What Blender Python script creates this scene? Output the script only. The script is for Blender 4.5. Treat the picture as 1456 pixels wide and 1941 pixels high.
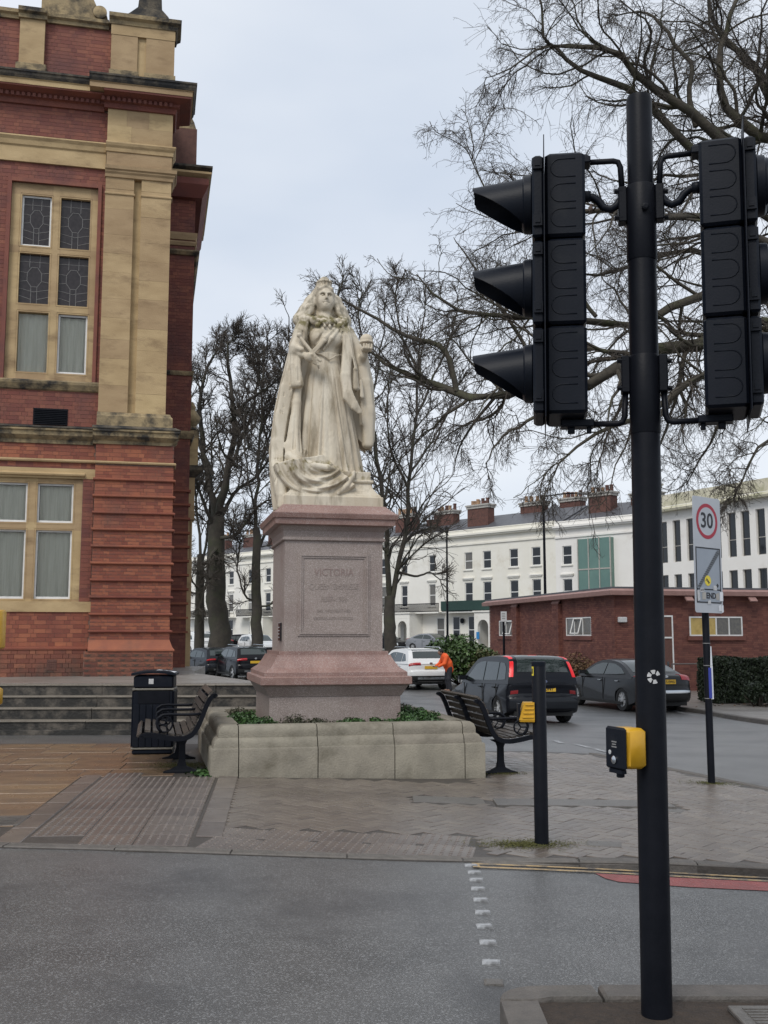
import bpy, bmesh, math, random
import numpy as np
from mathutils import Vector, Matrix
random.seed(7); RNG = np.random.default_rng(11)
for o in list(bpy.data.objects): bpy.data.objects.remove(o)
scene = bpy.context.scene
COL = scene.collection
# ---------------------------------------------------------------- camera
FPX, CAMH = 1950.0, 1.5
TILT = math.atan(235 / FPX)
cam_d = bpy.data.cameras.new('camera'); cam = bpy.data.objects.new('camera', cam_d); COL.objects.link(cam)
cam.location = (0, 0, CAMH); cam.rotation_euler = (math.pi / 2 + TILT, 0, 0)
cam_d.sensor_fit = 'VERTICAL'; cam_d.sensor_height = 36; cam_d.lens = 36 * FPX / 1941
cam_d.clip_start = .05; cam_d.clip_end = 3000
scene.camera = cam
scene.render.resolution_x = 768; scene.render.resolution_y = 1024
# ---------------------------------------------------------------- sky and sun (overcast)
SUN_EL, SUN_ROT = math.radians(48), math.radians(205)
world = bpy.data.worlds.new('World'); scene.world = world; world.use_nodes = True
wn, wl = world.node_tree.nodes, world.node_tree.links; wn.clear()
w_out = wn.new('ShaderNodeOutputWorld'); w_bg = wn.new('ShaderNodeBackground')
w_sky = wn.new('ShaderNodeTexSky'); w_sky.sky_type = 'NISHITA'; w_sky.sun_disc = False
w_sky.sun_elevation = SUN_EL; w_sky.sun_rotation = SUN_ROT; w_sky.air_density = 1.0; w_sky.dust_density = 3.0
w_tc = wn.new('ShaderNodeTexCoord'); w_map = wn.new('ShaderNodeMapping'); w_map.inputs['Scale'].default_value = (1, 1, 2.6)
w_no = wn.new('ShaderNodeTexNoise'); w_no.inputs['Scale'].default_value = 1.3; w_no.inputs['Detail'].default_value = 5; w_no.inputs['Roughness'].default_value = .45
w_rp = wn.new('ShaderNodeValToRGB')
w_rp.color_ramp.elements[0].position = .32; w_rp.color_ramp.elements[0].color = (4.7, 5.6, 7.0, 1)
w_rp.color_ramp.elements[1].position = .64; w_rp.color_ramp.elements[1].color = (7.9, 8.3, 8.9, 1)
w_mix = wn.new('ShaderNodeMixRGB'); w_mix.inputs['Fac'].default_value = .88
wl.new(w_tc.outputs['Generated'], w_map.inputs['Vector']); wl.new(w_map.outputs['Vector'], w_no.inputs['Vector'])
w_sep = wn.new('ShaderNodeSeparateXYZ'); wl.new(w_tc.outputs['Generated'], w_sep.inputs[0]); w_ma = wn.new('ShaderNodeMath'); w_ma.operation = 'MULTIPLY_ADD'; w_ma.inputs[1].default_value = .34; wl.new(w_sep.outputs['Z'], w_ma.inputs[0]); w_sub = wn.new('ShaderNodeMath'); w_sub.operation = 'SUBTRACT'; w_sub.inputs[1].default_value = .10; wl.new(w_no.outputs['Fac'], w_sub.inputs[0]); wl.new(w_sub.outputs[0], w_ma.inputs[2]); wl.new(w_ma.outputs[0], w_rp.inputs['Fac'])
wl.new(w_sky.outputs['Color'], w_mix.inputs['Color1']); wl.new(w_rp.outputs['Color'], w_mix.inputs['Color2'])
wl.new(w_mix.outputs['Color'], w_bg.inputs['Color']); w_bg.inputs['Strength'].default_value = .1
wl.new(w_bg.outputs['Background'], w_out.inputs['Surface'])
sun_d = bpy.data.lights.new('sun', 'SUN'); sun_d.energy = 1.5; sun_d.angle = math.radians(22); sun_d.color = (1, .965, .91)
sun = bpy.data.objects.new('sun', sun_d); COL.objects.link(sun)
_sd = Vector((math.sin(SUN_ROT) * math.cos(SUN_EL), math.cos(SUN_ROT) * math.cos(SUN_EL), math.sin(SUN_EL)))
sun.rotation_euler = _sd.to_track_quat('Z', 'Y').to_euler(); sun.location = _sd * 60
vs = scene.view_settings; vs.view_transform = 'Standard'; vs.look = 'None'; vs.exposure = .2; vs.gamma = 1; vs.use_curve_mapping = False
# ---------------------------------------------------------------- measuring helpers
def ray(px, py):
    u = (px - 728) / FPX; v = (970.5 - py) / FPX
    return Vector((u, math.cos(TILT) - v * math.sin(TILT), math.sin(TILT) + v * math.cos(TILT)))
def at(px, py, Y):
    r = ray(px, py); return Vector((0, 0, CAMH)) + r * (Y / r.y)
def zat(px, py, Y): return at(px, py, Y).z
def proj(p):
    z = p[2] - CAMH; F = p[1] * math.cos(TILT) + z * math.sin(TILT); U = -p[1] * math.sin(TILT) + z * math.cos(TILT)
    return 728 + FPX * p[0] / F, 970.5 - FPX * U / F
def sst(a, b, x):
    t = min(1, max(0, (x - a) / (b - a))); return t * t * (3 - 2 * t)
def gz(x, y):                       # height of the land: falls to the right and into the side street, rises again far off
    a = -.037 * min(6, max(0, x + 1.8))
    b = -.65 + .8 * sst(50, 76, y) + .2 * sst(76, 96, y)
    k = sst(14, 30, y)
    return a * (1 - k) + b * k
def pv(x): return .012 + .045 * sst(.6, 2.2, x)
def pz(x, y): return gz(x, y) + pv(x)
def gpt(px, py, fn=gz):
    r = ray(px, py); t = -CAMH / r.z
    for _ in range(40):
        p = Vector((0, 0, CAMH)) + r * t; t = (fn(p.x, p.y) - CAMH) / r.z * .6 + t * .4
    return Vector((0, 0, CAMH)) + r * t
ROT = .22
T2 = Vector((math.cos(ROT), math.sin(ROT), 0)); D2 = Vector((-math.sin(ROT), math.cos(ROT), 0))
# ---------------------------------------------------------------- mesh helpers
class MB:
    def __init__(s): s.v = []; s.f = []; s.M = None
    def add(s, vs_, fs):
        o = len(s.v)
        for p in vs_:
            p = Vector(p)
            s.v.append(s.M @ p if s.M else p)
        for f in fs: s.f.append([o + i for i in f])
        return s
    def box(s, x0, x1, y0, y1, z0, z1):
        return s.add([(x0, y0, z0), (x1, y0, z0), (x1, y1, z0), (x0, y1, z0), (x0, y0, z1), (x1, y0, z1), (x1, y1, z1), (x0, y1, z1)],
                     [(3, 2, 1, 0), (4, 5, 6, 7), (0, 1, 5, 4), (1, 2, 6, 5), (2, 3, 7, 6), (3, 0, 4, 7)])
    def cbox(s, x0, x1, y0, y1, z0, z1, c=.01):      # box with chamfered vertical and top edges
        r = [(x0 + c, y0), (x1 - c, y0), (x1, y0 + c), (x1, y1 - c), (x1 - c, y1), (x0 + c, y1), (x0, y1 - c), (x0, y0 + c)]
        mx, my = (x0 + x1) / 2, (y0 + y1) / 2
        q = [(mx + (x - mx) * (1 - 2 * c / (x1 - x0)), my + (y - my) * (1 - 2 * c / (y1 - y0))) for x, y in r]
        return s.loft([[(x, y, z0 + c) if 0 else (x, y, z0) for x, y in q], [(x, y, z0 + c) for x, y in r], [(x, y, z1 - c) for x, y in r], [(x, y, z1) for x, y in q]])
    def loft(s, rings, caps=True, close=True):
        n = len(rings[0]); vs_ = [p for r in rings for p in r]; fs = []
        for i in range(len(rings) - 1):
            for j in range(n if close else n - 1):
                k = (j + 1) % n
                fs.append((i * n + j, i * n + k, (i + 1) * n + k, (i + 1) * n + j))
        if caps: fs.append(list(range(n))[::-1]); fs.append([(len(rings) - 1) * n + j for j in range(n)])
        return s.add(vs_, fs)
    def prism(s, poly, y0, y1):                       # poly in (x, z), extruded along y
        return s.loft([[(x, y0, z) for x, z in poly], [(x, y1, z) for x, z in poly]])
    def slab(s, poly, z0, z1):
        return s.loft([[(x, y, z0) for x, y in poly], [(x, y, z1) for x, y in poly]])
    def tube(s, pts, r, n=8, caps=True, flat=1.0):
        pts = [Vector(p) for p in pts]; R = r if isinstance(r, (list, tuple)) else [r] * len(pts)
        rings = []; up = None
        for i, p in enumerate(pts):
            t = (pts[min(i + 1, len(pts) - 1)] - pts[max(i - 1, 0)]).normalized()
            if up is None: up = Vector((0, 0, 1)) if abs(t.z) < .9 else Vector((0, 1, 0))
            a = t.cross(up)
            if a.length < 1e-5: a = t.orthogonal()
            a.normalize(); b = a.cross(t).normalized(); up = b
            rings.append([p + a * (math.cos(2 * math.pi * k / n) * R[i] * flat) + b * (math.sin(2 * math.pi * k / n) * R[i]) for k in range(n)])
        return s.loft(rings, caps)
    def lathe(s, prof, n=20, c=(0, 0), caps=True):
        return s.loft([[(c[0] + r * math.cos(2 * math.pi * k / n), c[1] + r * math.sin(2 * math.pi * k / n), z) for k in range(n)] for r, z in prof], caps)
    def build(s, name, mat, parent=None, smooth=False, fix=True):
        me = bpy.data.meshes.new(name); me.from_pydata([tuple(p) for p in s.v], [], s.f)
        if fix:
            bm = bmesh.new(); bm.from_mesh(me); bmesh.ops.recalc_face_normals(bm, faces=bm.faces); bm.to_mesh(me); bm.free()
        return link(name, me, mat, parent, smooth)
def link(name, me, mat, parent=None, smooth=False):
    o = bpy.data.objects.new(name, me); COL.objects.link(o)
    if mat is not None and not me.materials: me.materials.append(mat)
    if smooth is True: me.polygons.foreach_set('use_smooth', [True] * len(me.polygons))
    elif smooth: me.shade_smooth() if False else smooth_by_angle(me, smooth)
    o.parent = parent
    return o
def smooth_by_angle(me, deg):
    me.polygons.foreach_set('use_smooth', [True] * len(me.polygons))
    bm = bmesh.new(); bm.from_mesh(me); a = math.radians(deg)
    for e in bm.edges:
        e.smooth = len(e.link_faces) == 2 and e.calc_face_angle(0) < a
    bm.to_mesh(me); bm.free()
def tag(o, label=None, cat=None, group=None, kind=None):
    if label: o['label'] = label
    if cat: o['category'] = cat
    if group: o['group'] = group
    if kind: o['kind'] = kind
    return o
def thing(name, loc, rz=0, label=None, cat=None, group=None):
    e = bpy.data.objects.new(name, None); COL.objects.link(e); e.empty_display_size = .2
    e.location = loc; e.rotation_euler = (0, 0, rz)
    return tag(e, label, cat, group)
def copy_tree(o, parent=None):
    c = o.copy(); COL.objects.link(c)
    if parent is not None: c.parent = parent
    for ch in list(o.children): copy_tree(ch, c)
    return c
def np_mesh(name, V, F, k=None):                      # V (n,3), F (m,k) with k = 3 or 4
    V = np.ascontiguousarray(V, dtype=np.float32); F = np.ascontiguousarray(F, dtype=np.int32)
    me = bpy.data.meshes.new(name); m, k = F.shape
    me.vertices.add(len(V)); me.vertices.foreach_set('co', V.ravel())
    me.loops.add(m * k); me.loops.foreach_set('vertex_index', F.ravel())
    me.polygons.add(m); me.polygons.foreach_set('loop_start', np.arange(0, m * k, k, dtype=np.int32))
    me.update(calc_edges=True); return me
def text_mesh(body, size, extrude=.002, align='CENTER', bold=0):
    cu = bpy.data.curves.new('lettering', 'FONT'); cu.body = body; cu.size = size; cu.extrude = extrude; cu.align_x = align; cu.align_y = 'CENTER'; cu.offset = bold
    cu.resolution_u = 3
    ob = bpy.data.objects.new('lettering', cu); COL.objects.link(ob)
    dg = bpy.context.evaluated_depsgraph_get(); me = bpy.data.meshes.new_from_object(ob.evaluated_get(dg))
    bpy.data.objects.remove(ob); bpy.data.curves.remove(cu); return me
def text(name, body, size, mat, parent, M, extrude=.002, bold=0, sx=1.0):
    words = body.split(' '); mes = [text_mesh(w, size, extrude, bold=bold) for w in words]; ws = []
    for me in mes:
        xs = [v.co.x for v in me.vertices]; ws.append((min(xs), max(xs)))
    gap = size * .3; tot = sum(b - a for a, b in ws) + gap * (len(ws) - 1); x = -tot / 2; o = None
    for me, (a, b) in zip(mes, ws):
        me.transform(M @ Matrix.Diagonal((sx, 1, 1, 1)) @ Matrix.Translation((x - a, 0, 0))); x += b - a + gap; o = link(name, me, mat, parent)
    return o
FACE_FRONT = Matrix.Rotation(math.pi / 2, 4, 'X')     # lettering in local XZ, facing -Y
# ---------------------------------------------------------------- materials
def pbr(name, c1, c2=None, scale=6, rough=.7, rough2=None, bump=0, bscale=None, metal=0, spec=.5, detail=6, coat=0, per=0, stain=None, sscale=1.2, sth=(.5, .7), emit=0, stretch=None, speck=None, trans=0, coatr=.06):
    m = bpy.data.materials.new(name); m.use_nodes = True; nt = m.node_tree; N, L = nt.nodes, nt.links
    b = N['Principled BSDF']; b.inputs['Metallic'].default_value = metal; b.inputs['Specular IOR Level'].default_value = spec
    b.inputs['Roughness'].default_value = rough; b.inputs['Coat Weight'].default_value = coat; b.inputs['Coat Roughness'].default_value = coatr
    b.inputs['Transmission Weight'].default_value = trans
    c1 = (*c1, 1)
    if c2 is None and not bump and not per and not stain:
        b.inputs['Base Color'].default_value = c1
        if emit: b.inputs['Emission Color'].default_value = c1; b.inputs['Emission Strength'].default_value = emit
        return m
    tc = N.new('ShaderNodeTexCoord'); vec = tc.outputs['Object']
    if stretch:
        mp = N.new('ShaderNodeMapping'); mp.inputs['Scale'].default_value = stretch; L.new(vec, mp.inputs['Vector']); vec = mp.outputs['Vector']
    no = N.new('ShaderNodeTexNoise'); no.inputs['Scale'].default_value = scale; no.inputs['Detail'].default_value = detail; no.inputs['Roughness'].default_value = .6; L.new(vec, no.inputs['Vector'])
    mix = N.new('ShaderNodeMixRGB'); mix.inputs['Color1'].default_value = c1; mix.inputs['Color2'].default_value = (*(c2 or c1[:3]), 1)
    rp = N.new('ShaderNodeValToRGB'); rp.color_ramp.elements[0].position = .33; rp.color_ramp.elements[1].position = .67
    L.new(no.outputs['Fac'], rp.inputs['Fac']); L.new(rp.outputs['Color'], mix.inputs['Fac']); col = mix.outputs['Color']
    if per:                                             # piece-to-piece variation
        oi = N.new('ShaderNodeObjectInfo'); ge = N.new('ShaderNodeNewGeometry'); ad = N.new('ShaderNodeMath'); ad.operation = 'ADD'; fr = N.new('ShaderNodeMath'); fr.operation = 'FRACT'
        L.new(oi.outputs['Random'], ad.inputs[0]); L.new(ge.outputs['Random Per Island'], ad.inputs[1]); L.new(ad.outputs[0], fr.inputs[0])
        mr = N.new('ShaderNodeMapRange'); mr.inputs['To Min'].default_value = 1 - per; mr.inputs['To Max'].default_value = 1 + per; L.new(fr.outputs[0], mr.inputs['Value'])
        hs = N.new('ShaderNodeHueSaturation'); L.new(mr.outputs[0], hs.inputs['Value']); L.new(col, hs.inputs['Color'])
        m2 = N.new('ShaderNodeMath'); m2.operation = 'MULTIPLY_ADD'; m2.inputs[1].default_value = .012 ; m2.inputs[2].default_value = .494; L.new(fr.outputs[0], m2.inputs[0]); L.new(m2.outputs[0], hs.inputs['Hue'])
        col = hs.outputs['Color']
    if speck:
        vo = N.new('ShaderNodeTexVoronoi'); vo.inputs['Scale'].default_value = speck[0]; L.new(tc.outputs['Object'], vo.inputs['Vector'])
        r3 = N.new('ShaderNodeSeparateColor'); L.new(vo.outputs['Color'], r3.inputs[0])
        r4 = N.new('ShaderNodeValToRGB'); r4.color_ramp.elements[0].position = speck[2]; r4.color_ramp.elements[1].position = min(1, speck[2] + .1); L.new(r3.outputs[0], r4.inputs['Fac'])
        mx = N.new('ShaderNodeMixRGB'); mx.inputs['Color2'].default_value = (*speck[1], 1); L.new(col, mx.inputs['Color1']); L.new(r4.outputs['Color'], mx.inputs['Fac']); col = mx.outputs['Color']
    if stain:
        n2 = N.new('ShaderNodeTexNoise'); n2.inputs['Scale'].default_value = sscale; n2.inputs['Detail'].default_value = 8; n2.inputs['Roughness'].default_value = .65; L.new(vec, n2.inputs['Vector'])
        r2 = N.new('ShaderNodeValToRGB'); r2.color_ramp.elements[0].position = sth[0]; r2.color_ramp.elements[1].position = sth[1]; L.new(n2.outputs['Fac'], r2.inputs['Fac'])
        mx = N.new('ShaderNodeMixRGB'); mx.inputs['Color2'].default_value = (*stain, 1); L.new(col, mx.inputs['Color1']); L.new(r2.outputs['Color'], mx.inputs['Fac']); col = mx.outputs['Color']
    L.new(col, b.inputs['Base Color'])
    if rough2 is not None:
        n3 = N.new('ShaderNodeTexNoise'); n3.inputs['Scale'].default_value = sscale; n3.inputs['Detail'].default_value = 5; L.new(tc.outputs['Object'], n3.inputs['Vector'])
        r5 = N.new('ShaderNodeMapRange'); r5.inputs['From Min'].default_value = .35; r5.inputs['From Max'].default_value = .65; r5.inputs['To Min'].default_value = rough; r5.inputs['To Max'].default_value = rough2
        L.new(n3.outputs['Fac'], r5.inputs['Value']); L.new(r5.outputs[0], b.inputs['Roughness'])
    if bump:
        bn = N.new('ShaderNodeTexNoise'); bn.inputs['Scale'].default_value = bscale or scale * 3; bn.inputs['Detail'].default_value = 5; L.new(tc.outputs['Object'], bn.inputs['Vector'])
        bp = N.new('ShaderNodeBump'); bp.inputs['Strength'].default_value = bump; bp.inputs['Distance'].default_value = .02; L.new(bn.outputs['Fac'], bp.inputs['Height']); L.new(bp.outputs['Normal'], b.inputs['Normal'])
    return m
M_ = {}
M_['asphalt'] = pbr('asphalt', (.064, .0635, .062), (.098, .097, .095), 1.6, .3, .5, coat=.5, coatr=.36, bump=.4, bscale=150, sscale=.6, speck=(150, (.20, .20, .20), .78), stain=(.045, .045, .046), sth=(.5, .66))
M_['asphalt_red'] = pbr('asphalt_red', (.30, .085, .08), (.22, .07, .065), 8, .55, bump=.4, bscale=120)
M_['yellow_paint'] = pbr('yellow_paint', (.48, .33, .15), (.30, .215, .12), 20, .55, bump=.2, stain=(.13, .11, .09), sscale=7, sth=(.46, .58))
M_['white_paint'] = pbr('white_paint', (.40, .41, .42), (.22, .225, .23), 25, .5, stain=(.12, .12, .12), sscale=9, sth=(.5, .65))
M_['paving_bed'] = pbr('paving_bed', (.05, .044, .038), (.07, .06, .052), 12, .5, bump=.3)
M_['paver'] = pbr('paver', (.165, .136, .112), (.105, .085, .070), .9, .25, .45, coat=.35, coatr=.3, bump=.25, bscale=60, per=.16, sscale=2)
M_['tactile'] = pbr('tactile', (.155, .128, .11), (.105, .086, .075), 2, .25, .42, coat=.3, coatr=.3, bump=.2, bscale=60, per=.18, sscale=2)
M_['sandstone_slab'] = pbr('sandstone_slab', (.225, .145, .082), (.155, .098, .06), 1.4, .25, .38, coat=.4, coatr=.26, bump=.2, bscale=30, per=.15, sscale=1.6, stain=(.10, .075, .055), sth=(.5, .75))
M_['kerb'] = pbr('kerb', (.135, .12, .105), (.095, .085, .076), 12, .6, bump=.3, bscale=60, per=.15, stain=(.08, .075, .065), sscale=5, sth=(.5, .75))
M_['cover'] = pbr('cover', (.135, .125, .115), (.10, .093, .085), 14, .32, bump=.3, bscale=80)
M_['moss'] = pbr('moss', (.13, .125, .03), (.06, .065, .02), 30, .9, bump=.6, bscale=90)
M_['soil'] = pbr('soil', (.05, .035, .025), (.03, .022, .017), 20, .9, bump=.8, bscale=50)
M_['brick_orange'] = pbr('brick_orange', (.305, .096, .050), (.215, .066, .042), 1.6, .75, bump=.3, bscale=70, per=.26, stain=(.16, .07, .05), sscale=1.1, sth=(.5, .72))
M_['brick_stained'] = pbr('brick_stained', (.25, .085, .05), (.15, .06, .042), 1.4, .8, bump=.4, bscale=60, per=.28, stain=(.05, .042, .032), sscale=1.5, sth=(.46, .66))
M_['brick_red'] = pbr('brick_red', (.225, .073, .047), (.165, .055, .04), 2.0, .75, bump=.3, bscale=70, per=.2, stain=(.12, .045, .04), sscale=1.0, sth=(.5, .75))
M_['brick_brown'] = pbr('brick_brown', (.19, .07, .051), (.125, .047, .037), 1.2, .8, bump=.3, bscale=60, per=.25)
M_['mortar'] = pbr('mortar', (.23, .14, .105), (.14, .085, .07), 10, .9, bump=.3)
M_['mortar_dark'] = pbr('mortar_dark', (.14, .07, .055), (.10, .05, .04), 10, .9)
M_['bath_stone'] = pbr('bath_stone', (.475, .342, .185), (.365, .252, .130), 1.3, .8, bump=.25, bscale=40, per=.16, stretch=(1, 1, 2.4), stain=(.22, .145, .075), sscale=1.6, sth=(.52, .76))
M_['old_stone'] = pbr('old_stone', (.40, .30, .16), (.26, .20, .115), 3, .85, bump=.5, bscale=35, stain=(.035, .032, .028), sscale=2.2, sth=(.44, .62))
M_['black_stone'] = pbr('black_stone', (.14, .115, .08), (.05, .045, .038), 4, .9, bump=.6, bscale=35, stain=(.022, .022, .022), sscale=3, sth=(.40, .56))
M_['granite_pink'] = pbr('granite_pink', (.285, .235, .208), (.232, .188, .165), 2.0, .55, bump=.15, bscale=150, speck=(190, (.40, .34, .315), .68), stain=(.20, .14, .125), sscale=1.4, sth=(.5, .8))
M_['granite_rose'] = pbr('granite_rose', (.29, .175, .145), (.22, .13, .11), 3, .42, bump=.15, bscale=150, speck=(190, (.37, .29, .265), .74), stain=(.20, .12, .10), sscale=4, sth=(.5, .72))
M_['granite_letters'] = pbr('granite_letters', (.275, .205, .185), (.225, .165, .148), 30, .6)
M_['marble'] = pbr('marble', (.63, .57, .46), (.50, .425, .315), 2.6, .62, bump=.14, bscale=45, stain=(.23, .185, .12), sscale=3.6, sth=(.50, .70), stretch=(1.6, 1.6, .32))
def lichen(m, col, z0, z1, z2, z3, th):
    nt = m.node_tree; N, L = nt.nodes, nt.links; b = N['Principled BSDF']; src = b.inputs['Base Color'].links[0].from_socket
    tc = N.new('ShaderNodeTexCoord'); sx = N.new('ShaderNodeSeparateXYZ'); L.new(tc.outputs['Object'], sx.inputs[0]); no = N.new('ShaderNodeTexNoise'); no.inputs['Scale'].default_value = 13; no.inputs['Detail'].default_value = 7; L.new(tc.outputs['Object'], no.inputs['Vector'])
    r = N.new('ShaderNodeValToRGB'); e = r.color_ramp.elements; e[0].position = z0; e[0].color = (0, 0, 0, 1); e[1].position = z3; e[1].color = (0, 0, 0, 1)
    for p in (z1, z2): q = e.new(p); q.color = (1, 1, 1, 1)
    dv = N.new('ShaderNodeMath'); dv.operation = 'DIVIDE'; dv.inputs[1].default_value = 3.1; L.new(sx.outputs['Z'], dv.inputs[0]); L.new(dv.outputs[0], r.inputs['Fac'])
    t = N.new('ShaderNodeMapRange'); t.inputs['From Min'].default_value = th; t.inputs['From Max'].default_value = th + .16; L.new(no.outputs['Fac'], t.inputs['Value']); mu = N.new('ShaderNodeMath'); mu.operation = 'MULTIPLY'; L.new(t.outputs[0], mu.inputs[0]); L.new(r.outputs['Color'], mu.inputs[1])
    vd = N.new('ShaderNodeVectorMath'); vd.operation = 'DISTANCE'; vd.inputs[1].default_value = (-.04, -.15, 2.67); L.new(tc.outputs['Object'], vd.inputs[0]); t2 = N.new('ShaderNodeMapRange'); t2.inputs['From Min'].default_value = .13; t2.inputs['From Max'].default_value = .18; L.new(vd.outputs['Value'], t2.inputs['Value']); m3 = N.new('ShaderNodeMath'); m3.operation = 'MULTIPLY'; L.new(mu.outputs[0], m3.inputs[0]); L.new(t2.outputs[0], m3.inputs[1])
    mx = N.new('ShaderNodeMixRGB'); mx.inputs['Color2'].default_value = (*col, 1); L.new(src, mx.inputs['Color1']); L.new(m3.outputs[0], mx.inputs['Fac']); L.new(mx.outputs['Color'], b.inputs['Base Color'])
lichen(M_['marble'], (.27, .235, .17), .72, .80, .97, .99, .48); lichen(M_['marble'], (.15, .125, .045), .70, .74, .785, .81, .44); lichen(M_['marble'], (.20, .16, .06), .09, .13, .17, .2, .52)
M_['planter_stone'] = pbr('planter_stone', (.265, .238, .187), (.18, .162, .127), 3.5, .8, bump=.45, bscale=45, per=.07, stain=(.12, .105, .075), sscale=2.6, sth=(.52, .74))
M_['step_stone'] = pbr('step_stone', (.125, .108, .088), (.06, .053, .045), 3, .75, bump=.6, bscale=30, stain=(.022, .021, .019), sscale=2.8, sth=(.40, .54))
M_['step_edge'] = pbr('step_edge', (.21, .185, .15), (.14, .122, .10), 4, .65, bump=.4, bscale=30)
M_['terrace_slab'] = pbr('terrace_slab', (.27, .25, .225), (.2, .18, .16), 2, .3, .5, bump=.2, bscale=30, per=.12, sscale=1)
M_['black_paint'] = pbr('black_paint', (.005, .006, .009), (.008, .009, .013), 8, .45, bump=.05, bscale=90, spec=.13)
M_['black_plastic'] = pbr('black_plastic', (.004, .0065, .012), (.007, .009, .015), 10, .45, bump=.05, bscale=120, spec=.16, stain=(.016, .018, .022), sscale=7, sth=(.55, .8))
M_['black_gloss'] = pbr('black_gloss', (.01, .01, .012), rough=.12, spec=.5)
M_['yellow_plastic'] = pbr('yellow_plastic', (.62, .34, .018), (.52, .28, .015), 9, .38, bump=.05)
M_['sticker_white'] = pbr('sticker_white', (.6, .6, .6), (.42, .42, .42), 40, .5)
M_['sticker_yellow'] = pbr('sticker_yellow', (.75, .6, .05), rough=.5)
M_['bench_wood'] = pbr('bench_wood', (.075, .06, .047), (.04, .032, .026), 5, .5, bump=.5, bscale=40, per=.25, stretch=(6, .5, 6))
M_['sign_grey'] = pbr('sign_grey', (.46, .48, .51), (.40, .42, .45), 4, .38, bump=0)
M_['sign_panel'] = pbr('sign_panel', (.30, .335, .38), (.26, .29, .335), 3, .35)
M_['sign_red'] = pbr('sign_red', (.36, .02, .04), rough=.45)
M_['sign_black'] = pbr('sign_black', (.012, .012, .014), rough=.45)
M_['sign_stripe'] = pbr('sign_stripe', (.14, .15, .165), (.09, .10, .11), 60, .5)
M_['stucco'] = pbr('stucco', (.82, .80, .74), (.77, .745, .68), .7, .85, bump=.1, stain=(.55, .52, .43), sscale=.35, sth=(.58, .8))
M_['stucco_cream'] = pbr('stucco_cream', (.81, .785, .71), (.76, .73, .64), .8, .85, stain=(.52, .45, .33), sscale=.35, sth=(.58, .8))
M_['stucco_white'] = pbr('stucco_white', (.82, .80, .76), (.78, .755, .71), .6, .85, stain=(.6, .56, .5), sscale=.3, sth=(.6, .8))
M_['white_wood'] = pbr('white_wood', (.78, .78, .76), (.66, .66, .64), 8, .5)
M_['stone_grey'] = pbr('stone_grey', (.45, .43, .39), (.35, .33, .3), 6, .8)
M_['slate'] = pbr('slate', (.10, .10, .11), (.065, .067, .075), 3, .5, bump=.2)
M_['chimney_brick'] = pbr('chimney_brick', (.145, .066, .05), (.085, .042, .035), 4, .85, bump=.4, bscale=20)
M_['chimney_pot'] = pbr('chimney_pot', (.42, .26, .15), (.25, .16, .1), 5, .8)
M_['fascia_pink'] = pbr('fascia_pink', (.34, .20, .175), (.27, .155, .135), 3, .6)
M_['door_green'] = pbr('door_green', (.012, .04, .03), (.018, .05, .038), 5, .4)
M_['glass_dark'] = pbr('glass_dark', (.012, .014, .016), rough=.06, spec=.6)
M_['glass_curtain'] = pbr('glass_curtain', (.30, .29, .26), (.2, .19, .17), 3, .18, spec=.6, stretch=(8, 1, .4))
M_['glass_frost'] = pbr('glass_frost', (.16, .15, .13), (.11, .105, .1), 9, .2, spec=.5)
M_['glass_lit'] = pbr('glass_lit', (.55, .40, .13), (.40, .28, .08), 5, .3)
M_['glass_green'] = pbr('glass_green', (.12, .22, .18), (.085, .165, .14), .5, .1, spec=.8)
M_['curtain'] = pbr('curtain', (.80, .77, .70), (.66, .63, .55), 3, .85, stretch=(14, 14, .5))
M_['leaded_glass'] = pbr('leaded_glass', (.022, .019, .02), (.04, .034, .035), 16, .2, spec=.35)
M_['lead'] = pbr('lead', (.22, .215, .21), rough=.6)
M_['bark'] = pbr('bark', (.075, .063, .045), (.038, .033, .026), 3, .85, bump=.8, bscale=18, stain=(.065, .07, .03), sscale=1.3, sth=(.5, .7))
M_['bark_dark'] = pbr('bark_dark', (.062, .053, .041), (.036, .031, .026), 3, .9, bump=.8, bscale=14, stain=(.045, .052, .025), sscale=.8, sth=(.5, .7))
M_['twig'] = pbr('twig', (.075, .060, .046), (.045, .037, .03), 2, .85)
M_['leaf_bush'] = pbr('leaf_bush', (.055, .10, .022), (.03, .06, .014), 3, .5, per=.45)
M_['leaf_hedge'] = pbr('leaf_hedge', (.022, .035, .013), (.014, .024, .009), 3, .55, per=.45)
M_['leaf_bed'] = pbr('leaf_bed', (.05, .115, .025), (.028, .06, .018), 3, .5, per=.5)
M_['leaf_heath'] = pbr('leaf_heath', (.065, .06, .035), (.04, .05, .022), 3, .6, per=.4)
M_['leaf_dry'] = pbr('leaf_dry', (.16, .09, .04), (.09, .055, .03), 3, .8, per=.4)
M_['leaf_olive'] = pbr('leaf_olive', (.10, .095, .035), (.06, .065, .022), 3, .6, per=.4)
M_['tyre'] = pbr('tyre', (.012, .012, .012), rough=.75)
M_['rim'] = pbr('rim', (.45, .46, .47), rough=.35, metal=.1)
M_['rim_dark'] = pbr('rim_dark', (.16, .165, .17), rough=.35, metal=.8)
M_['car_glass'] = pbr('car_glass', (.02, .03, .028), rough=.05, spec=.85)
M_['lamp_red'] = pbr('lamp_red', (.35, .012, .015), rough=.15, spec=.6)
M_['lamp_red_lit'] = pbr('lamp_red_lit', (.65, .02, .025), rough=.2, emit=.35)
M_['lamp_clear'] = pbr('lamp_clear', (.6, .62, .63), rough=.12, spec=.7)
M_['reflector'] = pbr('reflector', (.22, .01, .012), rough=.3)
M_['chrome'] = pbr('chrome', (.55, .56, .57), rough=.18, metal=1)
M_['plate_yellow'] = pbr('plate_yellow', (.70, .42, .03), rough=.45)
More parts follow.
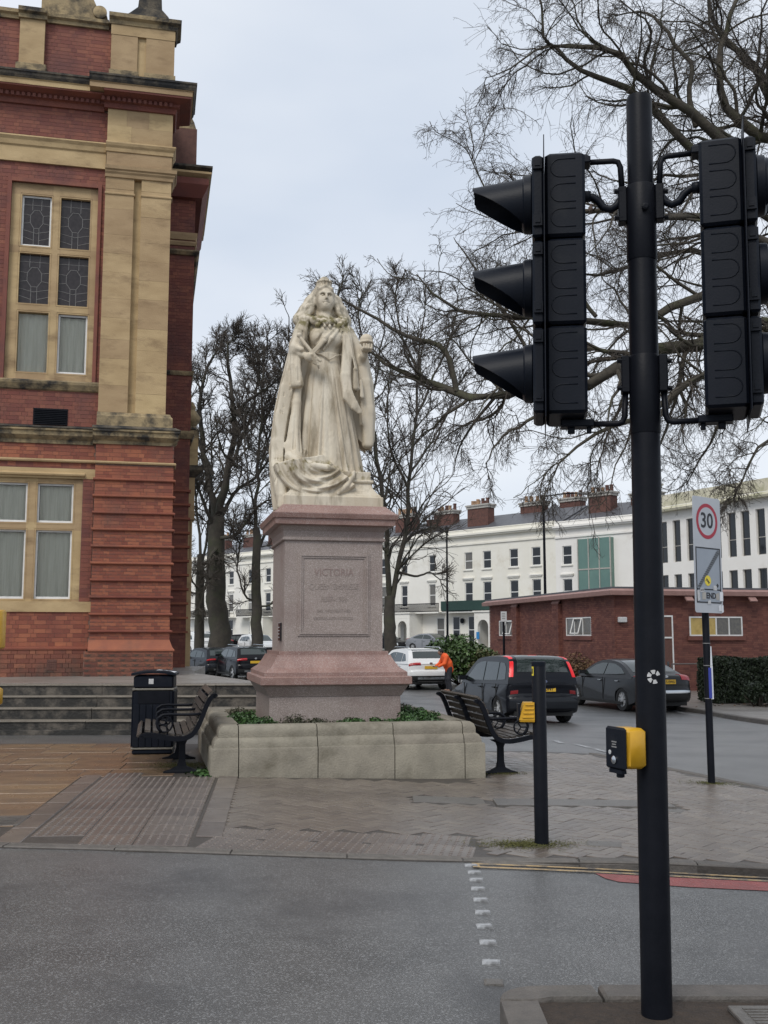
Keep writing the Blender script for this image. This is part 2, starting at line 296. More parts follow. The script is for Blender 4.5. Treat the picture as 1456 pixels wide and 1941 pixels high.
M_['plate_ink'] = pbr('plate_ink', (.012, .012, .012), rough=.5)
M_['blue_badge'] = pbr('blue_badge', (.12, .14, .22), rough=.25, metal=.4)
for k_, c_, mt_ in (('car_navy', (.007, .008, .012), .35), ('car_grey', (.02, .021, .023), .5), ('car_white', (.75, .75, .74), 0), ('car_black', (.005, .005, .007), .2), ('car_silver', (.24, .25, .27), .6), ('car_slate', (.014, .016, .02), .4)):
    M_[k_] = pbr(k_, c_, rough=.3, metal=0, coat=.3, spec=.1, coatr=.04)
M_['hivis'] = pbr('hivis', (.90, .13, .02), (.75, .10, .02), 12, .7, bump=.4, bscale=25)
M_['trousers'] = pbr('trousers', (.03, .032, .04), (.02, .02, .026), 12, .85)
M_['skin'] = pbr('skin', (.28, .16, .11), rough=.6)
M_['hair'] = pbr('hair', (.015, .012, .01), rough=.7)
M_['bird'] = pbr('bird', (.13, .09, .07), (.08, .065, .055), 30, .8)
M_['paper'] = pbr('paper', (.72, .73, .75), (.6, .62, .66), 8, .6)
M_['paper_blue'] = pbr('paper_blue', (.03, .045, .28), rough=.5)
M_['rail_metal'] = pbr('rail_metal', (.12, .10, .09), (.08, .07, .065), 12, .5)
# ---------------------------------------------------------------- implicit surfaces (statue, person, bird)
class SDF:
    def __init__(s, lo, hi, h):
        s.h = h; s.lo = np.array(lo, float); n = [int((b - a) / h) + 2 for a, b in zip(lo, hi)]; s.n = n
        s.ax = [s.lo[i] + h * np.arange(n[i]) for i in range(3)]
        s.d = np.full(n, 1.0, np.float32)
    def sub(s, lo, hi):
        sl = []
        for i in range(3):
            a = int(max(0, math.floor((lo[i] - s.lo[i]) / s.h))); b = int(min(s.n[i], math.ceil((hi[i] - s.lo[i]) / s.h) + 1)); sl.append(slice(a, max(a + 1, b)))
        X, Y, Z = np.meshgrid(*[s.ax[i][sl[i]] for i in range(3)], indexing='ij', sparse=True)
        return tuple(sl), X, Y, Z
    def put(s, sl, d, k, cut=False):
        a = s.d[sl]
        if cut: a = -a
        if k > 0:
            hh = np.clip(.5 + .5 * (a - d) / k, 0, 1); r = a * (1 - hh) + d * hh - k * hh * (1 - hh)
        else: r = np.minimum(a, d)
        s.d[sl] = -r if cut else r
    def ell(s, c, r, k=.02, rz=0, cut=False, rx=0):
        m = max(r) + .06; sl, X, Y, Z = s.sub([v - m for v in c], [v + m for v in c]); X = X - c[0]; Y = Y - c[1]; Z = Z - c[2]
        if rz: X, Y = X * math.cos(rz) + Y * math.sin(rz), -X * math.sin(rz) + Y * math.cos(rz)
        if rx: Y, Z = Y * math.cos(rx) + Z * math.sin(rx), -Y * math.sin(rx) + Z * math.cos(rx)
        q = np.sqrt((X / r[0]) ** 2 + (Y / r[1]) ** 2 + (Z / r[2]) ** 2); s.put(sl, (q - 1) * min(r), k, cut)
    def cap(s, pts, rad, k=.02, sc=(1, 1, 1), cut=False, pn=2):          # round-cone chain, optionally flattened
        P = np.array(pts, float); R = rad if isinstance(rad, (list, tuple)) else [rad] * len(P); sc = np.array(sc, float)
        for i in range(len(P) - 1):
            a, b = P[i], P[i + 1]; m = max(R[i], R[i + 1]) / sc.min() + .05
            sl, X, Y, Z = s.sub(np.minimum(a, b) - m, np.maximum(a, b) + m)
            A = a * sc; B = b * sc; ab = B - A; X = X * sc[0] - A[0]; Y = Y * sc[1] - A[1]; Z = Z * sc[2] - A[2]
            t = np.clip((X * ab[0] + Y * ab[1] + Z * ab[2]) / max(1e-9, ab @ ab), 0, 1)
            if pn == 2: d = np.sqrt((X - t * ab[0]) ** 2 + (Y - t * ab[1]) ** 2 + (Z - t * ab[2]) ** 2) - (R[i] + (R[i + 1] - R[i]) * t)
            else: d = (np.abs(X - t * ab[0]) ** pn + np.abs(Y - t * ab[1]) ** pn + np.abs(Z - t * ab[2]) ** pn) ** (1 / pn) - (R[i] + (R[i + 1] - R[i]) * t)
            s.put(sl, d / sc.max(), k, cut)
    def box(s, lo, hi, r=.01, k=0, cut=False):
        sl, X, Y, Z = s.sub([v - .06 for v in lo], [v + .06 for v in hi]); c = [(a + b) / 2 for a, b in zip(lo, hi)]; e = [(b - a) / 2 - r for a, b in zip(lo, hi)]
        qx = np.abs(X - c[0]) - e[0]; qy = np.abs(Y - c[1]) - e[1]; qz = np.abs(Z - c[2]) - e[2]
        d = np.sqrt(np.maximum(qx, 0) ** 2 + np.maximum(qy, 0) ** 2 + np.maximum(qz, 0) ** 2) + np.minimum(np.maximum(np.maximum(qx, qy), qz), 0) - r
        s.put(sl, d, k, cut)
    def mesh(s, name):                                             # naive surface nets
        d = s.d; n = d.shape; sg = d < 0
        c = [d[i:n[0] - 1 + i, j:n[1] - 1 + j, k:n[2] - 1 + k] for i in (0, 1) for j in (0, 1) for k in (0, 1)]
        g = [sg[i:n[0] - 1 + i, j:n[1] - 1 + j, k:n[2] - 1 + k] for i in (0, 1) for j in (0, 1) for k in (0, 1)]
        cnt = sum(x.astype(np.int8) for x in g); act = (cnt > 0) & (cnt < 8); idx = np.argwhere(act)
        cv = np.stack([x[act] for x in c], 1); off = np.array([(i, j, k) for i in (0, 1) for j in (0, 1) for k in (0, 1)], float)
        acc = np.zeros((len(idx), 3)); num = np.zeros(len(idx))
        for a in range(8):
            for b in range(a + 1, 8):
                if abs(off[a] - off[b]).sum() != 1: continue
                va, vb = cv[:, a], cv[:, b]; m = (va < 0) != (vb < 0); t = np.where(m, va / np.where(m, va - vb, 1), 0)
                acc += m[:, None] * (off[a] + t[:, None] * (off[b] - off[a])); num += m
        V = s.lo + s.h * (idx + acc / num[:, None]); ids = -np.ones([v - 1 for v in n], np.int64); ids[act] = np.arange(len(idx))
        F = []
        for ax in range(3):
            o1, o2 = [(1, 2), (2, 0), (0, 1)][ax]
            sa = [slice(1, n[i] - 1) for i in range(3)]; sb = list(sa); sa[ax] = slice(0, n[ax] - 1); sb[ax] = slice(1, n[ax])
            A = sg[tuple(sa)]; B = sg[tuple(sb)]; e = np.argwhere(A != B); fl = A[tuple(e.T)]; base = e.copy()
            for i in range(3):
                if i != ax: base[:, i] += 1
            q = []
            for d1, d2 in ((-1, -1), (0, -1), (0, 0), (-1, 0)):
                bb = base.copy(); bb[:, o1] += d1; bb[:, o2] += d2; q.append(ids[tuple(bb.T)])
            Q = np.stack(q, 1); Q[~fl] = Q[~fl][:, ::-1]; F.append(Q)
        return np_mesh(name, V, np.concatenate(F))
# ---------------------------------------------------------------- trees and leaves
def nrm(a): return a / np.maximum(1e-9, np.linalg.norm(a, axis=-1, keepdims=True))
def grow(P, D, L, r0, r1, K, wob, trop, rng):
    n = len(P); pts = np.zeros((n, K + 1, 3)); pts[:, 0] = P; D = nrm(D); rad = np.linspace(0, 1, K + 1)[None, :]
    rad = r0[:, None] * (1 - rad) + r1[:, None] * rad
    for k in range(K):
        D = nrm(D + rng.normal(0, wob, (n, 3)) + np.array(trop)); pts[:, k + 1] = pts[:, k] + D * (L / K)[:, None]
    return pts, rad
def spawn(pts, rad, L, per, t0, t1, a0, a1, f0, f1, rng, flat=0, tap=.45):
    n, K1 = rad.shape; num = np.maximum(1, np.round(per * np.ones(n)).astype(int)); ix = np.repeat(np.arange(n), num); m = len(ix)
    t = t0 + (t1 - t0) * rng.random(m); s = t * (K1 - 1); i = np.minimum(s.astype(int), K1 - 2); fr = (s - i)[:, None]
    p = pts[ix, i] * (1 - fr) + pts[ix, i + 1] * fr; d = nrm(pts[ix, i + 1] - pts[ix, i]); r = rad[ix, i] * (1 - fr[:, 0]) + rad[ix, i + 1] * fr[:, 0]
    ax = rng.normal(0, 1, (m, 3)); ax[:, 2] *= (1 - flat); ax -= d * (ax * d).sum(1, keepdims=True); ax = nrm(ax); an = (a0 + (a1 - a0) * rng.random(m))[:, None]
    return p, d * np.cos(an) + ax * np.sin(an), L[ix] * (f0 + (f1 - f0) * rng.random(m)) * (1 - tap * t), r
def tubes(pts, rad, n):
    m, K1, _ = pts.shape; T = np.zeros_like(pts); T[:, 1:-1] = pts[:, 2:] - pts[:, :-2]; T[:, 0] = pts[:, 1] - pts[:, 0]; T[:, -1] = pts[:, -1] - pts[:, -2]; T = nrm(T)
    ref = np.where(np.abs(T[:, :1, 2:3]) > .8, np.array([[[1., .1, 0]]]), np.array([[[.05, .1, 1.]]])); A = nrm(np.cross(T, ref)); B = np.cross(T, A)
    an = 2 * np.pi * np.arange(n) / n
    V = pts[:, :, None] + rad[:, :, None, None] * (np.cos(an)[None, None, :, None] * A[:, :, None] + np.sin(an)[None, None, :, None] * B[:, :, None])
    b = (np.arange(m)[:, None, None] * K1 + np.arange(K1 - 1)[None, :, None]) * n; j = np.arange(n)[None, None]; k = (j + 1) % n
    F = np.stack([b + j, b + k, b + n + k, b + n + j], -1).reshape(-1, 4)
    return V.reshape(-1, 3), F
def joinT(parts):
    Vs, Fs, o = [], [], 0
    for V, F in parts: Vs.append(V); Fs.append(F + o); o += len(V)
    return np.concatenate(Vs), np.concatenate(Fs)
def resample(p, r, K):
    p = np.array(p, float); r = np.array(r, float); q = []
    n = len(p)
    for s in np.linspace(0, n - 1, K + 1):                           # Catmull-Rom through the guide points
        i = min(int(s), n - 2); t = s - i; a, b, c, d = p[max(i - 1, 0)], p[i], p[i + 1], p[min(i + 2, n - 1)]
        q.append(.5 * (2 * b + (c - a) * t + (2 * a - 5 * b + 4 * c - d) * t * t + (3 * b - a - 3 * c + d) * t ** 3))
    return np.array(q), np.interp(np.linspace(0, n - 1, K + 1), np.arange(n), r)
def tree(name, label, base, trunk, limbs, bark, twig, lv, rng, group='bare winter trees', K=14):
    """trunk / limbs: guide lines [(points, radii)], lv: list of levels dict(per, t, ang, f, wob, trop, K, n, r)"""
    root = thing(name, base, 0, label, 'tree', group); b = np.array(base)
    tp, tr = resample([np.array(p) - b for p in trunk[0]], trunk[1], 12)
    tp[1:-1] += rng.normal(0, .3 * tr[1:-1, None] ** 1.2, (11, 3)) * .5
    V, F = tubes(tp[None], tr[None], 14); link('trunk', np_mesh('trunk', V, F), bark, root, True)
    crown = bpy.data.objects.new('crown', None)
    parts = []; lp, lr, lL = [], [], []
    for p, r in limbs:
        q, rq = resample([np.array(v) - b for v in p], r, K); seg = np.linalg.norm(np.diff(q, axis=0), axis=1).sum()
        q[1:-1] += rng.normal(0, .004 * seg, (K - 1, 3)); lp.append(q); lr.append(rq); lL.append(seg)
    P, R, L = np.array(lp), np.array(lr), np.array(lL)
    big = [tubes(P, R, 8)]; small = []
    for li, l in enumerate(lv):
        per = l['per'] * (L / L.mean()) if l.get('bylen') else l['per']
        p, d, LL, r = spawn(P, R, L, per, l['t'][0], l['t'][1], l['ang'][0], l['ang'][1], l['f'][0], l['f'][1], rng, l.get('flat', 0), l.get('tap', .45))
        LL = np.clip(LL, l.get('lmin', .1), l.get('lmax', 99)); r0 = np.clip(r * l.get('rf', .6), l['r'], 1); r1 = np.full(len(p), l['r'] * .7)
        P, R = grow(p, d, LL, r0, r1, l['K'], l['wob'], l['trop'], rng); L = LL
        (big if li == 0 else small).append(tubes(P, R, l['n']))
    V, F = joinT(big); me = np_mesh('crown', V, F); cr = link('crown', me, bark, root, True)
    if small:
        V, F = joinT(small); tw = link('twigs', np_mesh('twigs', V, F), twig, cr, True); tag(tw, kind='stuff')
    return root
def leaves(n, fn, size, rng, asp=.5, up=0):
    """n leaf-shaped rhombs at points fn(n) -> (n,3), normals random"""
    P, Nn = fn(n); Nn = nrm(Nn + rng.normal(0, .7, (n, 3)) + np.array([0, 0, up])); A = nrm(np.cross(Nn, rng.normal(0, 1, (n, 3)))); B = np.cross(Nn, A)
    s = (size * (.6 + .8 * rng.random(n)))[:, None]; bend = Nn * s * .25
    V = np.stack([P - A * s, P - B * s * asp + bend, P + A * s, P + B * s * asp + bend], 1).reshape(-1, 3)
    return V, np.arange(4 * n).reshape(-1, 4)
def clumpy(c, r, rng, nl=26, sh=.28):
    """points spread through a lumpy crown made of many small clumps"""
    cc = nrm(rng.normal(0, 1, (nl, 3))) * (.45 + .5 * rng.random((nl, 1))); cc[:, 2] = np.abs(cc[:, 2]) * 1.0 - .15; cc = np.array(c) + cc * np.array(r)
    def f(n):
        i = rng.integers(0, nl, n); d = nrm(rng.normal(0, 1, (n, 3))); q = (.75 + .3 * rng.random((n, 1))); return cc[i] + d * q * np.array(r) * sh, d
    return f
# ================================================================ GROUND
def axis(segs):
    a = []
    for lo, hi, st in segs: a += list(np.arange(lo, hi, st))
    return np.array(a + [segs[-1][1]])
gx = axis([(-900, -60, 60), (-60, -12, 4), (-12, 14, .5), (14, 60, 3), (60, 900, 60)]); gy = axis([(-60, 2, 4), (2, 32, .5), (32, 110, 3), (110, 1500, 90)])
gv = np.array([(x, y, gz(x, y)) for x in gx for y in gy]); nx_, ny_ = len(gx), len(gy)
gi = (np.arange(nx_ - 1)[:, None] * ny_ + np.arange(ny_ - 1)[None]).ravel()
road = link('road', np_mesh('road', gv, np.stack([gi, gi + ny_, gi + ny_ + 1, gi + 1], 1)), M_['asphalt'], None, True); tag(road, kind='structure')
def sheet(name, poly, zf, mat, step=.5, skirt=0, kind='structure', parent=None):
    bm = bmesh.new(); f = bm.faces.new([bm.verts.new((x, y, 0)) for x, y in poly])
    xs = [p[0] for p in poly]; ys = [p[1] for p in poly]
    for a, lo, hi in ((0, min(xs), max(xs)), (1, min(ys), max(ys))):
        c = math.ceil(lo / step) * step
        while c < hi:
            co = [0, 0, 0]; no = [0, 0, 0]; co[a] = c; no[a] = 1
            bmesh.ops.bisect_plane(bm, geom=bm.verts[:] + bm.edges[:] + bm.faces[:], plane_co=co, plane_no=no, dist=1e-6); c += step
    bmesh.ops.triangulate(bm, faces=[f for f in bm.faces if len(f.verts) > 4])
    if skirt:
        ed = [e for e in bm.edges if e.is_boundary]; r = bmesh.ops.extrude_edge_only(bm, edges=ed); low = {v for v in r['geom'] if isinstance(v, bmesh.types.BMVert)}
    else: low = set()
    bmesh.ops.recalc_face_normals(bm, faces=bm.faces)
    for v in bm.verts: v.co.z = zf(v.co.x, v.co.y) - (skirt if v in low else 0)
    me = bpy.data.meshes.new(name); bm.to_mesh(me); bm.free()
    up = sum(p.normal.z * p.area for p in me.polygons)
    if up < 0: me.flip_normals()
    return tag(link(name, me, mat, parent), kind=kind)
FRONT = [(-14, 9.2)] + [tuple(gpt(px, py, pz)[:2]) for px, py in ((-60, 1603), (250, 1611), (500, 1620), (760, 1629), (930, 1632), (1135, 1634), (1456, 1646), (1700, 1655))] + [(7.5, 6.9)]      # kerb line of the crossing
def front_y(x):
    return float(np.interp(x, [p[0] for p in FRONT], [p[1] for p in FRONT]))
PAVE = FRONT + [(8.4, 7.6), (5.6, 9.4), (4.35, 11.2), (2.85, 14.6), (-14, 14.8)]
pave = sheet('pavement', PAVE, lambda x, y: pz(x, y) - .006, M_['paving_bed'], .5, .12)
def piece_matrix(x, y, ang, zf, sx=1, sy=1, sz=1, dz=0):
    e = .05; n = Vector((-(zf(x + e, y) - zf(x - e, y)) / (2 * e), -(zf(x, y + e) - zf(x, y - e)) / (2 * e), 1)).normalized()
    a = Vector((math.cos(ang), math.sin(ang), 0)); a = (a - n * a.dot(n)).normalized(); b = n.cross(a)
    R = Matrix((a, b, n)).transposed().to_4x4(); return Matrix.Translation((x, y, zf(x, y) + dz)) @ R @ Matrix.Diagonal((sx, sy, sz, 1))
def unit_block(name, lx, ly, h, c):
    m = MB(); r = [(-lx / 2, -ly / 2), (lx / 2, -ly / 2), (lx / 2, ly / 2), (-lx / 2, ly / 2)]; q = [(x - math.copysign(c, x), y - math.copysign(c, y)) for x, y in r]
    m.loft([[(x, y, -h) for x, y in r], [(x, y, -c * .8) for x, y in r], [(x, y, 0) for x, y in q]]); return m
def inside(x, y, poly):
    k = False; n = len(poly)
    for i in range(n):
        (x0, y0), (x1, y1) = poly[i], poly[i - 1]
        if (y0 > y) != (y1 > y) and x < (x1 - x0) * (y - y0) / (y1 - y0) + x0: k = not k
    return k
# --- tactile paving: a stem running back to the planter and a strip along the dropped kerb
tm = unit_block('tactile_slab', .394, .394, .035, .006)
for i in range(6):
    for j in range(6):
        cx, cy = -.165 + .066 * i, -.165 + .066 * j
        tm.loft([[(cx + .016 * math.cos(a * 1.0472), cy + .016 * math.sin(a * 1.0472), -.0005) for a in range(6)], [(cx + .009 * math.cos(a * 1.0472), cy + .009 * math.sin(a * 1.0472), .0055) for a in range(6)]])
t_me = None; TS = []
s0 = Vector((-2.45, 7.95)); dd = Vector((-.105, .994)); dt = Vector((.994, .105))
for j in range(-1, 9):
    for i in range(3):
        c = s0 + dd * (.4 * j + .2) + dt * (.4 * i); TS.append((c.x, c.y, .105, .0))
for j in range(2):
    for i in range(5):
        x = -1.33 + .4 * i - (.0 if j == 0 else .0); TS.append((x + .2, front_y(x + .2) + .14 + .2 + .4 * j, -.16, 0))
TS = [t for t in TS if t[1] < 11.35]
keep = []
for t in TS:
    if all((t[0] - k[0]) ** 2 + (t[1] - k[1]) ** 2 > .135 for k in keep) and t[1] - .24 > front_y(t[0]) + .02: keep.append(t)
def place_piece(name, me, M, mat, parent):
    o = bpy.data.objects.new(name, me); COL.objects.link(o); o.parent = parent; o.matrix_local = M
    if not me.materials: me.materials.append(mat)
    return o
t_me = tm.build('tactile_slab', M_['tactile'], pave); tme = t_me.data; bpy.data.objects.remove(t_me)
for x, y, a, _ in keep: place_piece('tactile_slab', tme, piece_matrix(x, y, a, pz), M_['tactile'], pave)
# border strip between stem and block paving
bmb = unit_block('border_stone', 1, .2, .035, .006).build('border_stone', M_['tactile'], pave); bme = bmb.data; bpy.data.objects.remove(bmb)
for j in range(6):
    c = s0 + dd * (.62 * j + .25) + dt * (1.13); place_piece('border_stone', bme, piece_matrix(c.x, c.y, math.atan2(dd.y, dd.x), pz, .61, 1, 1, .005), M_['tactile'], pave)
    c = s0 + dd * (.62 * j + .05) - dt * (.32); place_piece('border_stone', bme, piece_matrix(c.x, c.y, math.atan2(dd.y, dd.x), pz, .61), M_['tactile'], pave)
# --- sandstone slabs on the left
sl_me = unit_block('paving_slab', 1, 1, .035, .0035).build('paving_slab', M_['sandstone_slab'], pave).data
bpy.data.objects.remove(bpy.data.objects['paving_slab'])
rr = random.Random(5)
PLC = [(-1.85, 11.2), (-1.85 + .0, 11.2)]
def slab_ok(c, w):
    if c.y - .3 < front_y(c.x) + .15 or c.y > 14.55 or proj((c.x + .6, c.y, 0))[0] < -60: return False
    q = Vector((c.x, c.y, 0)) - PL_FL0; return not (q.dot(T2) + w / 2 > .02 and q.dot(D2) > -.25) and not (c.y < 11.52 and (Vector((c.x, c.y)) - s0).dot(dt) + w / 2 > -.41)
PL_FL0 = Vector((-1.85, 11.2, 0))
for j in range(12):
    y0 = .58 * j; yc = (s0 + dd * (y0 + .15)).y; x = -.425 if yc < 11.45 else -.02 - .118 * (yc - 11.2) + 0.60
    while x > -5.0:
        w = rr.choice((.45, .58, .72, .9)); c = s0 + dd * (y0 + .15) + dt * (x - w / 2)
        if not slab_ok(c, w):
            w = .3; c = s0 + dd * (y0 + .15) + dt * (x - w / 2)
        if slab_ok(c, w): place_piece('paving_slab', sl_me, piece_matrix(c.x, c.y, .105 + rr.uniform(-.004, .004), pz, w - .01, .57, 1, rr.uniform(-.003, .004)), M_['sandstone_slab'], pave)
        x -= w
# --- herringbone block paving
COVERS = [((.27, .98), (10.02, 10.42)), ((1.05, 2.75), (9.9, 10.3))]
PL_FL = Vector((-1.85, 11.2, 0)); PL_W = 3.07
def in_planter(x, y, m=0):
    q = Vector((x, y, 0)) - PL_FL; a, b = q.dot(T2), q.dot(D2); return -m < a < PL_W + m and -m < b < PL_W + m
blk = []
ca, sa = math.cos(math.pi / 4 + .1), math.sin(math.pi / 4 + .1)
for a in range(-110, 130):
    for b in range(-110, 130):
        d = (a - b) % 4
        if d not in (0, 3): continue
        u, w, an = ((a + 1) * .1, (b + .5) * .1, 0) if d == 0 else ((a + .5) * .1, (b + 1) * .1, math.pi / 2)
        x, y = 1.5 + u * ca - w * sa, 9.5 + u * sa + w * ca
        if y < front_y(x) + .19 or y > 14.4 or x > 6.3: continue
        if x < -1.19 - .105 * (y - 8) or not inside(x, y, PAVE) or not inside(x + .12, y + .1, PAVE): continue
        if x < .73 and y < front_y(x) + .99: continue
        if in_planter(x, y, .06) : continue
        if y > 11.4 and x < 1.0: continue
        if any(cx[0] - .04 < x < cx[1] + .04 and cy[0] - .03 < y < cy[1] + .03 for cx, cy in COVERS): continue
        if math.hypot(x - .71, y - 7.5) < 0: continue
        blk.append((x, y, an + math.pi / 4 + .1))
pb = unit_block('paver_block', .196, .096, .03, .004).build('paver_block', M_['paver'], pave); pbm = pb.data; bpy.data.objects.remove(pb)
def vis(x, y, z=0): 
    p = proj((x, y, z)); return -20 < p[0] < 1476 and -20 < p[1] < 1960
order = sorted(range(len(blk)), key=lambda i: (not vis(blk[i][0], blk[i][1]), math.hypot(blk[i][0], blk[i][1])))
rest = MB(); base_v = [v.co.copy() for v in pbm.vertices]; base_f = [list(p.vertices) for p in pbm.polygons]
for n_, i in enumerate(order):
    x, y, a = blk[i]; Mx = piece_matrix(x, y, a, pz, dz=rr.uniform(-.002, .0025))
    if n_ < 300: place_piece('paver_block', pbm, Mx, M_['paver'], pave)
    else: rest.add([Mx @ v for v in base_v], base_f)
tag(rest.build('paver_blocks', M_['paver'], pave, fix=False), kind='stuff')
# covers let into the paving
for (x0, x1), (y0, y1) in COVERS:
    m = unit_block('c', x1 - x0 - .02, y1 - y0 - .02, .03, .004); m.box(-.03, .03, -.012, .012, -.002, .001)
    o = m.build('inspection_cover', M_['cover'], pave); o.matrix_local = piece_matrix((x0 + x1) / 2, (y0 + y1) / 2, 0, pz, dz=.004)
m = unit_block('c', .33, .22, .03, .004); o = m.build('inspection_cover', M_['cover'], pave); o.matrix_local = piece_matrix(2.62, 9.85, -.5, pz, dz=.004)
m = unit_block('c', .3, .45, .03, .004)
for i in range(5): m.box(-.1, .1, -.17 + .07 * i, -.14 + .07 * i, -.002, .003)
o = m.build('drain_cover', M_['cover'], pave); p_ = gpt(10, 1556, pz); o.matrix_local = piece_matrix(p_.x, p_.y, .1, pz, dz=.006)
m = unit_block('c', .26, .2, .03, .004); o = m.build('inspection_cover', M_['cover'], pave); p_ = gpt(1145, 1600, pz); o.matrix_local = piece_matrix(p_.x, p_.y, -.2, pz, dz=.004)
# kerb stones along the road edge
km = MB(); km.loft([[(x, y, z) for x in (-.5,) for y, z in kp] for kp in ([(-.0, -.2), (.14, -.2), (.14, 0), (.02, 0), (0, -.02)],)] + [[(.5, y, z) for y, z in [(-.0, -.2), (.14, -.2), (.14, 0), (.02, 0), (0, -.02)]]])
ko = km.build('kerb_stone', M_['kerb'], pave); kme = ko.data; bpy.data.objects.remove(ko)
x = -6.0
while x < 6.8:
    xa, xb = x, x + .82; ya, yb = front_y(xa), front_y(xb); mx, my = (xa + xb) / 2, (ya + yb) / 2
    an = math.atan2(yb - ya, xb - xa); s_ = (pz(xb, yb) - pz(xa, ya)) / (xb - xa)
    a = Vector((math.cos(an), math.sin(an), s_)).normalized(); n = Vector((-s_ * math.cos(an), -s_ * math.sin(an), 1)).normalized(); b = n.cross(a)
    Mx = Matrix.Translation((mx, my, pz(mx, my) + .002)) @ Matrix((a, b, n)).transposed().to_4x4() @ Matrix.Diagonal((math.hypot(xb - xa, yb - ya) - .012, 1, 1, 1))
    place_piece('kerb_stone', kme, Mx, M_['kerb'], pave); x = xb
# kerb along the side street edge of this pavement
SIDE = [(5.6, 9.4), (4.35, 11.2), (2.85, 14.6)]
for (xa, ya), (xb, yb) in zip(SIDE[:-1], SIDE[1:]):
    n_ = int(math.hypot(xb - xa, yb - ya) / .85)
    for i in range(n_):
        t0, t1 = i / n_, (i + 1) / n_; mx, my = xa + (xb - xa) * (t0 + t1) / 2, ya + (yb - ya) * (t0 + t1) / 2; an = math.atan2(yb - ya, xb - xa) + math.pi
        place_piece('kerb_stone', kme, piece_matrix(mx, my, an, pz, math.hypot(xb - xa, yb - ya) / n_ - .012, 1, 1, .003) @ Matrix.Translation((0, -.02, 0)), M_['kerb'], pave)
# painted lines, red surfacing
def strip(name, pts, w, mat, dz):
    L_, R_ = [], []
    for i, (x, y) in enumerate(pts):
        a = Vector(pts[min(i + 1, len(pts) - 1)]) - Vector(pts[max(i - 1, 0)]); a.normalize(); n = Vector((-a.y, a.x)) * w / 2; L_.append((x + n.x, y + n.y)); R_.append((x - n.x, y - n.y))
    return sheet(name, L_ + R_[::-1], lambda x, y: gz(x, y) + dz, mat, .5)
ln = [(.66 + .4 * i, front_y(.66 + .4 * i) - .07) for i in range(16)]
strip('yellow_line', ln, .04, M_['yellow_paint'], .008); strip('yellow_line', [(x, y - .10) for x, y in ln], .04, M_['yellow_paint'], .008)
strip('yellow_line', [(.64, front_y(.64) - .05), (.64, front_y(.64) - .19)], .05, M_['yellow_paint'], .009)
sheet('red_surfacing', [(1.45, front_y(1.45) - .20), (1.49, front_y(1.49) - .34), (1.56, front_y(1.56) - .42)] + [(x_, front_y(x_) - .46) for x_ in (2.0, 3.0, 5.0, 6.8)] + [(x_, front_y(x_) - .20) for x_ in (6.8, 5.0, 3.0, 2.0)], lambda x, y: gz(x, y) + .004, M_['asphalt_red'], .5)
for p in [(745, 1434), (800, 1438), (845, 1441)]:
    pass
for a_, b_ in (((1052, 1404), (1066, 1410)), ((1090, 1411), (1118, 1418)), ((1128, 1420), (1150, 1426))):
    A, B = gpt(*a_), gpt(*b_); strip('white_dash', [(A.x, A.y), (B.x, B.y)], .1, M_['white_paint'], .006)
A, B = gpt(1262, 1344), gpt(1320, 1357); strip('white_dash', [(A.x, A.y), (B.x, B.y)], .09, M_['white_paint'], .006)
# studs of the crossing
for i, (sx, sy) in enumerate([(893, 1642), (899, 1655), (903, 1669), (906, 1686), (911, 1707), (915, 1731), (918, 1757), (925, 1788), (931, 1826), (936, 1864)]):
    p = gpt(sx, sy); m = MB(); c = .012
    m.loft([[(-a_, -b_, z_), (a_, -b_, z_), (a_, b_, z_), (-a_, b_, z_)] for a_, b_, z_ in ((.046, .036, -.004), (.044, .034, .008), (.034, .026, .012))])
    o = m.build('road_stud', M_['white_paint'] if i < 9 else M_['cover']); o.location = (p.x, p.y, p.z); o.rotation_euler[2] = rr.uniform(-.1, .1)
    tag(o, 'small square metal stud in the row across the road at the crossing', 'road stud', 'studs marking the edge of the crossing')
# refuge island with its kerb
isl = sheet('traffic_island', [(.62, 4.44), (.62, 1.5), (6, 1.5), (6, 4.44)], lambda x, y: .005 + .006 * math.sin(x * 9) * math.sin(y * 7), M_['soil'], .25, .1)
def wedge(pts, name='kerb_stone', h=.135, par=isl):
    m = MB(); cx = sum(p[0] for p in pts) / len(pts); cy = sum(p[1] for p in pts) / len(pts)
    m.loft([[(x, y, -.16) for x, y in pts], [(x, y, .012) for x, y in pts], [(cx + (x - cx) * .97, cy + (y - cy) * .95, .024) for x, y in pts]]); return m.build(name, M_['kerb'], par)
ar = [(.66 - .18 * math.cos(t) , 4.42 + .18 * math.sin(t)) for t in np.linspace(0, math.pi / 2, 6)]
wedge([(.63, 4.42)] + ar[0:0] + [(.475, 4.42)] + [(.475 + .19 * (1 - math.cos(t)), 4.42 + .17 * math.sin(t)) for t in np.linspace(.15, math.pi / 2, 6)] + [(.89, 4.60), (.90, 4.45), (.70, 4.45)])
for y in (4.41, 3.9, 3.4, 2.9): wedge([(.475, y - .49), (.475, y), (.63, y), (.63, y - .49)])
for i in range(6): wedge([(.912 + .9 * i, 4.45), (.912 + .9 * i, 4.60), (.912 + .9 * i + .89, 4.60), (.912 + .9 * i + .89, 4.45)])
m = MB(); m.cbox(-.2, .2, -.13, .13, 0, .02, .004)
for i in range(7): m.box(-.15, .15, -.1 + .03 * i, -.085 + .03 * i, .019, .024)
o = m.build('inspection_cover', M_['cover'], isl); o.location = (1.58, 4.22, .004)
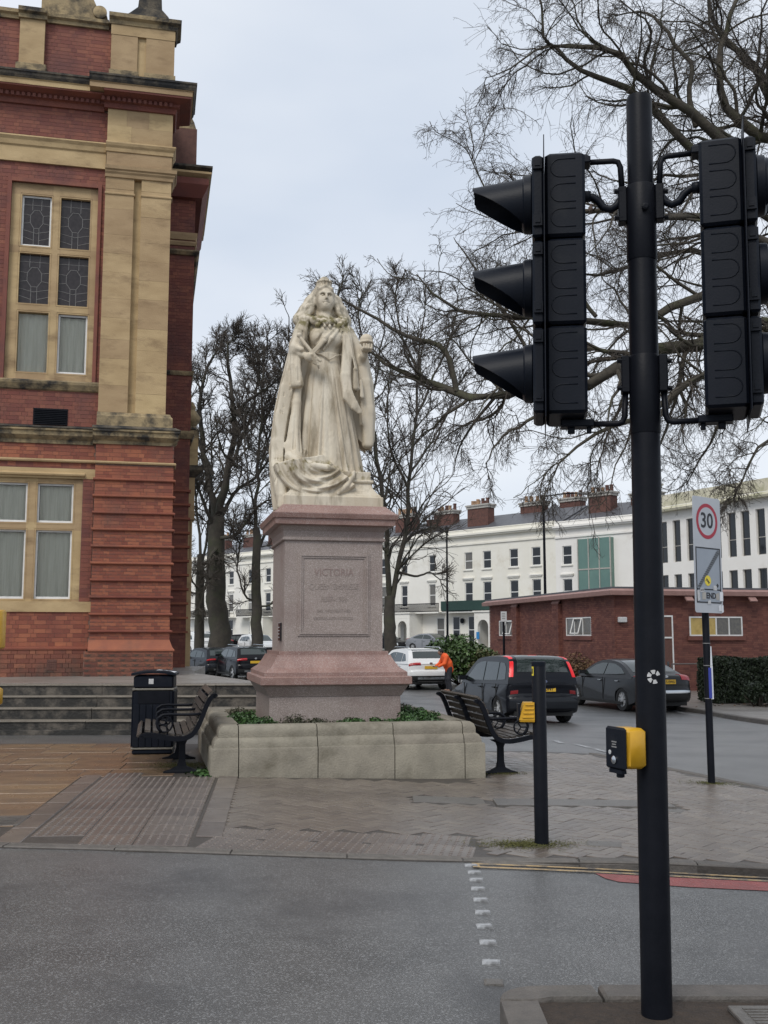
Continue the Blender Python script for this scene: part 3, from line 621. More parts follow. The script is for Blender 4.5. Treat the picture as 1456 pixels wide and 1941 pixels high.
# far pavement beside the brick block (across the side street)
FARP = [(8.75, 12), (8.75, 24), (8.85, 29), (8.85 - .218 * 3.2, 29 + .976 * 3.2)] + [(8.85 - .2236 * (y - 29), y) for y in (36, 44, 52, 60)] + [(6, 61), (40, 52), (40, 12)]
farp = sheet('pavement', FARP, lambda x, y: gz(x, y) + .11, M_['terrace_slab'], 1.5, .2)
kf = [(8.75, 13.0), (8.75, 24), (8.85, 29)] + [(8.85 - .2236 * (y - 29), y) for y in (36, 44, 52)]
for (xa, ya), (xb, yb) in zip(kf[:-1], kf[1:]):
    n_ = max(1, int(math.hypot(xb - xa, yb - ya) / .9))
    for i in range(n_):
        t = (i + .5) / n_; mx, my = xa + (xb - xa) * t, ya + (yb - ya) * t
        place_piece('kerb_stone', kme, piece_matrix(mx, my, math.atan2(yb - ya, xb - xa) + math.pi, lambda x, y: gz(x, y) + .113, math.hypot(xb - xa, yb - ya) / n_ - .012) @ Matrix.Translation((0, -.01, 0)), M_['kerb'], farp)
# lawn under the far trees
sheet('grass', [(-26, 56), (-3, 56), (2.2, 58), (2.2, 66), (-26, 70)], lambda x, y: gz(x, y) + .03, pbr('grass', (.03, .05, .015), (.045, .05, .02), 3, .9, bump=.5, bscale=20), 2)
# ================================================================ STEPS AND TERRACE
ter = sheet('terrace', [(-15, 17.55), (-1.25, 18.0), (-2.43, 18.75), (-4.0, 21.7), (-4.3, 25), (-15, 22)], lambda x, y: .69 + .012 * (y - 17.5), M_['terrace_slab'], 1.0, .5)
st = thing('stone_steps', (-5, 16.5, 0), .03, 'weathered grey stone steps with black stains leading up to the red brick hall', 'steps')
for i in range(4):
    m = MB(); z0 = .172 * i
    xs = [-9.0, -6.6, -4.4, -2.05, .3, 2.2, 3.75 - i * .05]
    for xa, xb in zip(xs[:-1], xs[1:]):
        jit = rr.uniform(-.008, .008); m = MB(); m.box(xa + .004, xb - .004, .33 * i + jit, .33 * i + 1.25 - .33 * i, z0 - (.3 if i == 0 else .0), z0 + .15); o = m.build('step_block', M_['step_stone'], st)
        m = MB(); m.cbox(xa + .004, xb - .004, .33 * i - .022 + jit, .33 * i + .37, z0 + .1505, z0 + .1715, .005); m.build('tread', M_['step_edge'], st)
m = MB(); m.box(-9, 3.7, -.16, -.002, -.05, .035); m.build('gutter_stone', M_['step_stone'], st)
# ================================================================ RED BRICK HALL
HC = Vector((-4.167, 20.5, 0))
hall = thing('brick_hall', (HC.x, HC.y, 0), ROT, 'red brick hall with yellow stone pilasters, mullioned windows and a dark cornice', 'building')
def HW(x, y, z): return HC + T2 * x + D2 * y + Vector((0, 0, z))
unit = MB(); unit.v = [Vector(p) for p in [(-.5, 0, -.5), (.5, 0, -.5), (.5, 0, .5), (-.5, 0, .5), (-.5, 1, -.5), (.5, 1, -.5), (.5, 1, .5), (-.5, 1, .5)]]; unit.f = [[0, 1, 2, 3], [1, 5, 6, 2], [5, 4, 7, 6], [4, 0, 3, 7], [3, 2, 6, 7], [4, 5, 1, 0]]
def unit_mesh(name, mat):
    o = unit.build(name, mat, None, fix=False); me = o.data; bpy.data.objects.remove(o); return me
def courses(x0, x1, z0, z1, ch, holes=(), L=.225, H=.1125, flemish=True, seed=0):
    out = []; n = max(1, round((z1 - z0) / ch)); ch = (z1 - z0) / n
    for j in range(n):
        za, zb = z0 + j * ch, z0 + (j + 1) * ch; x = x0 - (.17 if j % 2 else .0) - .01; k = j % 2
        while x < x1:
            w = (L if k % 2 == 0 else H) if flemish else L; k += 1; segs = [(max(x, x0), min(x + w, x1))]; x += w
            for hx0, hx1, hz0, hz1 in holes:
                if zb > hz0 + .02 and za < hz1 - .02:
                    ns = []
                    for a, b in segs:
                        if b <= hx0 or a >= hx1: ns.append((a, b))
                        else:
                            if a < hx0: ns.append((a, hx0))
                            if b > hx1: ns.append((hx1, b))
                    segs = ns
            for a, b in segs:
                if b - a > .03: out.append((a, b, za, zb))
    return out
def lay_bricks(parent, W, lists, limit=300, gap=.006, depth=.05):
    """lists: [(bricks, y_face, mat)]; the nearest visible ones become single objects, the rest one mesh per material"""
    allb = []
    for br, yf, mat, fl in lists:
        for b in br: allb.append((b, yf, mat, fl))
    def key(t):
        (a, b, za, zb), yf, mat, fl = t; c = W((a + b) / 2, yf, (za + zb) / 2) if not fl else W(yf, (a + b) / 2, (za + zb) / 2); p = proj(c); v = -5 < p[0] < 1461 and -5 < p[1] < 1946
        return (not v, (c - Vector((0, 0, CAMH))).length)
    allb.sort(key=key); meshes = {}; rest = {}
    for i, ((a, b, za, zb), yf, mat, fl) in enumerate(allb):
        g = gap / 2; jy = random.uniform(-.0015, .0015)
        if fl: Mx = Matrix.Translation((yf + jy, (a + b) / 2, (za + zb) / 2)) @ Matrix.Rotation(math.pi / 2, 4, 'Z') @ Matrix.Diagonal((b - a - gap, depth, zb - za - gap, 1))
        else: Mx = Matrix.Translation(((a + b) / 2, yf + jy, (za + zb) / 2)) @ Matrix.Diagonal((b - a - gap, depth, zb - za - gap, 1))
        if i < limit:
            if mat not in meshes: meshes[mat] = unit_mesh('brick', M_[mat])
            place_piece('brick', meshes[mat], Mx, M_[mat], parent)
        else: rest.setdefault(mat, MB()).add([Mx @ v for v in unit.v], unit.f)
    for mat, mb in rest.items(): tag(mb.build('brickwork', M_[mat], parent, fix=False), kind='stuff')
def wall_holes(mb, x0, x1, z0, z1, y, holes, rev=.2):
    xs = sorted({x0, x1, *[v for h in holes for v in h[:2] if x0 < v < x1]}); zs = sorted({z0, z1, *[v for h in holes for v in h[2:] if z0 < v < z1]})
    for xa, xb in zip(xs[:-1], xs[1:]):
        for za, zb in zip(zs[:-1], zs[1:]):
            cx, cz = (xa + xb) / 2, (za + zb) / 2
            if any(h[0] < cx < h[1] and h[2] < cz < h[3] for h in holes): continue
            mb.add([(xa, y, za), (xb, y, za), (xb, y, zb), (xa, y, zb)], [(0, 1, 2, 3)])
    for a, b, c, d in holes:
        mb.add([(a, y, c), (b, y, c), (b, y + rev, c), (a, y + rev, c)], [(0, 1, 2, 3)]); mb.add([(a, y, d), (a, y + rev, d), (b, y + rev, d), (b, y, d)], [(0, 1, 2, 3)])
        mb.add([(a, y, c), (a, y + rev, c), (a, y + rev, d), (a, y, d)], [(0, 1, 2, 3)]); mb.add([(b, y, c), (b, y, d), (b, y + rev, d), (b, y + rev, c)], [(0, 1, 2, 3)])
XL = -9.0                                                            # the facade goes on to the left, out of the picture
UPW = (-3.42, -1.73, 6.56, 10.66); LOW = (-4.8, -1.62, 1.96, 4.78)   # window openings (x0, x1, z0, z1)
WY = .16                                                             # wall face behind the pilaster face
core = MB(); wall_holes(core, XL, -.3, .6, 14.3, WY + .006, [UPW, LOW], .3); core.build('wall', M_['mortar'], hall)
blk_ = MB(); blk_.box(XL, -.35, WY + .35, 7, .6, 14.25); blk_.build('wall_core', M_['mortar_dark'], hall)
bl = []
bl.append((courses(XL, -1.62, 1.30, 4.92, .0835, [LOW]), WY, 'brick_orange', 0)); bl.append((courses(XL, -1.66, .62, 1.24, .0835), WY - .05, 'brick_stained', 0))
bl.append((courses(XL, -1.62, 4.99, 5.29, .0835), WY, 'brick_orange', 0)); bl.append((courses(XL, -1.5, 5.66, 11.08, .0835, [UPW]), WY, 'brick_red', 0))
bl.append((courses(XL, -1.5, 11.6, 12.32, .0835), WY, 'brick_red', 0)); bl.append((courses(XL, -1.5, 12.93, 14.15, .0835), WY, 'brick_red', 0))
# rusticated corner pier: bands between moulded ribs
RX0, RX1 = -1.60, -.075
ribs = [1.59 + .3335 * i for i in range(10)]
edges = [1.43] + ribs + [4.90]
for a, b in zip(edges[:-1], edges[1:]):
    for xa, xb in ((RX0, RX1),): bl.append((courses(xa, xb, a + (.028 if a > 1.5 else 0), b - .028, .0695), 0.0, 'brick_orange', 0))
    bl.append((courses(0.0, .5, a + .028, b - .028, .0695), RX1, 'brick_orange', 1))
bl.append((courses(RX0, RX1, 4.96, 5.30, .085), 0.0, 'brick_orange', 0)); bl.append((courses(-1.70, 0, .62, 1.20, .0967, L=.25, H=.2), -.08, 'brick_stained', 0))
bl.append((courses(-.08, .5, .62, 1.20, .0967), 0, 'brick_orange', 1))
m = MB(); m.box(RX0 + .006, RX1 - .006, .006, .5, 1.2, 5.32); m.box(-1.694, -.006, -.074, .5, .6, 1.2); m.build('pier_core', M_['mortar'], hall)
def mould(name, prof, x0, x1, yb, mat, ret=None, y1=None):
    """prof: (out, z) outline of a moulding projecting toward -y from yb; mitred return along the right side if ret"""
    m = MB(); pr = list(prof)
    r0 = [(x0, yb - o, z) for o, z in pr] + [(x0, yb + .12, pr[-1][1]), (x0, yb + .12, pr[0][1])]
    if ret is None: m.loft([r0, [(x1, p[1], p[2]) for p in r0]])
    else:
        r1 = [(x1 + o, yb - o, z) for o, z in pr] + [(x1 - .12, yb + .12, pr[-1][1]), (x1 - .12, yb + .12, pr[0][1])]
        r2 = [(x1 + o, yb + ret, z) for o, z in pr] + [(x1 - .12, yb + ret, pr[-1][1]), (x1 - .12, yb + ret, pr[0][1])]
        m.loft([r0, r1, r2])
    return m.build(name, M_[mat], hall)
for z in ribs: mould('rib', [(0, z - .027), (.035, z - .027), (.05, z - .01), (.05, z + .012), (.02, z + .027), (0, z + .027)], RX0 - .03, RX1, 0, 'brick_orange', .5)
mould('plinth_moulding', [(.08, 1.2), (.10, 1.205), (.10, 1.235), (.07, 1.26), (.05, 1.3), (.01, 1.4), (0, 1.43)], RX0 - .02, RX1, 0, 'brick_orange', .5)
mould('plinth_moulding', [(.05, 1.235), (.07, 1.24), (.07, 1.275), (.0, 1.30)], XL, RX0 - .02, WY, 'brick_orange')
mould('string_course', [(0, 4.902), (.04, 4.905), (.05, 4.93), (.03, 4.955), (0, 4.96)], RX0 - .01, RX1, 0, 'bath_stone', .5)
mould('string_course', [(0, 4.92), (.05, 4.925), (.06, 4.95), (.03, 4.985), (0, 4.99)], XL, RX0 - .01, WY, 'bath_stone')
# stone band over the ground floor
mould('band_moulding', [(0, 5.30), (.03, 5.30), (.04, 5.36), (.10, 5.40), (.15, 5.44), (.16, 5.52), (.19, 5.535), (.19, 5.57), (.16, 5.58)], RX0 - .06, RX1 - .08, .0, 'old_stone', .6)
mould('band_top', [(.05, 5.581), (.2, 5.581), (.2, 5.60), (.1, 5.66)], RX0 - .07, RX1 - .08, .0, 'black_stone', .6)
mould('band_moulding', [(0, 5.29), (.03, 5.29), (.04, 5.36), (.09, 5.40), (.13, 5.44), (.14, 5.52), (.17, 5.535), (.17, 5.57), (.14, 5.58)], XL, RX0 - .065, WY, 'old_stone')
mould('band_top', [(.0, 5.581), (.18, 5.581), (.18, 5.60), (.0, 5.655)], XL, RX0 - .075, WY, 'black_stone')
# the paired stone pilasters, course by course
mould('pilaster_base', [(0, 5.655), (.07, 5.66), (.07, 5.86), (.04, 5.89), (.02, 5.94), (0, 5.95)], -1.60, -.19, 0, 'old_stone', .5)
m = MB(); m.box(-1.583, -1.02, .05, .3, 5.9, 12.4); m.box(-.86, -.28, .05, .3, 5.9, 12.4); m.box(-1.585, -.28, .11, .45, 5.9, 12.4); m.build('pilaster_core', M_['bath_stone'], hall)
rs = random.Random(3)
for xa, xb in ((-1.585, -1.015), (-.865, -.265)):
    z = 5.95
    while z < 10.6:
        h = min(rs.choice((.45, .55, .62, .4)), 10.62 - z)
        if 10.62 - z - h < .2: h = 10.62 - z
        m = MB(); m.box(xa, xb, rs.uniform(-.002, .002), .06, z + .002, z + h - .001); m.build('stone_block', M_['bath_stone'], hall); z += h
    mould('astragal', [(0, 10.50), (.02, 10.505), (.025, 10.53), (.0, 10.55)], xa - .01, xb, -.001, 'bath_stone', .2)
    m = MB(); m.box(xa, xb, 0, .06, 10.625, 10.86); m.build('stone_block', M_['bath_stone'], hall)
    m = MB(); m.box(xa, xb, .0, .06, 12.98, 13.05); m.build('stone_block', M_['old_stone'], hall)
mould('capital', [(0, 10.86), (.03, 10.87), (.04, 10.93), (.07, 10.97), (.07, 11.0), (.10, 11.02), (.11, 11.09), (.08, 11.10), (0, 11.10)], -1.6, -.265, 0, 'bath_stone', .5)
for x0, x1, z0, z1 in ((-1.585, -.265, 11.10, 11.42), (-1.585, -1.1, 11.62, 12.0), (-1.1, -.265, 11.62, 11.98), (-1.585, -1.2, 12.0, 12.35), (-1.2, -.75, 11.98, 12.35), (-.75, -.265, 11.98, 12.35)):
    m = MB(); m.box(x0 + .001, x1 - .001, .0 + rs.uniform(0, .002), .08, z0 + .001, z1 - .001); m.build('stone_block', M_['bath_stone'], hall)
mould('architrave', [(0, 11.42), (.02, 11.425), (.03, 11.5), (.06, 11.54), (.08, 11.59), (.07, 11.62), (0, 11.62)], -1.6, -.265, 0, 'bath_stone', .5)
mould('architrave', [(0, 11.08), (.05, 11.08), (.05, 11.40), (.08, 11.43), (.10, 11.52), (.14, 11.58), (.13, 11.61), (0, 11.61)], XL, -1.6, WY, 'bath_stone')
# main cornice with dentils
mould('cornice', [(0, 12.35), (.05, 12.35), (.08, 12.44), (.14, 12.46), (.14, 12.52), (.36, 12.56), (.37, 12.6)], -1.66, -.265, 0, 'brick_red', .8)
mould('cornice_edge', [(.0, 12.6), (.38, 12.6), (.38, 12.7), (.40, 12.71), (.40, 12.72), (0, 12.72)], -1.94, -.265, 0, 'bath_stone', .8)
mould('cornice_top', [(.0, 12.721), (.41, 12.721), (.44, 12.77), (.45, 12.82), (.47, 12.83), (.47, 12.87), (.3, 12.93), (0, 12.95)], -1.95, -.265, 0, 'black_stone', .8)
mould('cornice', [(0, 12.32), (.05, 12.32), (.08, 12.42), (.14, 12.44), (.14, 12.5), (.34, 12.55), (.35, 12.58)], XL, -1.664, WY, 'brick_red')
mould('cornice_edge', [(.0, 12.58), (.36, 12.58), (.36, 12.68), (.38, 12.69), (.38, 12.70), (0, 12.70)], XL, -1.946, WY, 'bath_stone')
mould('cornice_top', [(.0, 12.701), (.39, 12.701), (.42, 12.75), (.43, 12.80), (.45, 12.81), (.45, 12.85), (.3, 12.90), (0, 12.93)], XL, -1.956, WY, 'black_stone')
dn = MB(); dn.box(-.03, .03, -.05, 0, -.05, .03); dn_me = dn.build('dentil', M_['brick_red'], hall).data; bpy.data.objects.remove(bpy.data.objects['dentil'])
x = -4.2
while x < -.3:
    yb = WY - .14 if x < -1.7 else -.14; place_piece('dentil', dn_me, Matrix.Translation((x, yb, 12.47 if x < -1.7 else 12.49)), M_['brick_red'], hall); x += .105
# attic storey
m = MB(); m.box(-1.57, -.28, .05, .6, 12.9, 14.4); m.build('attic_core', M_['bath_stone'], hall)
for xa, xb in ((-1.565, -1.03), (-.855, -.27)):
    m = MB(); m.box(xa, xb, 0, .06, 13.2, 14.0); m.build('stone_block', M_['bath_stone'], hall)
    m = MB(); m.box(xa - .03, xb + .03, -.05, .06, 12.94, 13.2); m.build('stone_block', M_['old_stone'], hall)
m = MB(); m.box(-1.575, -.262, -.01, .06, 14.0, 14.22); m.build('stone_block', M_['bath_stone'], hall)
mould('attic_cornice', [(0, 14.22), (.03, 14.22), (.05, 14.3), (.12, 14.34), (.13, 14.42), (0, 14.46)], -1.62, -.265, 0, 'old_stone', .6)
m = MB(); m.box(-3.39, -2.9, .06, .2, 13.15, 14.2); m.build('stone_block', M_['bath_stone'], hall); m = MB(); m.cbox(-3.44, -2.84, .0, .2, 12.9, 13.16, .015); m.build('stone_block', M_['old_stone'], hall)
mould('attic_cornice', [(0, 14.15), (.05, 14.15), (.06, 14.22), (.12, 14.25), (.13, 14.32), (0, 14.34)], XL, -1.63, WY, 'old_stone')
mould('attic_cornice', [(0, 14.14), (.06, 14.14), (.07, 14.22), (.14, 14.25), (.15, 14.335), (0, 14.36)], -3.42, -2.86, WY - .09, 'old_stone')
m = MB(); m.loft([[(x, y, 14.45) for x, y in ((-1.35, .05), (-.35, .05), (-.35, .55), (-1.35, .55))], [(x, y, 14.6) for x, y in ((-1.2, .1), (-.42, .1), (-.42, .5), (-1.2, .5))], [(x, y, 14.75) for x, y in ((-1.05, .12), (-.55, .12), (-.55, .5), (-1.05, .5))], [(x, y, 15.3) for x, y in ((-1.0, .12), (-.58, .12), (-.58, .5), (-1.0, .5))]]); m.build('finial_block', M_['black_stone'], hall)
m = MB(); m.prism([(-3.0, 14.33), (-1.64, 14.33), (-1.68, 14.48), (-1.75, 14.62), (-1.9, 14.68), (-2.0, 14.9), (-2.6, 15.3), (-3.0, 15.3)], WY, .4); m.build('gable_scroll', M_['old_stone'], hall)
m = MB(); m.lathe([(.12, 0), (.14, .02), (.14, .06), (.06, .09)], 16); o = m.build('scroll_boss', M_['old_stone'], hall, 40); o.location = (-1.82, WY - .0, 14.52); o.rotation_euler = (math.pi / 2, 0, 0)
# upper window: red brick architrave, stone frame, six lights
for x0, x1, z0, z1 in ((-3.50, -3.42, 6.56, 10.74), (-1.73, -1.66, 6.56, 10.74), (-3.42, -1.73, 10.66, 10.74)):
    m = MB(); m.box(x0, x1, WY - .045, WY + .02, z0, z1); m.build('window_moulding', M_['brick_red'], hall)
def stone_window(op, lights, y0, casements, sill_z):
    x0, x1, z0, z1 = op
    f = MB(); wall_holes(f, x0, x1, z0, z1, y0, lights, .16); w = f.build('window_frame', M_['bath_stone'], hall)
    ch = MB()
    for a, b, c, d in lights:                                        # chamfered inner rim
        ch.loft([[(a - .03, y0 - .006, c - .03), (b + .03, y0 - .006, c - .03), (b + .03, y0 - .006, d + .03), (a - .03, y0 - .006, d + .03)], [(a, y0 + .05, c), (b, y0 + .05, c), (b, y0 + .05, d), (a, y0 + .05, d)]], caps=False)
    ch.build('mullion_chamfer', M_['bath_stone'], w)
    for (a, b, c, d), kind in zip(lights, casements):
        if 'w' in kind:
            m = MB(); t = .035
            for q in ((a, b, c, c + t * 1.3), (a, b, d - t, d), (a, a + t, c + t * 1.3, d - t), (b - t, b, c + t * 1.3, d - t)): m.box(q[0], q[1], y0 + .06, y0 + .10, q[2], q[3])
            m.build('casement', M_['white_wood'], w); a, b, c, d = a + t, b - t, c + t * 1.3, d - t
        m = MB(); m.box(a, b, y0 + .08, y0 + .086, c, d)
        g = m.build('pane', M_['leaded_glass'] if 'l' in kind else M_['glass_curtain' if 'g' in kind else 'glass_dark'], w)
        if 'l' in kind:                                              # lead cames
            lm = MB(); cx, cz = (a + b) / 2, (c + d) / 2 + .05; W2, H2 = (b - a) / 2, (d - c) / 2
            hexa = [(cx + W2 * .52 * math.sin(k * math.pi / 4 + .39), cz + H2 * .42 * math.cos(k * math.pi / 4 + .39)) for k in range(8)]
            segs = [(hexa[k], hexa[(k + 1) % 8]) for k in range(8)] + [((cx + s * W2 * .34, d), (cx + s * W2 * .34, cz + H2 * .38)) for s in (-1, 1)] + [((cx + s * W2 * .2, c), (cx + s * W2 * .2, cz - H2 * .38)) for s in (-1, 1)]
            segs += [((a, cz + s * H2 * .2), (cx - W2 * .5, cz + s * H2 * .16)) for s in (-1, 1)] + [((b, cz + s * H2 * .2), (cx + W2 * .5, cz + s * H2 * .16)) for s in (-1, 1)]
            segs += [((a, d - H2 * .3), (b, d - H2 * .3)), ((a, c + H2 * .33), (cx - W2 * .2, c + H2 * .2)), ((b, c + H2 * .33), (cx + W2 * .2, c + H2 * .2)), ((a, c + H2 * .62), (cx, c + H2 * .5)), ((b, c + H2 * .62), (cx, c + H2 * .5))]
            for (ax, az), (bx, bz) in segs: lm.tube([(ax, y0 + .078, az), (bx, y0 + .078, bz)], .006, 4)
            lm.build('lead_cames', M_['lead'], w)
        if 'c' in kind:                                              # curtain folds behind clear glass
            cu = MB(); n = 26; top = []; bot = []
            for i in range(n + 1):
                t = i / n; x = a + (b - a) * t; top.append((x, y0 + .16 + .012 * math.sin(t * 17), d)); bot.append((x, y0 + .16 + .03 * math.sin(t * 19 + .6) + .012 * math.sin(t * 41), c))
            cu.loft([bot, [((p[0] + q[0]) / 2, (p[1] + q[1]) / 2, (c + d) / 2) for p, q in zip(top, bot)], top], caps=False, close=False); cu.build('curtain', M_['curtain'], w, True)
    return w
yw = WY + .05
clear = bpy.data.materials.new('clear_glass'); clear.use_nodes = True; cn = clear.node_tree; cn.nodes.clear()
g1, g2, g3, g4 = cn.nodes.new('ShaderNodeBsdfTransparent'), cn.nodes.new('ShaderNodeBsdfGlossy'), cn.nodes.new('ShaderNodeMixShader'), cn.nodes.new('ShaderNodeOutputMaterial')
g1.inputs[0].default_value = (.92, .93, .91, 1); g2.inputs['Roughness'].default_value = .05; fr_ = cn.nodes.new('ShaderNodeFresnel'); fr_.inputs[0].default_value = 1.35
cn.links.new(fr_.outputs[0], g3.inputs[0]); cn.links.new(g1.outputs[0], g3.inputs[1]); cn.links.new(g2.outputs[0], g3.inputs[2]); cn.links.new(g3.outputs[0], g4.inputs[0])
M_['glass_dark_room'] = M_['glass_dark']; M_['clear'] = clear
LU = [(-3.22, -2.64, 9.35, 10.42), (-2.46, -1.88, 9.35, 10.42), (-3.22, -2.64, 8.15, 9.19), (-2.46, -1.88, 8.15, 9.19), (-3.20, -2.62, 6.74, 7.97), (-2.43, -1.86, 6.74, 7.97)]
uw = stone_window(UPW, LU, yw, ['lw', 'l', 'l', 'l', 'c', 'cw'], 6.5)
LL_ = []
for a, b in ((-4.48, -3.78), (-3.58, -2.88), (-2.69, -2.01)): LL_ += [(a, b, 2.22, 3.57), (a, b, 3.72, 4.50)]
lw = stone_window((-4.72, -1.83, 2.17, 4.6), LL_, yw, ['cw'] * 6, 2)
for w in (uw, lw):
    for ch_ in list(w.children):
        if ch_.name.startswith('pane') and ch_.data.materials[0] == M_['glass_dark']: ch_.data.materials[0] = clear
for x0, x1, z0, z1, y, n_ in ((-1.83, -1.62, 2.17, 4.6, 0, ''),):
    bl.append((courses(-1.83, -1.62, 2.17, 4.62, .0835), WY, 'brick_red', 0))
m = MB(); m.box(-1.835, -1.61, WY + .006, WY + .3, 2.1, 4.7); m.build('wall_return', M_['mortar'], hall)
m = MB(); m.box(-4.78, -1.6, WY - .03, WY + .3, 1.965, 2.168); m.build('window_sill', M_['bath_stone'], hall)
m = MB(); m.box(-4.78, -1.6, WY - .012, WY + .3, 4.602, 4.80); m.build('lintel', M_['bath_stone'], hall)
mould('hood_moulding', [(0, 4.64), (.05, 4.65), (.06, 4.68), (.04, 4.70), (0, 4.72)], -4.7, -1.80, WY - .012, 'bath_stone')
mould('sill_string', [(0, 6.36), (.04, 6.38), (.10, 6.48), (.11, 6.53), (.06, 6.565), (0, 6.57)], XL, -1.585, WY, 'old_stone')
bl.append((courses(-4.8, -1.6, 4.805, 4.918, .0835), WY, 'brick_red', 0))
# air brick, vent
m = MB(); m.box(-2.83, -2.17, WY - .012, WY + .03, 5.665, 6.0)
for i in range(9): m.loft([[(x, WY - .014, 5.68 + .036 * i) for x in (-2.81, -2.19)] + [(x, WY - .035, 5.675 + .036 * i) for x in (-2.19, -2.81)], [(x, WY - .012, 5.70 + .036 * i) for x in (-2.81, -2.19)] + [(x, WY - .016, 5.70 + .036 * i) for x in (-2.19, -2.81)]])
m.build('vent', M_['black_paint'], hall)
m = MB()
for i in range(4):
    for j in range(4): m.box(-2.36 + .04 * i, -2.335 + .04 * i, WY - .065, WY - .03, .86 + .045 * j, .885 + .045 * j)
m.box(-2.38, -2.2, WY - .058, WY - .04, .84, 1.05); m.build('air_brick', M_['chimney_brick'], hall)
lay_bricks(hall, HW, bl, 300)
# set-back wing seen past the corner
SB = 3.75
def hx(px, y):                                                      # facade x of a picture column on the plane at depth y
    r = ray(px, 1000); n = D2; P0 = HC + D2 * y; o = Vector((0, 0, CAMH)); t = (P0 - o).dot(n) / r.dot(n); return (o + r * t - HC).dot(T2)
def hz(px, py, y):
    r = ray(px, py); P0 = HC + D2 * y; o = Vector((0, 0, CAMH)); t = (P0 - o).dot(D2) / r.dot(D2); return (o + r * t).z
wx = hx(357, SB)
m = MB(); m.box(-3, wx - .005, SB + .006, SB + 5, .5, 14.0); m.build('wing_core', M_['mortar_dark'], hall)
wb = [(courses(wx - 1.0, wx, .6, 12.3, .0835), SB, 'brick_red', 0)]
lay_bricks(hall, HW, wb, 0)
def wing_mould(z0, z1, o, mat):
    m = MB(); zc = z1 - (z1 - z0) * .35; m.loft([[(-3, SB - q, z) for q, z in ((0, z0), (o * .5, z0), (o, zc), (o, z1), (0, z1))], [(wx + (q if q else 0), SB - q, z) for q, z in ((0, z0), (o * .5, z0), (o, zc), (o, z1), (0, z1))], [(wx + q, SB + 4, z) for q, z in ((0, z0), (o * .5, z0), (o, zc), (o, z1), (0, z1))]]); m.build('string_course', M_[mat], hall)
wing_mould(12.15, 12.6, .30, 'brick_red'); wing_mould(12.6, 12.75, .36, 'bath_stone'); wing_mould(12.75, 12.9, .38, 'black_stone')
for a, b, o, mt in ((442, 455, .06, 'bath_stone'), (458, 466, .05, 'bath_stone'), (476, 484, .12, 'old_stone'), (704, 712, .05, 'old_stone'), (818, 832, .1, 'old_stone')): wing_mould(hz(350, b, SB), hz(350, a, SB), o, mt)
for i in range(11):
    z = 1.59 + .3335 * i; m = MB(); m.box(-2, wx + .04, SB - .05, SB + .3, z - .025, z + .025); m.build('rib', M_['brick_orange'], hall)
m = MB(); m.prism([(wx - .6, 12.9), (wx - .02, 12.9), (wx - .02, 13.1), (wx - .12, 13.3), (wx - .1, 13.4), (wx - .1, 13.9), (wx - .02, 14.0), (wx - .08, 14.2), (wx - .25, 14.5), (wx - .6, 14.5)], SB + .05, SB + .5); m.build('gable_scroll', M_['old_stone'], hall)
# stone porch pier further along
PY = 4.6; pa, pb_ = hx(338, PY), hx(366, PY)
def pz_(py): return hz(355, py, PY)
m = MB(); m.box(pa, pb_, PY, PY + .5, .5, pz_(1195)); m.box(pa + .02, pb_ - .01, PY + .01, PY + .5, pz_(1195), pz_(1060)); m.box(pa + .03, pb_ - .02, PY + .04, PY + .5, pz_(1060), pz_(985)); m.box(pa - .02, pb_ + .03, PY - .03, PY + .5, pz_(985), pz_(968)); m.box(pa + .02, pb_ + .02, PY, PY + .5, pz_(968), pz_(905)); m.box(pa, pb_ + .08, PY - .02, PY + .5, pz_(884), pz_(830)); m.build('porch_pier', M_['bath_stone'], hall)
for i in range(5):
    x = pa + .05 + (pb_ - pa - .09) * i / 4; m = MB(); m.tube([(x, PY + .035, pz_(1058)), (x, PY + .035, pz_(987))], .022, 6); m.build('flute', M_['bath_stone'], hall)
m = MB(); m.loft([[(pa, PY - .02, pz_(905)), (pb_ + .03, PY - .02, pz_(905)), (pb_ + .03, PY + .5, pz_(905)), (pa, PY + .5, pz_(905))], [(pa, PY - .2, pz_(893)), (pb_ + .22, PY - .2, pz_(893)), (pb_ + .22, PY + .5, pz_(893)), (pa, PY + .5, pz_(893))], [(pa, PY - .22, pz_(884)), (pb_ + .25, PY - .22, pz_(884)), (pb_ + .25, PY + .5, pz_(884)), (pa, PY + .5, pz_(884))]]); m.build('porch_cornice', M_['black_stone'], hall)
m = MB(); m.box(pa, pb_ + .1, PY - .04, PY + .5, pz_(830), pz_(815)); m.build('porch_band', M_['old_stone'], hall)
m = MB(); m.lathe([(.06, 0), (.16, .04), (.1, .12), (.2, .26), (.22, .36), (.12, .5), (.08, .56), (.1, .62), (.03, .75)], 14); o = m.build('urn', M_['old_stone'], hall, 50); o.location = (pb_ - .08, PY + .2, pz_(815))
m = MB(); m.box(pa - .2, pb_ - .1, PY + .1, PY + .45, pz_(815), pz_(745)); m.build('porch_attic', M_['old_stone'], hall)
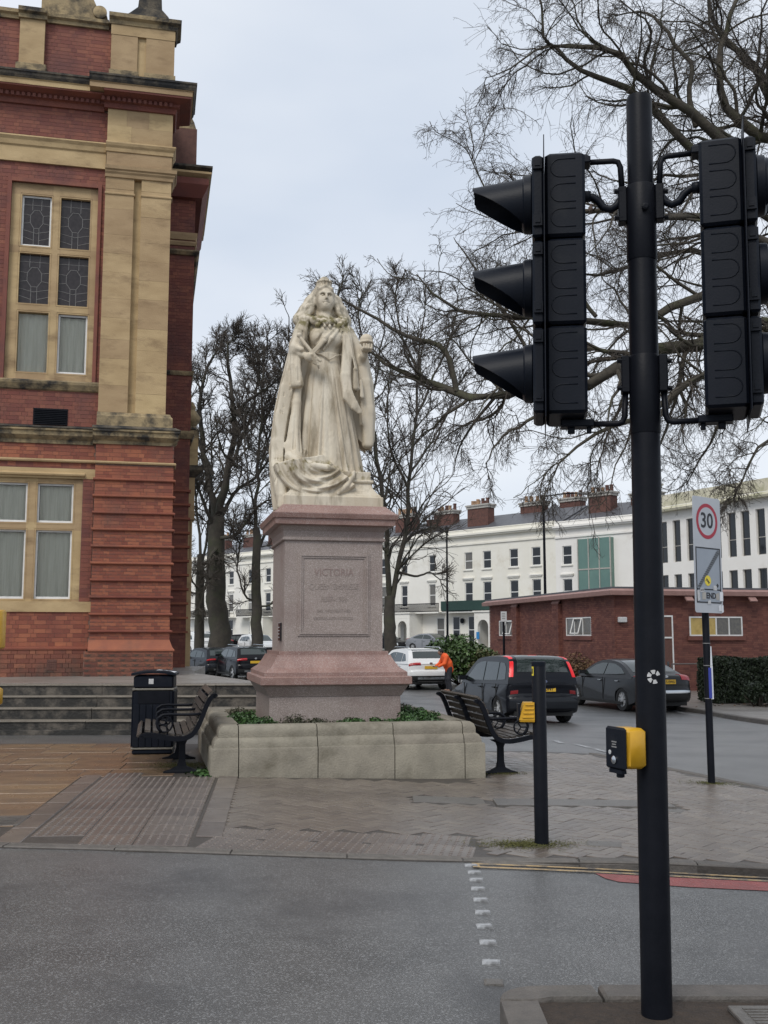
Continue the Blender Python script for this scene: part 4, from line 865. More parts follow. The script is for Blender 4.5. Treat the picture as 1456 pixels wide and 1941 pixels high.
# ================================================================ MONUMENT
plt = thing('stone_planter', (PL_FL.x, PL_FL.y, 0), ROT, 'low square stone planter with moulded coping round the pink granite pedestal', 'planter')
CS = [(0, -.26), (0, .285), (.012, .30), (.03, .30), (.035, .345), (.055, .385), (.085, .405), (.085, .46), (.10, .505), (.14, .53), (.32, .53), (.32, .36), (.32, -.26)]  # (inward, z)
def plan(side, s, i):                                              # point at distance s along a side, i inward
    W = PL_W
    return [(s, i), (W - i, s), (W - s, W - i), (i, W - s)][side]
for side in range(4):
    js = [0, .30, 1.16, 2.02, 2.83, PL_W] if side == 0 else [0, .8, 1.6, 2.3, PL_W]
    for k, (a, b) in enumerate(zip(js[:-1], js[1:])):
        m = MB(); g = .005; dz = rr.uniform(-.003, .003)
        def ring(s, first, last):
            out = []
            for i, z in CS:
                q = s
                if first: q = max(s, i + .001)
                if last: q = min(s, PL_W - i - .001)
                x, y = plan(side, q, i); out.append((x, y, z + dz))
            return out
        m.loft([ring(a + (g if k else 0), k == 0, 0), ring(b - (g if k < len(js) - 2 else 0), 0, k == len(js) - 2)]); m.build('coping_block', M_['planter_stone'], plt, 50)
m = MB(); m.slab([(.3, .3), (PL_W - .3, .3), (PL_W - .3, PL_W - .3), (.3, PL_W - .3)], -.2, .42); m.build('earth', M_['soil'], plt)
PC = PL_FL + T2 * (PL_W / 2 - .05) + D2 * (PL_W / 2)
ped = thing('granite_pedestal', (PC.x, PC.y, .42), ROT, 'pink granite pedestal with carved inscription panel under the marble statue', 'pedestal')
def squares(name, prof, mat):
    m = MB(); m.loft([[(-w, -w, z - .42), (w, -w, z - .42), (w, w, z - .42), (-w, w, z - .42)] for w, z in prof]); return m.build(name, M_[mat], ped)
squares('plinth', [(.78, .40), (.78, .80), (.785, .802)], 'granite_pink')
squares('plinth_moulding', [(.79, .80), (.80, .82), (.855, .915), (.875, .93)], 'granite_pink')
squares('step', [(.885, .93), (.895, .94), (.895, 1.02), (.875, 1.03)], 'granite_rose')
squares('base_moulding', [(.85, 1.03), (.85, 1.075), (.83, 1.09), (.77, 1.13), (.72, 1.20), (.69, 1.255), (.685, 1.275)], 'granite_rose')
squares('base_fillet', [(.66, 1.275), (.66, 1.32)], 'granite_rose')
die = squares('die', [(.60, 1.32), (.60, 2.64)], 'granite_pink')
squares('neck_moulding', [(.615, 2.64), (.63, 2.65), (.63, 2.67), (.61, 2.69)], 'granite_pink')
squares('frieze', [(.61, 2.69), (.62, 2.76), (.66, 2.82)], 'granite_pink')
squares('cornice', [(.70, 2.82), (.73, 2.83), (.735, 2.895), (.755, 2.905), (.77, 2.955), (.77, 2.965)], 'granite_rose')
squares('cap', [(.755, 2.965), (.70, 3.01), (.63, 3.075), (.6, 3.08)], 'granite_rose')
for sgn in (1,):
    fr = MB()
    for t, o in ((.0, .012), (.022, .022), (.045, .012)):
        a = .44 - t; z0, z1 = 1.50 + t - .42, 2.50 - t - .42; w = .022
        fr.box(-a, a, -.6 - o, -.598, z1 - w, z1); fr.box(-a, a, -.6 - o, -.598, z0, z0 + w); fr.box(-a, -a + w, -.6 - o, -.598, z0 + w, z1 - w); fr.box(a - w, a, -.6 - o, -.598, z0 + w, z1 - w)
    fr.build('panel_frame', M_['granite_pink'], ped)
for s_, z, sz in (('VICTORIA', 2.26, .125), ('QUEEN EMPRESS', 2.09, .098), ('1837-1901', 1.94, .09), ('SHE WROUGHT HER', 1.80, .052), ('PEOPLE LASTING GOOD', 1.71, .052)):
    text('inscription', s_, sz, M_['granite_letters' if sz > .11 else 'granite_pink'], ped, Matrix.Translation((0, -.6025, z - .42)) @ FACE_FRONT, .002, sx=.86)
m = MB(); m.cbox(-.62, -.60, -.40, -.20, 1.44 - .42, 1.66 - .42, .004); pq = m.build('plaque', M_['black_gloss'], ped)
m = MB()
for i in range(4): m.box(-.623, -.619, -.315 + .01 * (i % 2), -.215, 1.48 - .42 + .04 * i, 1.49 - .42 + .04 * i)
m.build('plaque_lettering', M_['sticker_white'], pq)
# ---------------------------------------------------------------- the statue
def build_statue():
    S = SDF((-.85, -.66, -.04), (.78, .62, 3.02), .0088)
    # base block
    for w, z0, z1, r in ((.60, -.02, .11, .008), (.575, .11, .135, .008), (.50, .29, .325, .008), (.47, .32, .43, .008)): S.box((-w, -w, z0), (w, w, z1), r)
    for i in range(9):
        t = i / 8; w = .56 - .085 * (1 - (1 - t) ** 2); S.box((-w, -w, .13 + .165 * t - .01), (w, w, .13 + .165 * t + .02), .006)
    # skirt with folds
    sl, X, Y, Z = S.sub((-.6, -.6, .40), (.6, .6, 1.95))
    zz = np.array([.40, .5, .8, 1.1, 1.4, 1.65, 1.88, 2.0]); aa = np.interp(Z, zz, [.45, .425, .385, .345, .30, .26, .195, .18]); bb = aa * .88; cx = np.interp(Z, zz, [.01, .01, .0, -.01, -.02, -.025, -.03, -.03])
    th = np.arctan2((X - cx) / aa, -(Y) / bb); q = np.sqrt(((X - cx) / aa) ** 2 + (Y / bb) ** 2); amp = np.interp(Z, [.4, 1.0, 1.7, 1.95], [.075, .05, .015, 0])
    low = np.clip((1.92 - Z) / 1.5, 0, 1); fold = 0 * th
    for t0, w, am_, lean in ((-.43, .05, .075, .22), (.43, .05, .075, -.22), (-.70, .09, .05, .10), (-1.02, .11, .085, .03), (-1.4, .12, .09, 0), (-1.8, .12, .09, 0), (.72, .08, .035, -.10), (.98, .10, .07, 0), (1.32, .11, .09, 0), (1.7, .12, .1, 0), (2.1, .12, .1, 0), (-2.2, .12, .1, 0), (.05, .08, .016, 0), (-.2, .07, .012, .03)):
        d_ = th - t0 - lean * (1 - low); fold = fold + am_ * low ** .8 * (np.exp(-(d_ / w) ** 2) - .75 * np.exp(-((np.abs(d_) - 1.75 * w) / (.62 * w)) ** 2))
    brocade = .007 * (np.abs(th) < .33) * np.clip((1.3 - Z) * 3, 0, 1) * np.sin(th * 40 + 3 * np.sin(Z * 18)) * np.sin(Z * 34 + 2 * np.sin(th * 16))
    S.put(sl, ((q - 1 - fold - brocade) * bb * .75).astype(np.float32), 0)
    def fy(x, z, o=0): a = np.interp(z, zz, [.45, .425, .385, .345, .30, .26, .195, .18]); return -math.sqrt(max(.02, 1 - min(.96, (x / a) ** 2))) * a * .88 - o
    S.cap([(x, fy(x, z, .012), z) for x, z in [(-.30, .72), (-.34, .62), (-.38, .55)]], [.012, .03, .05], .02)
    # bodice, shoulders, neck
    S.cap([(-.03, .0, 1.86), (-.03, .0, 2.02), (-.03, -.01, 2.2), (-.035, .02, 2.32)], [.17, .18, .215, .18], .05, (1, 1.25, 1))
    S.ell((-.135, -.115, 2.15), (.105, .085, .10), .05); S.ell((.075, -.115, 2.15), (.105, .085, .10), .05)
    S.cap([(-.30, .03, 2.32), (-.04, .04, 2.38), (.21, .03, 2.32)], [.075, .09, .075], .06)
    S.cap([(-.04, .02, 2.34), (-.04, .0, 2.58)], [.095, .082], .04)
    # waist line with its point
    S.cap([(-.20, -.125, 1.95), (-.10, -.185, 1.925), (-.005, -.205, 1.855), (.08, -.185, 1.92), (.17, -.125, 1.95)], .009, .008)
    # sash folds
    for i, (a, b) in enumerate((((.09, 2.30), (-.22, 1.96)), ((.06, 2.25), (-.20, 1.93)), ((.12, 2.27), (-.08, 1.99)))):
        S.cap([(a[0], -.17, a[1]), ((a[0] + b[0]) / 2, -.215, (a[1] + b[1]) / 2), (b[0], -.165, b[1])], [.016, .022, .014], .016)
    S.cap([(-.09, -.20, 2.2), (-.2, -.165, 2.03)], [.01, .02], .01, cut=True)
    # collar of medallions
    for i in range(13):
        t = i / 12 - .5; x = -.04 + .42 * t; y = -.20 + .42 * t * t * 1.1; z = 2.335 + .36 * t * t; S.ell((x, y, z), (.026, .026, .034), .008)
        if i % 2: S.ell((x * .95, y - .01, z - .055), (.02, .018, .024), .006)
    for x, z, r in ((.13, 2.30, .05), (.16, 2.23, .036), (.13, 2.18, .03), (-.2, 2.36, .05), (.19, 2.36, .05), (-.16, 2.30, .03)): S.ell((x, -.16, z), (r, .035, r * 1.1), .012)
    S.ell((.17, -.19, 2.21), (.018, .02, .03), 0, cut=True); S.ell((.14, -.19, 2.28), (.016, .02, .016), 0, cut=True)
    # head
    hx_ = -.04; S.ell((hx_, .0, 2.70), (.122, .138, .165), .02); S.ell((hx_, -.03, 2.625), (.113, .105, .105), .03)
    S.ell((hx_, -.085, 2.575), (.045, .045, .032), .03); S.ell((hx_, -.03, 2.548), (.075, .075, .04), .03)
    for s in (-1, 1):
        S.ell((hx_ + s * .058, -.078, 2.635), (.038, .038, .05), .03); S.ell((hx_ + s * .042, -.128, 2.712), (.036, .032, .021), .006, cut=True)
        S.ell((hx_ + s * .042, -.112, 2.708), (.019, .014, .011), .004); S.cap([(hx_ + s * .014, -.133, 2.735), (hx_ + s * .045, -.13, 2.742), (hx_ + s * .075, -.105, 2.73)], [.012, .014, .010], .006)
        S.ell((hx_ + s * .013, -.138, 2.653), (.013, .014, .011), .008);
        S.ell((hx_ + s * .112, .0, 2.68), (.018, .03, .045), .012)
    S.cap([(hx_, -.128, 2.738), (hx_, -.158, 2.665)], [.012, .018], .012)
    S.cap([(hx_ - .034, -.121, 2.612), (hx_, -.136, 2.617), (hx_ + .034, -.121, 2.612)], .009, .003, cut=True)
    S.cap([(hx_ - .028, -.122, 2.622), (hx_, -.138, 2.626), (hx_ + .028, -.122, 2.622)], .009, .006); S.cap([(hx_ - .022, -.122, 2.600), (hx_, -.133, 2.598), (hx_ + .022, -.122, 2.600)], .010, .006)
    # hair parted at the centre
    for s in (-1, 1):
        for j in range(3): S.cap([(hx_ + s * .01, -.10 + .03 * j, 2.83 + .012 * j), (hx_ + s * (.07 + .01 * j), -.085 + .035 * j, 2.80), (hx_ + s * (.112 + .004 * j), -.03 + .03 * j, 2.735)], [.02, .024, .018], .012)
    # crown
    for i in range(10):
        a = i * math.pi / 5; x, y = hx_ + .074 * math.cos(a), .03 + .074 * math.sin(a); S.cap([(x, y, 2.85), (hx_ + .08 * math.cos(a), .03 + .08 * math.sin(a), 2.91)], .014, .004); S.ell((hx_ + .082 * math.cos(a), .03 + .082 * math.sin(a), 2.92), (.024, .024, .016), .004)
    S.cap([(hx_, .03, 2.83), (hx_, .03, 2.925)], [.074, .07], .01); S.cap([(hx_ + .088 * math.cos(a), .03 + .088 * math.sin(a), 2.845) for a in np.linspace(0, 6.2832, 15)], .011, .003); S.ell((hx_, .03, 2.925), (.062, .062, .022), .006); S.ell((hx_, .03, 2.968), (.017, .017, .02), .004)
    for s in (-1, 1): S.cap([(hx_ + s * .128, -.06, 2.80), (hx_ + s * .142, -.065, 2.68), (hx_ + s * .14, -.06, 2.56), (hx_ + s * .13, -.07, 2.47)], [.012, .018, .022, .02], .006, cut=True)
    # veil falling to the shoulders
    for s, pts in ((-1, [(-.12, .05, 2.80), (-.185, .035, 2.68), (-.24, .02, 2.55), (-.33, .0, 2.43)]), (1, [(.04, .05, 2.80), (.105, .035, 2.70), (.155, .02, 2.56), (.215, .0, 2.44)])):
        S.cap(pts, [.035, .045, .05, .042], .03); S.cap([(p[0] - s * .02, p[1] - .035, p[2] - .02) for p in pts[1:]], [.025, .035, .035], .03); S.cap([(p[0] + s * .02, p[1] + .08, p[2]) for p in pts], [.05, .07, .09, .09], .05)
        for o_ in (.02,): S.cap([(p[0] + s * o_, p[1] - .06, p[2]) for p in pts[1:]], [.008, .014, .014], .01, cut=True)
        S.cap([(pts[3][0] + s * .01, -.02, 2.42), (pts[3][0] - s * .06, -.09, 2.40), (pts[3][0] - s * .12, -.13, 2.37)], [.035, .03, .025], .03)
    S.cap([(-.04, .10, 2.84), (-.04, .17, 2.5), (-.04, .2, 2.2)], [.1, .19, .24], .06, (1, 1.2, 1))
    # mantle: body of cloth behind and at both sides
    sl, X, Y, Z = S.sub((-.82, -.3, .0), (.72, .6, 2.45)); zl = [0, .3, .75, 1.2, 1.5, 1.95, 2.3, 2.42]
    xl = np.interp(Z, zl, [-.63, -.67, -.71, -.655, -.60, -.505, -.40, -.30]); xr = np.interp(Z, [0, .3, .75, 1.2, 1.5, 1.95, 2.12, 2.3, 2.42], [.30, .34, .55, .565, .535, .485, .44, .33, .2]); c = (xl + xr) / 2; a = (xr - xl) / 2; b = np.interp(Z, zl, [.5, .5, .48, .44, .40, .33, .22, .15])
    th = np.arctan2((X - c) / a, (Y - .02) / b); q = np.sqrt(((X - c) / a) ** 2 + ((Y - .02) / b) ** 2); am = np.interp(Z, [0, 1.2, 2.2, 2.45], [.07, .05, .02, 0]); fold = am * (np.sin(th * 11 + Z * 1.3) * .8 + np.sin(th * 19 - Z * 2) * .35)
    d = (q - 1 - fold) * np.minimum(a, b) * .8; front = -(Y + .02 + .1 * np.clip((np.abs(X - c) / a) - .55, 0, .5)); d = np.maximum(d, front * .9)
    d = np.maximum(d, np.where(X > .2, .72 - Z + (.6 - X) * .9, -9) * .6)
    S.put(sl, d.astype(np.float32), .02)
    # ermine edge, viewer's left
    edge = [(-.33, -.06, 2.36), (-.385, -.12, 2.1), (-.44, -.13, 1.85), (-.53, -.14, 1.45), (-.59, -.16, 1.1), (-.64, -.20, .75), (-.655, -.26, .45), (-.62, -.36, .2), (-.60, -.42, .03)]
    S.cap(edge, [.05, .07, .075, .08, .085, .085, .08, .07, .06], .015, (1, 1.7, .9), pn=4)
    S.cap([(x + .10, y - .035, z) for x, y, z in edge[2:7]], [.02, .028, .034, .036, .03], .01, cut=True)
    S.cap([(x + .15, y - .05, z) for x, y, z in edge[4:8]], [.05, .06, .065, .06], .03, (1, 1.3, 1)); S.cap([(-.37, -.12, 1.75), (-.41, -.17, 1.3), (-.44, -.22, .9), (-.43, -.30, .6)], [.03, .055, .075, .085], .02); S.cap([(-.41, -.22, 1.5), (-.44, -.27, 1.1), (-.46, -.34, .7)], [.01, .016, .02], .008, cut=True); S.cap([(-.36, -.2, 1.3), (-.385, -.27, .9), (-.38, -.34, .68)], [.008, .016, .018], .008, cut=True)
    rg = random.Random(4)
    for i in range(26):
        k = rg.uniform(.3, 7.2); j = int(k); t = k - j; p = [edge[j][n] * (1 - t) + edge[j + 1][n] * t for n in range(3)]; x = p[0] + rg.uniform(-.05, .04); S.cap([(x, p[1] - .045, p[2] + .02), (x + rg.uniform(-.01, .01), p[1] - .047, p[2] - .025)], [.004, .008], .005, cut=rg.random() < .6)
    # ermine edge, viewer's right, ending in a point
    e2 = [(.20, -.12, 2.36), (.225, -.17, 2.15), (.215, -.20, 1.9), (.185, -.26, 1.62), (.21, -.30, 1.4), (.29, -.32, 1.27), (.355, -.315, 1.2)]
    S.cap(e2, [.045, .058, .062, .066, .062, .045, .028], .008, (1, 1.7, .9), pn=4); S.cap([(x + .075, y + .01, z) for x, y, z in e2[1:5]], [.015] * 4, .01, cut=True)
    for i in range(14):
        k = rg.uniform(.8, 4.6); j = int(k); t = k - j; p = [e2[j][n] * (1 - t) + e2[j + 1][n] * t for n in range(3)]; x = p[0] + rg.uniform(-.03, .03); S.cap([(x, p[1] - .045, p[2] + .02), (x, p[1] - .047, p[2] - .02)], [.004, .008], .004, cut=True)
    # cords and tassels
    S.cap([(.22, -.2, 2.25), (.27, -.22, 2.0), (.31, -.25, 1.78), (.315, -.26, 1.70)], .012, .006); S.cap([(.25, -.19, 2.25), (.31, -.2, 1.9), (.38, -.22, 1.6)], .011, .006)
    S.cap([(.315, -.26, 1.72), (.32, -.265, 1.5)], [.026, .045], .008); S.ell((.315, -.265, 1.735), (.032, .03, .03), .006); S.cap([(.385, -.24, 1.6), (.395, -.24, 1.40)], [.022, .038], .008)
    for dx in (-.02, .0, .02): S.cap([(.318 + dx, -.305, 1.66), (.322 + dx * 1.4, -.312, 1.5)], .004, .003, cut=True)
    # right arm (viewer's left): sleeve, forearm, hand with sceptre
    S.cap([(-.33, .0, 2.3), (-.40, -.05, 2.05), (-.42, -.12, 1.95)], [.085, .09, .08], .03); S.cap([(-.42, -.1, 1.95), (-.36, -.24, 1.90), (-.31, -.31, 1.86)], [.07, .05, .036], .02)
    S.cap([(-.44, -.16, 1.95), (-.45, -.19, 1.75), (-.425, -.2, 1.54)], [.05, .05, .065], .01, pn=4); S.cap([(-.40, -.19, 1.9), (-.41, -.23, 1.72), (-.385, -.235, 1.53)], [.04, .035, .05], .008, pn=4); S.cap([(-.41, -.27, 1.75), (-.4, -.28, 1.56)], [.008, .014], .01, cut=True)
    S.ell((-.285, -.335, 1.84), (.068, .042, .06), .012, rz=.4)
    for i in range(4):
        bx, bz = -.268 + .014 * i, 1.868 - .032 * i; S.cap([(bx, -.35, bz), (bx + .052, -.378, bz - .036), (bx + .074 - .005 * i, -.36, bz - .085 + .006 * i)], [.018, .0165, .013], .003)
    S.cap([(-.285, -.345, 1.87), (-.245, -.375, 1.865), (-.215, -.37, 1.84)], [.02, .017, .014], .005)
    S.cap([(-.40, -.30, 2.10), (-.33, -.325, 2.0), (-.22, -.36, 1.86), (-.15, -.375, 1.79)], [.02, .022, .02, .018], .003); S.ell((-.405, -.30, 2.115), (.032, .032, .034), .003)
    S.cap([(-.45, -.2, 2.0), (-.37, -.30, 1.94)], [.04, .034], .02); S.cap([(-.29, -.05, 2.38), (-.37, -.13, 2.16), (-.425, -.18, 1.97)], [.05, .075, .075], .035, pn=3); S.cap([(-.345, -.2, 2.2), (-.33, -.24, 2.06), (-.31, -.25, 1.96)], [.012, .02, .018], .006, cut=True); S.cap([(-.35, -.22, 1.84), (-.345, -.24, 1.6)], [.022, .02], .008, cut=True)
    for pts in ([(-.34, -.09, 2.3), (-.37, -.16, 2.1), (-.41, -.17, 1.98)], [(-.29, -.1, 2.3), (-.31, -.15, 2.12)], [(.28, -.12, 2.3), (.34, -.13, 2.12), (.40, -.15, 1.98)], [(.33, -.1, 2.24), (.38, -.11, 2.1)]): S.cap(pts, .011, .008, cut=True)
    # left arm (viewer's right): forearm raised, hand under the orb
    S.cap([(.25, .0, 2.28), (.38, -.04, 2.02), (.41, -.10, 1.86)], [.085, .085, .075], .03); S.cap([(.41, -.08, 1.86), (.43, -.22, 1.93), (.44, -.28, 1.985)], [.065, .045, .034], .02)
    S.ell((.44, -.30, 1.99), (.065, .055, .035), .01)
    for i in range(4):
        x = .396 + .032 * i; S.cap([(x, -.335, 1.965), (x + .002, -.374, 1.985), (x + .004, -.372, 2.035)], [.017, .016, .013], .003)
    S.cap([(.485, -.29, 1.995), (.515, -.315, 2.02), (.508, -.33, 2.055)], [.014, .013, .011], .005)
    S.ell((.445, -.30, 2.10), (.083, .083, .085), .004); S.box((.34, -.40, 1.95), (.55, -.2, 2.045), .01, 0, True) if 0 else None; S.cap([(.36, -.30, 2.072), (.39, -.365, 2.072), (.445, -.388, 2.072), (.50, -.365, 2.072), (.53, -.30, 2.072)], .014, .003);
    # cloth hanging from the left arm
    for pts, r in (([(.43, -.10, 1.9), (.47, -.12, 1.6), (.50, -.13, 1.25), (.50, -.13, .85)], [.06, .065, .075, .07]), ([(.47, -.08, 1.95), (.53, -.05, 1.6), (.555, -.05, 1.2), (.545, -.08, .9)], [.04, .055, .06, .05]), ([(.40, -.12, 1.85), (.415, -.15, 1.5), (.43, -.15, 1.1)], [.03, .03, .04])): S.cap(pts, r, .012, pn=3.5)
    S.cap([(.45, -.2, 1.8), (.46, -.21, 1.4), (.465, -.22, .95)], [.008, .014, .02], .012, cut=True); S.cap([(.37, -.2, 1.7), (.385, -.24, 1.3), (.40, -.24, .85)], [.025, .035, .045], .012, cut=True); S.cap([(.33, -.17, 1.75), (.365, -.17, 1.35), (.40, -.18, .85), (.42, -.2, .6)], [.02, .03, .035, .03], .01, cut=True)
    # train of the mantle heaped over the base
    for p, r in (([(-.52, -.38, .60), (-.40, -.46, .52), (-.24, -.52, .47), (-.08, -.545, .45), (.02, -.53, .44)], [.06, .055, .045, .04, .02]), ([(-.60, -.40, .3), (-.61, -.45, .12), (-.62, -.46, -.01)], [.06, .05, .05])): S.cap(p, r, .015)
    sl, X, Y, Z = S.sub((-.72, -.66, -.02), (.36, -.2, .64)); rho = np.sqrt((X + .12) ** 2 + ((Z - .60) * 1.05) ** 2); ang = np.arctan2(X + .12, .62 - Z)
    w_ = np.sin(rho * (40 + 9 * np.sin(1.3 * ang + .6)) + 1.6 * np.sin(2.6 * ang + .4) + .8); g = .026 * np.sign(w_) * np.abs(w_) ** .75 + .010 * np.sin(rho * 96 + 3 * ang)
    yf = -.475 - .10 * np.exp(-((rho - .40) / .2) ** 2) - g * np.clip(rho * 5 - .4, 0, 1)
    d = np.maximum(np.maximum(yf - Y, Y + .25), np.maximum(np.maximum(rho - .585 - .02 * np.sin(4 * ang), (ang - .80) * rho), np.maximum(-Z - .005, (-ang - 1.35) * rho)))
    S.put(sl, (d * .6).astype(np.float32), .012)
    S.cap([(.05, -.575, .14), (.15, -.57, .24), (.23, -.53, .36), (.255, -.49, .42)], [.03, .032, .028, .02], .012)
    return S.mesh('statue')
st_me = build_statue()
st_o = link('marble_statue', st_me, M_['marble'], None, True); st_o.location = (PC.x, PC.y, 3.082); st_o.rotation_euler = (0, 0, ROT); st_o.scale = (1.02, 1.02, 1.035)
tag(st_o, 'weathered white marble statue of a crowned robed woman holding an orb and sceptre', 'statue')
# ---------------------------------------------------------------- plants in the planter
def bed_plant(name, x, y, r, h, n, mat, label, seed, size=.02):
    rg = np.random.default_rng(seed); root = thing(name, tuple(PL_FL + T2 * x + D2 * y + Vector((0, 0, .42))), 0, label, 'plant', 'plants in the stone planter')
    V, F = leaves(n, clumpy((0, 0, h * .35), (r, r, h * .62), rg, 22, .34), size, rg, .42, .4); link('foliage', np_mesh('foliage', V, F), M_[mat], root)
    P, R = grow(np.zeros((9, 3)), rg.normal(0, .5, (9, 3)) + np.array([0, 0, 1]), np.full(9, h * .8), np.full(9, .006), np.full(9, .003), 4, .15, (0, 0, .05), rg); V, F = tubes(P, R, 4); link('stems', np_mesh('stems', V, F), M_['twig'], root)
spec = [(.52, .50, .2, .2, 'leaf_bed'), (.62, .62, .2, .16, 'leaf_bed'), (.78, .50, .13, .12, 'leaf_heath'), (.98, .52, .2, .22, 'leaf_heath'), (1.22, .5, .17, .18, 'leaf_heath'), (1.45, .5, .14, .12, 'leaf_heath'), (1.65, .52, .2, .16, 'leaf_bed'), (1.92, .5, .17, .14, 'leaf_bed'), (2.12, .55, .15, .15, 'leaf_bed'), (2.35, .5, .2, .22, 'leaf_bed'), (2.55, .62, .2, .2, 'leaf_bed'), (2.6, .95, .2, .22, 'leaf_bed'), (2.62, 1.5, .22, .24, 'leaf_bed'), (2.62, 2.1, .2, .2, 'leaf_heath'), (.45, .95, .2, .18, 'leaf_bed'), (.45, 1.5, .2, .2, 'leaf_bed'), (.46, 2.1, .2, .2, 'leaf_heath'), (2.68, .44, .09, .10, 'leaf_bed')]
WHERE = ['in the planter corner next to the bench by the bin', 'just inside that planter corner, against the pedestal edge', 'small, first along the coping from the bin-side corner', 'tallest of the brown row below the inscription', 'second of the brown row below the inscription', 'small, in front of the middle of the pedestal', 'spreading in front of the middle of the pedestal', 'low, right of centre below the inscription edge', 'low, below the street-side edge of the inscription panel', 'tall, near the street-side front corner of the planter', 'tall, at the street-side corner of the pedestal', 'beside the back of the street-side bench', 'bushy, halfway along the street-side bench', 'at the far end of the street-side bench', 'behind the back of the bench by the bin', 'bushy, halfway along the bench by the bin', 'at the far end of the bench by the bin', 'tiny, on the street-side corner of the coping']
for i, (x, y, r, h, mt) in enumerate(spec):
    bed_plant('bed_plant', x, y, r, h, 900 if r > .15 else 550, mt, ('bright green leafy plant ' if mt == 'leaf_bed' else 'brownish heather plant ') + WHERE[i], 30 + i, .021 if mt == 'leaf_bed' else .014)
# moss and weeds at the foot of things
def moss(name, cx, cy, rx, ry, n, mat, seed, zf=pz, size=.012, label=None):
    rg = np.random.default_rng(seed)
    def f(n):
        a = rg.random(n) * 6.283; q = np.abs(rg.normal(0, .5, n)); x = cx + rx * q * np.cos(a); y = cy + ry * q * np.sin(a); z = np.array([zf(u, v) for u, v in zip(x, y)]) + .002 + .008 * rg.random(n); return np.stack([x, y, z], 1), np.tile([0, 0, 1.5], (n, 1))
    V, F = leaves(n, f, size, rg, .6, 1.2); o = link(name, np_mesh(name, V, F), M_[mat], None); tag(o, kind='stuff'); return o
# ================================================================ BENCHES
def bench(loc, rz, label, group):
    root = thing('park_bench', loc, rz, label, 'bench', group)                 # local: faces +x, runs along y 0..1.5
    prof = [(.56, .365), (.57, .40), (.545, .435), (.50, .45), (.40, .44), (.28, .415), (.17, .40), (.08, .405), (.01, .44), (-.04, .52), (-.08, .62), (-.12, .73), (-.165, .82), (-.215, .865), (-.255, .86), (-.27, .83)]
    P = [Vector((x, 0, z)) for x, z in prof]; L = [0]
    for a, b in zip(P[:-1], P[1:]): L.append(L[-1] + (b - a).length)
    def pt(s):
        i = max(0, min(len(P) - 2, next((k for k in range(len(L) - 1) if L[k + 1] >= s), len(P) - 2))); t = (s - L[i]) / (L[i + 1] - L[i]); return P[i].lerp(P[i + 1], t), (P[i + 1] - P[i]).normalized()
    for y in (-.06, .75, 1.56):
        m = MB(); rings = []
        for k in range(41):
            p, t = pt(L[-1] * k / 40); n = Vector((t.z, 0, -t.x)); w = .028
            rings.append([p + n * .0 + Vector((0, y - .022, 0)), p + n * .0 + Vector((0, y + .022, 0)), p + n * (-.05) + Vector((0, y + .022, 0)), p + n * (-.05) + Vector((0, y - .022, 0))])
        m.loft(rings); m.build('frame', M_['black_paint'], root)
        m = MB(); arm = [(-.085, .64), (.0, .635), (.12, .635), (.24, .64), (.32, .635), (.375, .60), (.385, .545), (.36, .49), (.33, .45)]; m.tube([(x, y, z) for x, z in arm], .017, 6); m.build('armrest', M_['black_paint'], root, True)
        m = MB(); m.tube([(.30 + .085 * math.cos(a), y, .535 + .085 * math.sin(a)) for a in np.linspace(0, 2 * math.pi, 17)], .011, 5, False); m.tube([(.30, y, .535), (.385, y, .535)], .008, 5); m.tube([(.30, y, .535), (.25, y, .605)], .008, 5); m.tube([(.30, y, .535), (.25, y, .465)], .008, 5); m.build('armrest_ring', M_['black_paint'], root, True)
    ss = [.07 + .083 * i for i in range(6)] + [.64 + .083 * i for i in range(6)]
    ss = [s for s in np.linspace(.06, L[-1] - .09, 13)]
    for s in ss:
        p, t = pt(s); n = Vector((t.z, 0, -t.x)); m = MB(); a, b = p - t * .031, p + t * .031
        m.loft([[(q.x, y, q.z) for q in (a + n * .003, b + n * .003, b + n * .026, a + n * .026)] for y in (-.035, 1.535)]); m.build('slat', M_['bench_wood'], root)
    for y in (.1, 1.4):
        m = MB(); m.loft([[(.10 + dx * s, y + dy * s2, z) for dx, dy in ((-1, -1), (1, -1), (1, 1), (-1, 1))] for z, s, s2 in ((-.02, .20, .04), (.012, .20, .04), (.03, .13, .035), (.07, .05, .03), (.14, .035, .028), (.30, .033, .028), (.345, .05, .03), (.37, .10, .03), (.385, .12, .03))]); m.build('leg', M_['black_paint'], root)
    return root
lb = gpt(345, 1466, pz); bench((lb.x - .02, lb.y - .1, pz(lb.x, lb.y)), ROT + 0, None, None)
o = [x for x in COL.objects if x.name.startswith('park_bench')][-1]
# the left bench faces away from the planter (toward -x): mirror by turning half a circle
far_pt = Vector((lb.x, lb.y, 0)) + D2 * 1.5
o.location = (far_pt.x + .10 * T2.x, far_pt.y + .10 * T2.y, pz(lb.x, lb.y)); o.rotation_euler[2] = ROT + math.pi
tag(o, 'slatted wooden bench with black iron arms between the bin and the planter', 'bench', 'park benches beside the planter')
rb = gpt(950, 1466, pz); q_ = Vector((rb.x, rb.y, 0)) - D2 * .1
bench((q_.x - .1, q_.y, pz(rb.x + .2, rb.y + .7) + .0), ROT, 'slatted wooden bench with black iron arms facing the side street', 'park benches beside the planter')
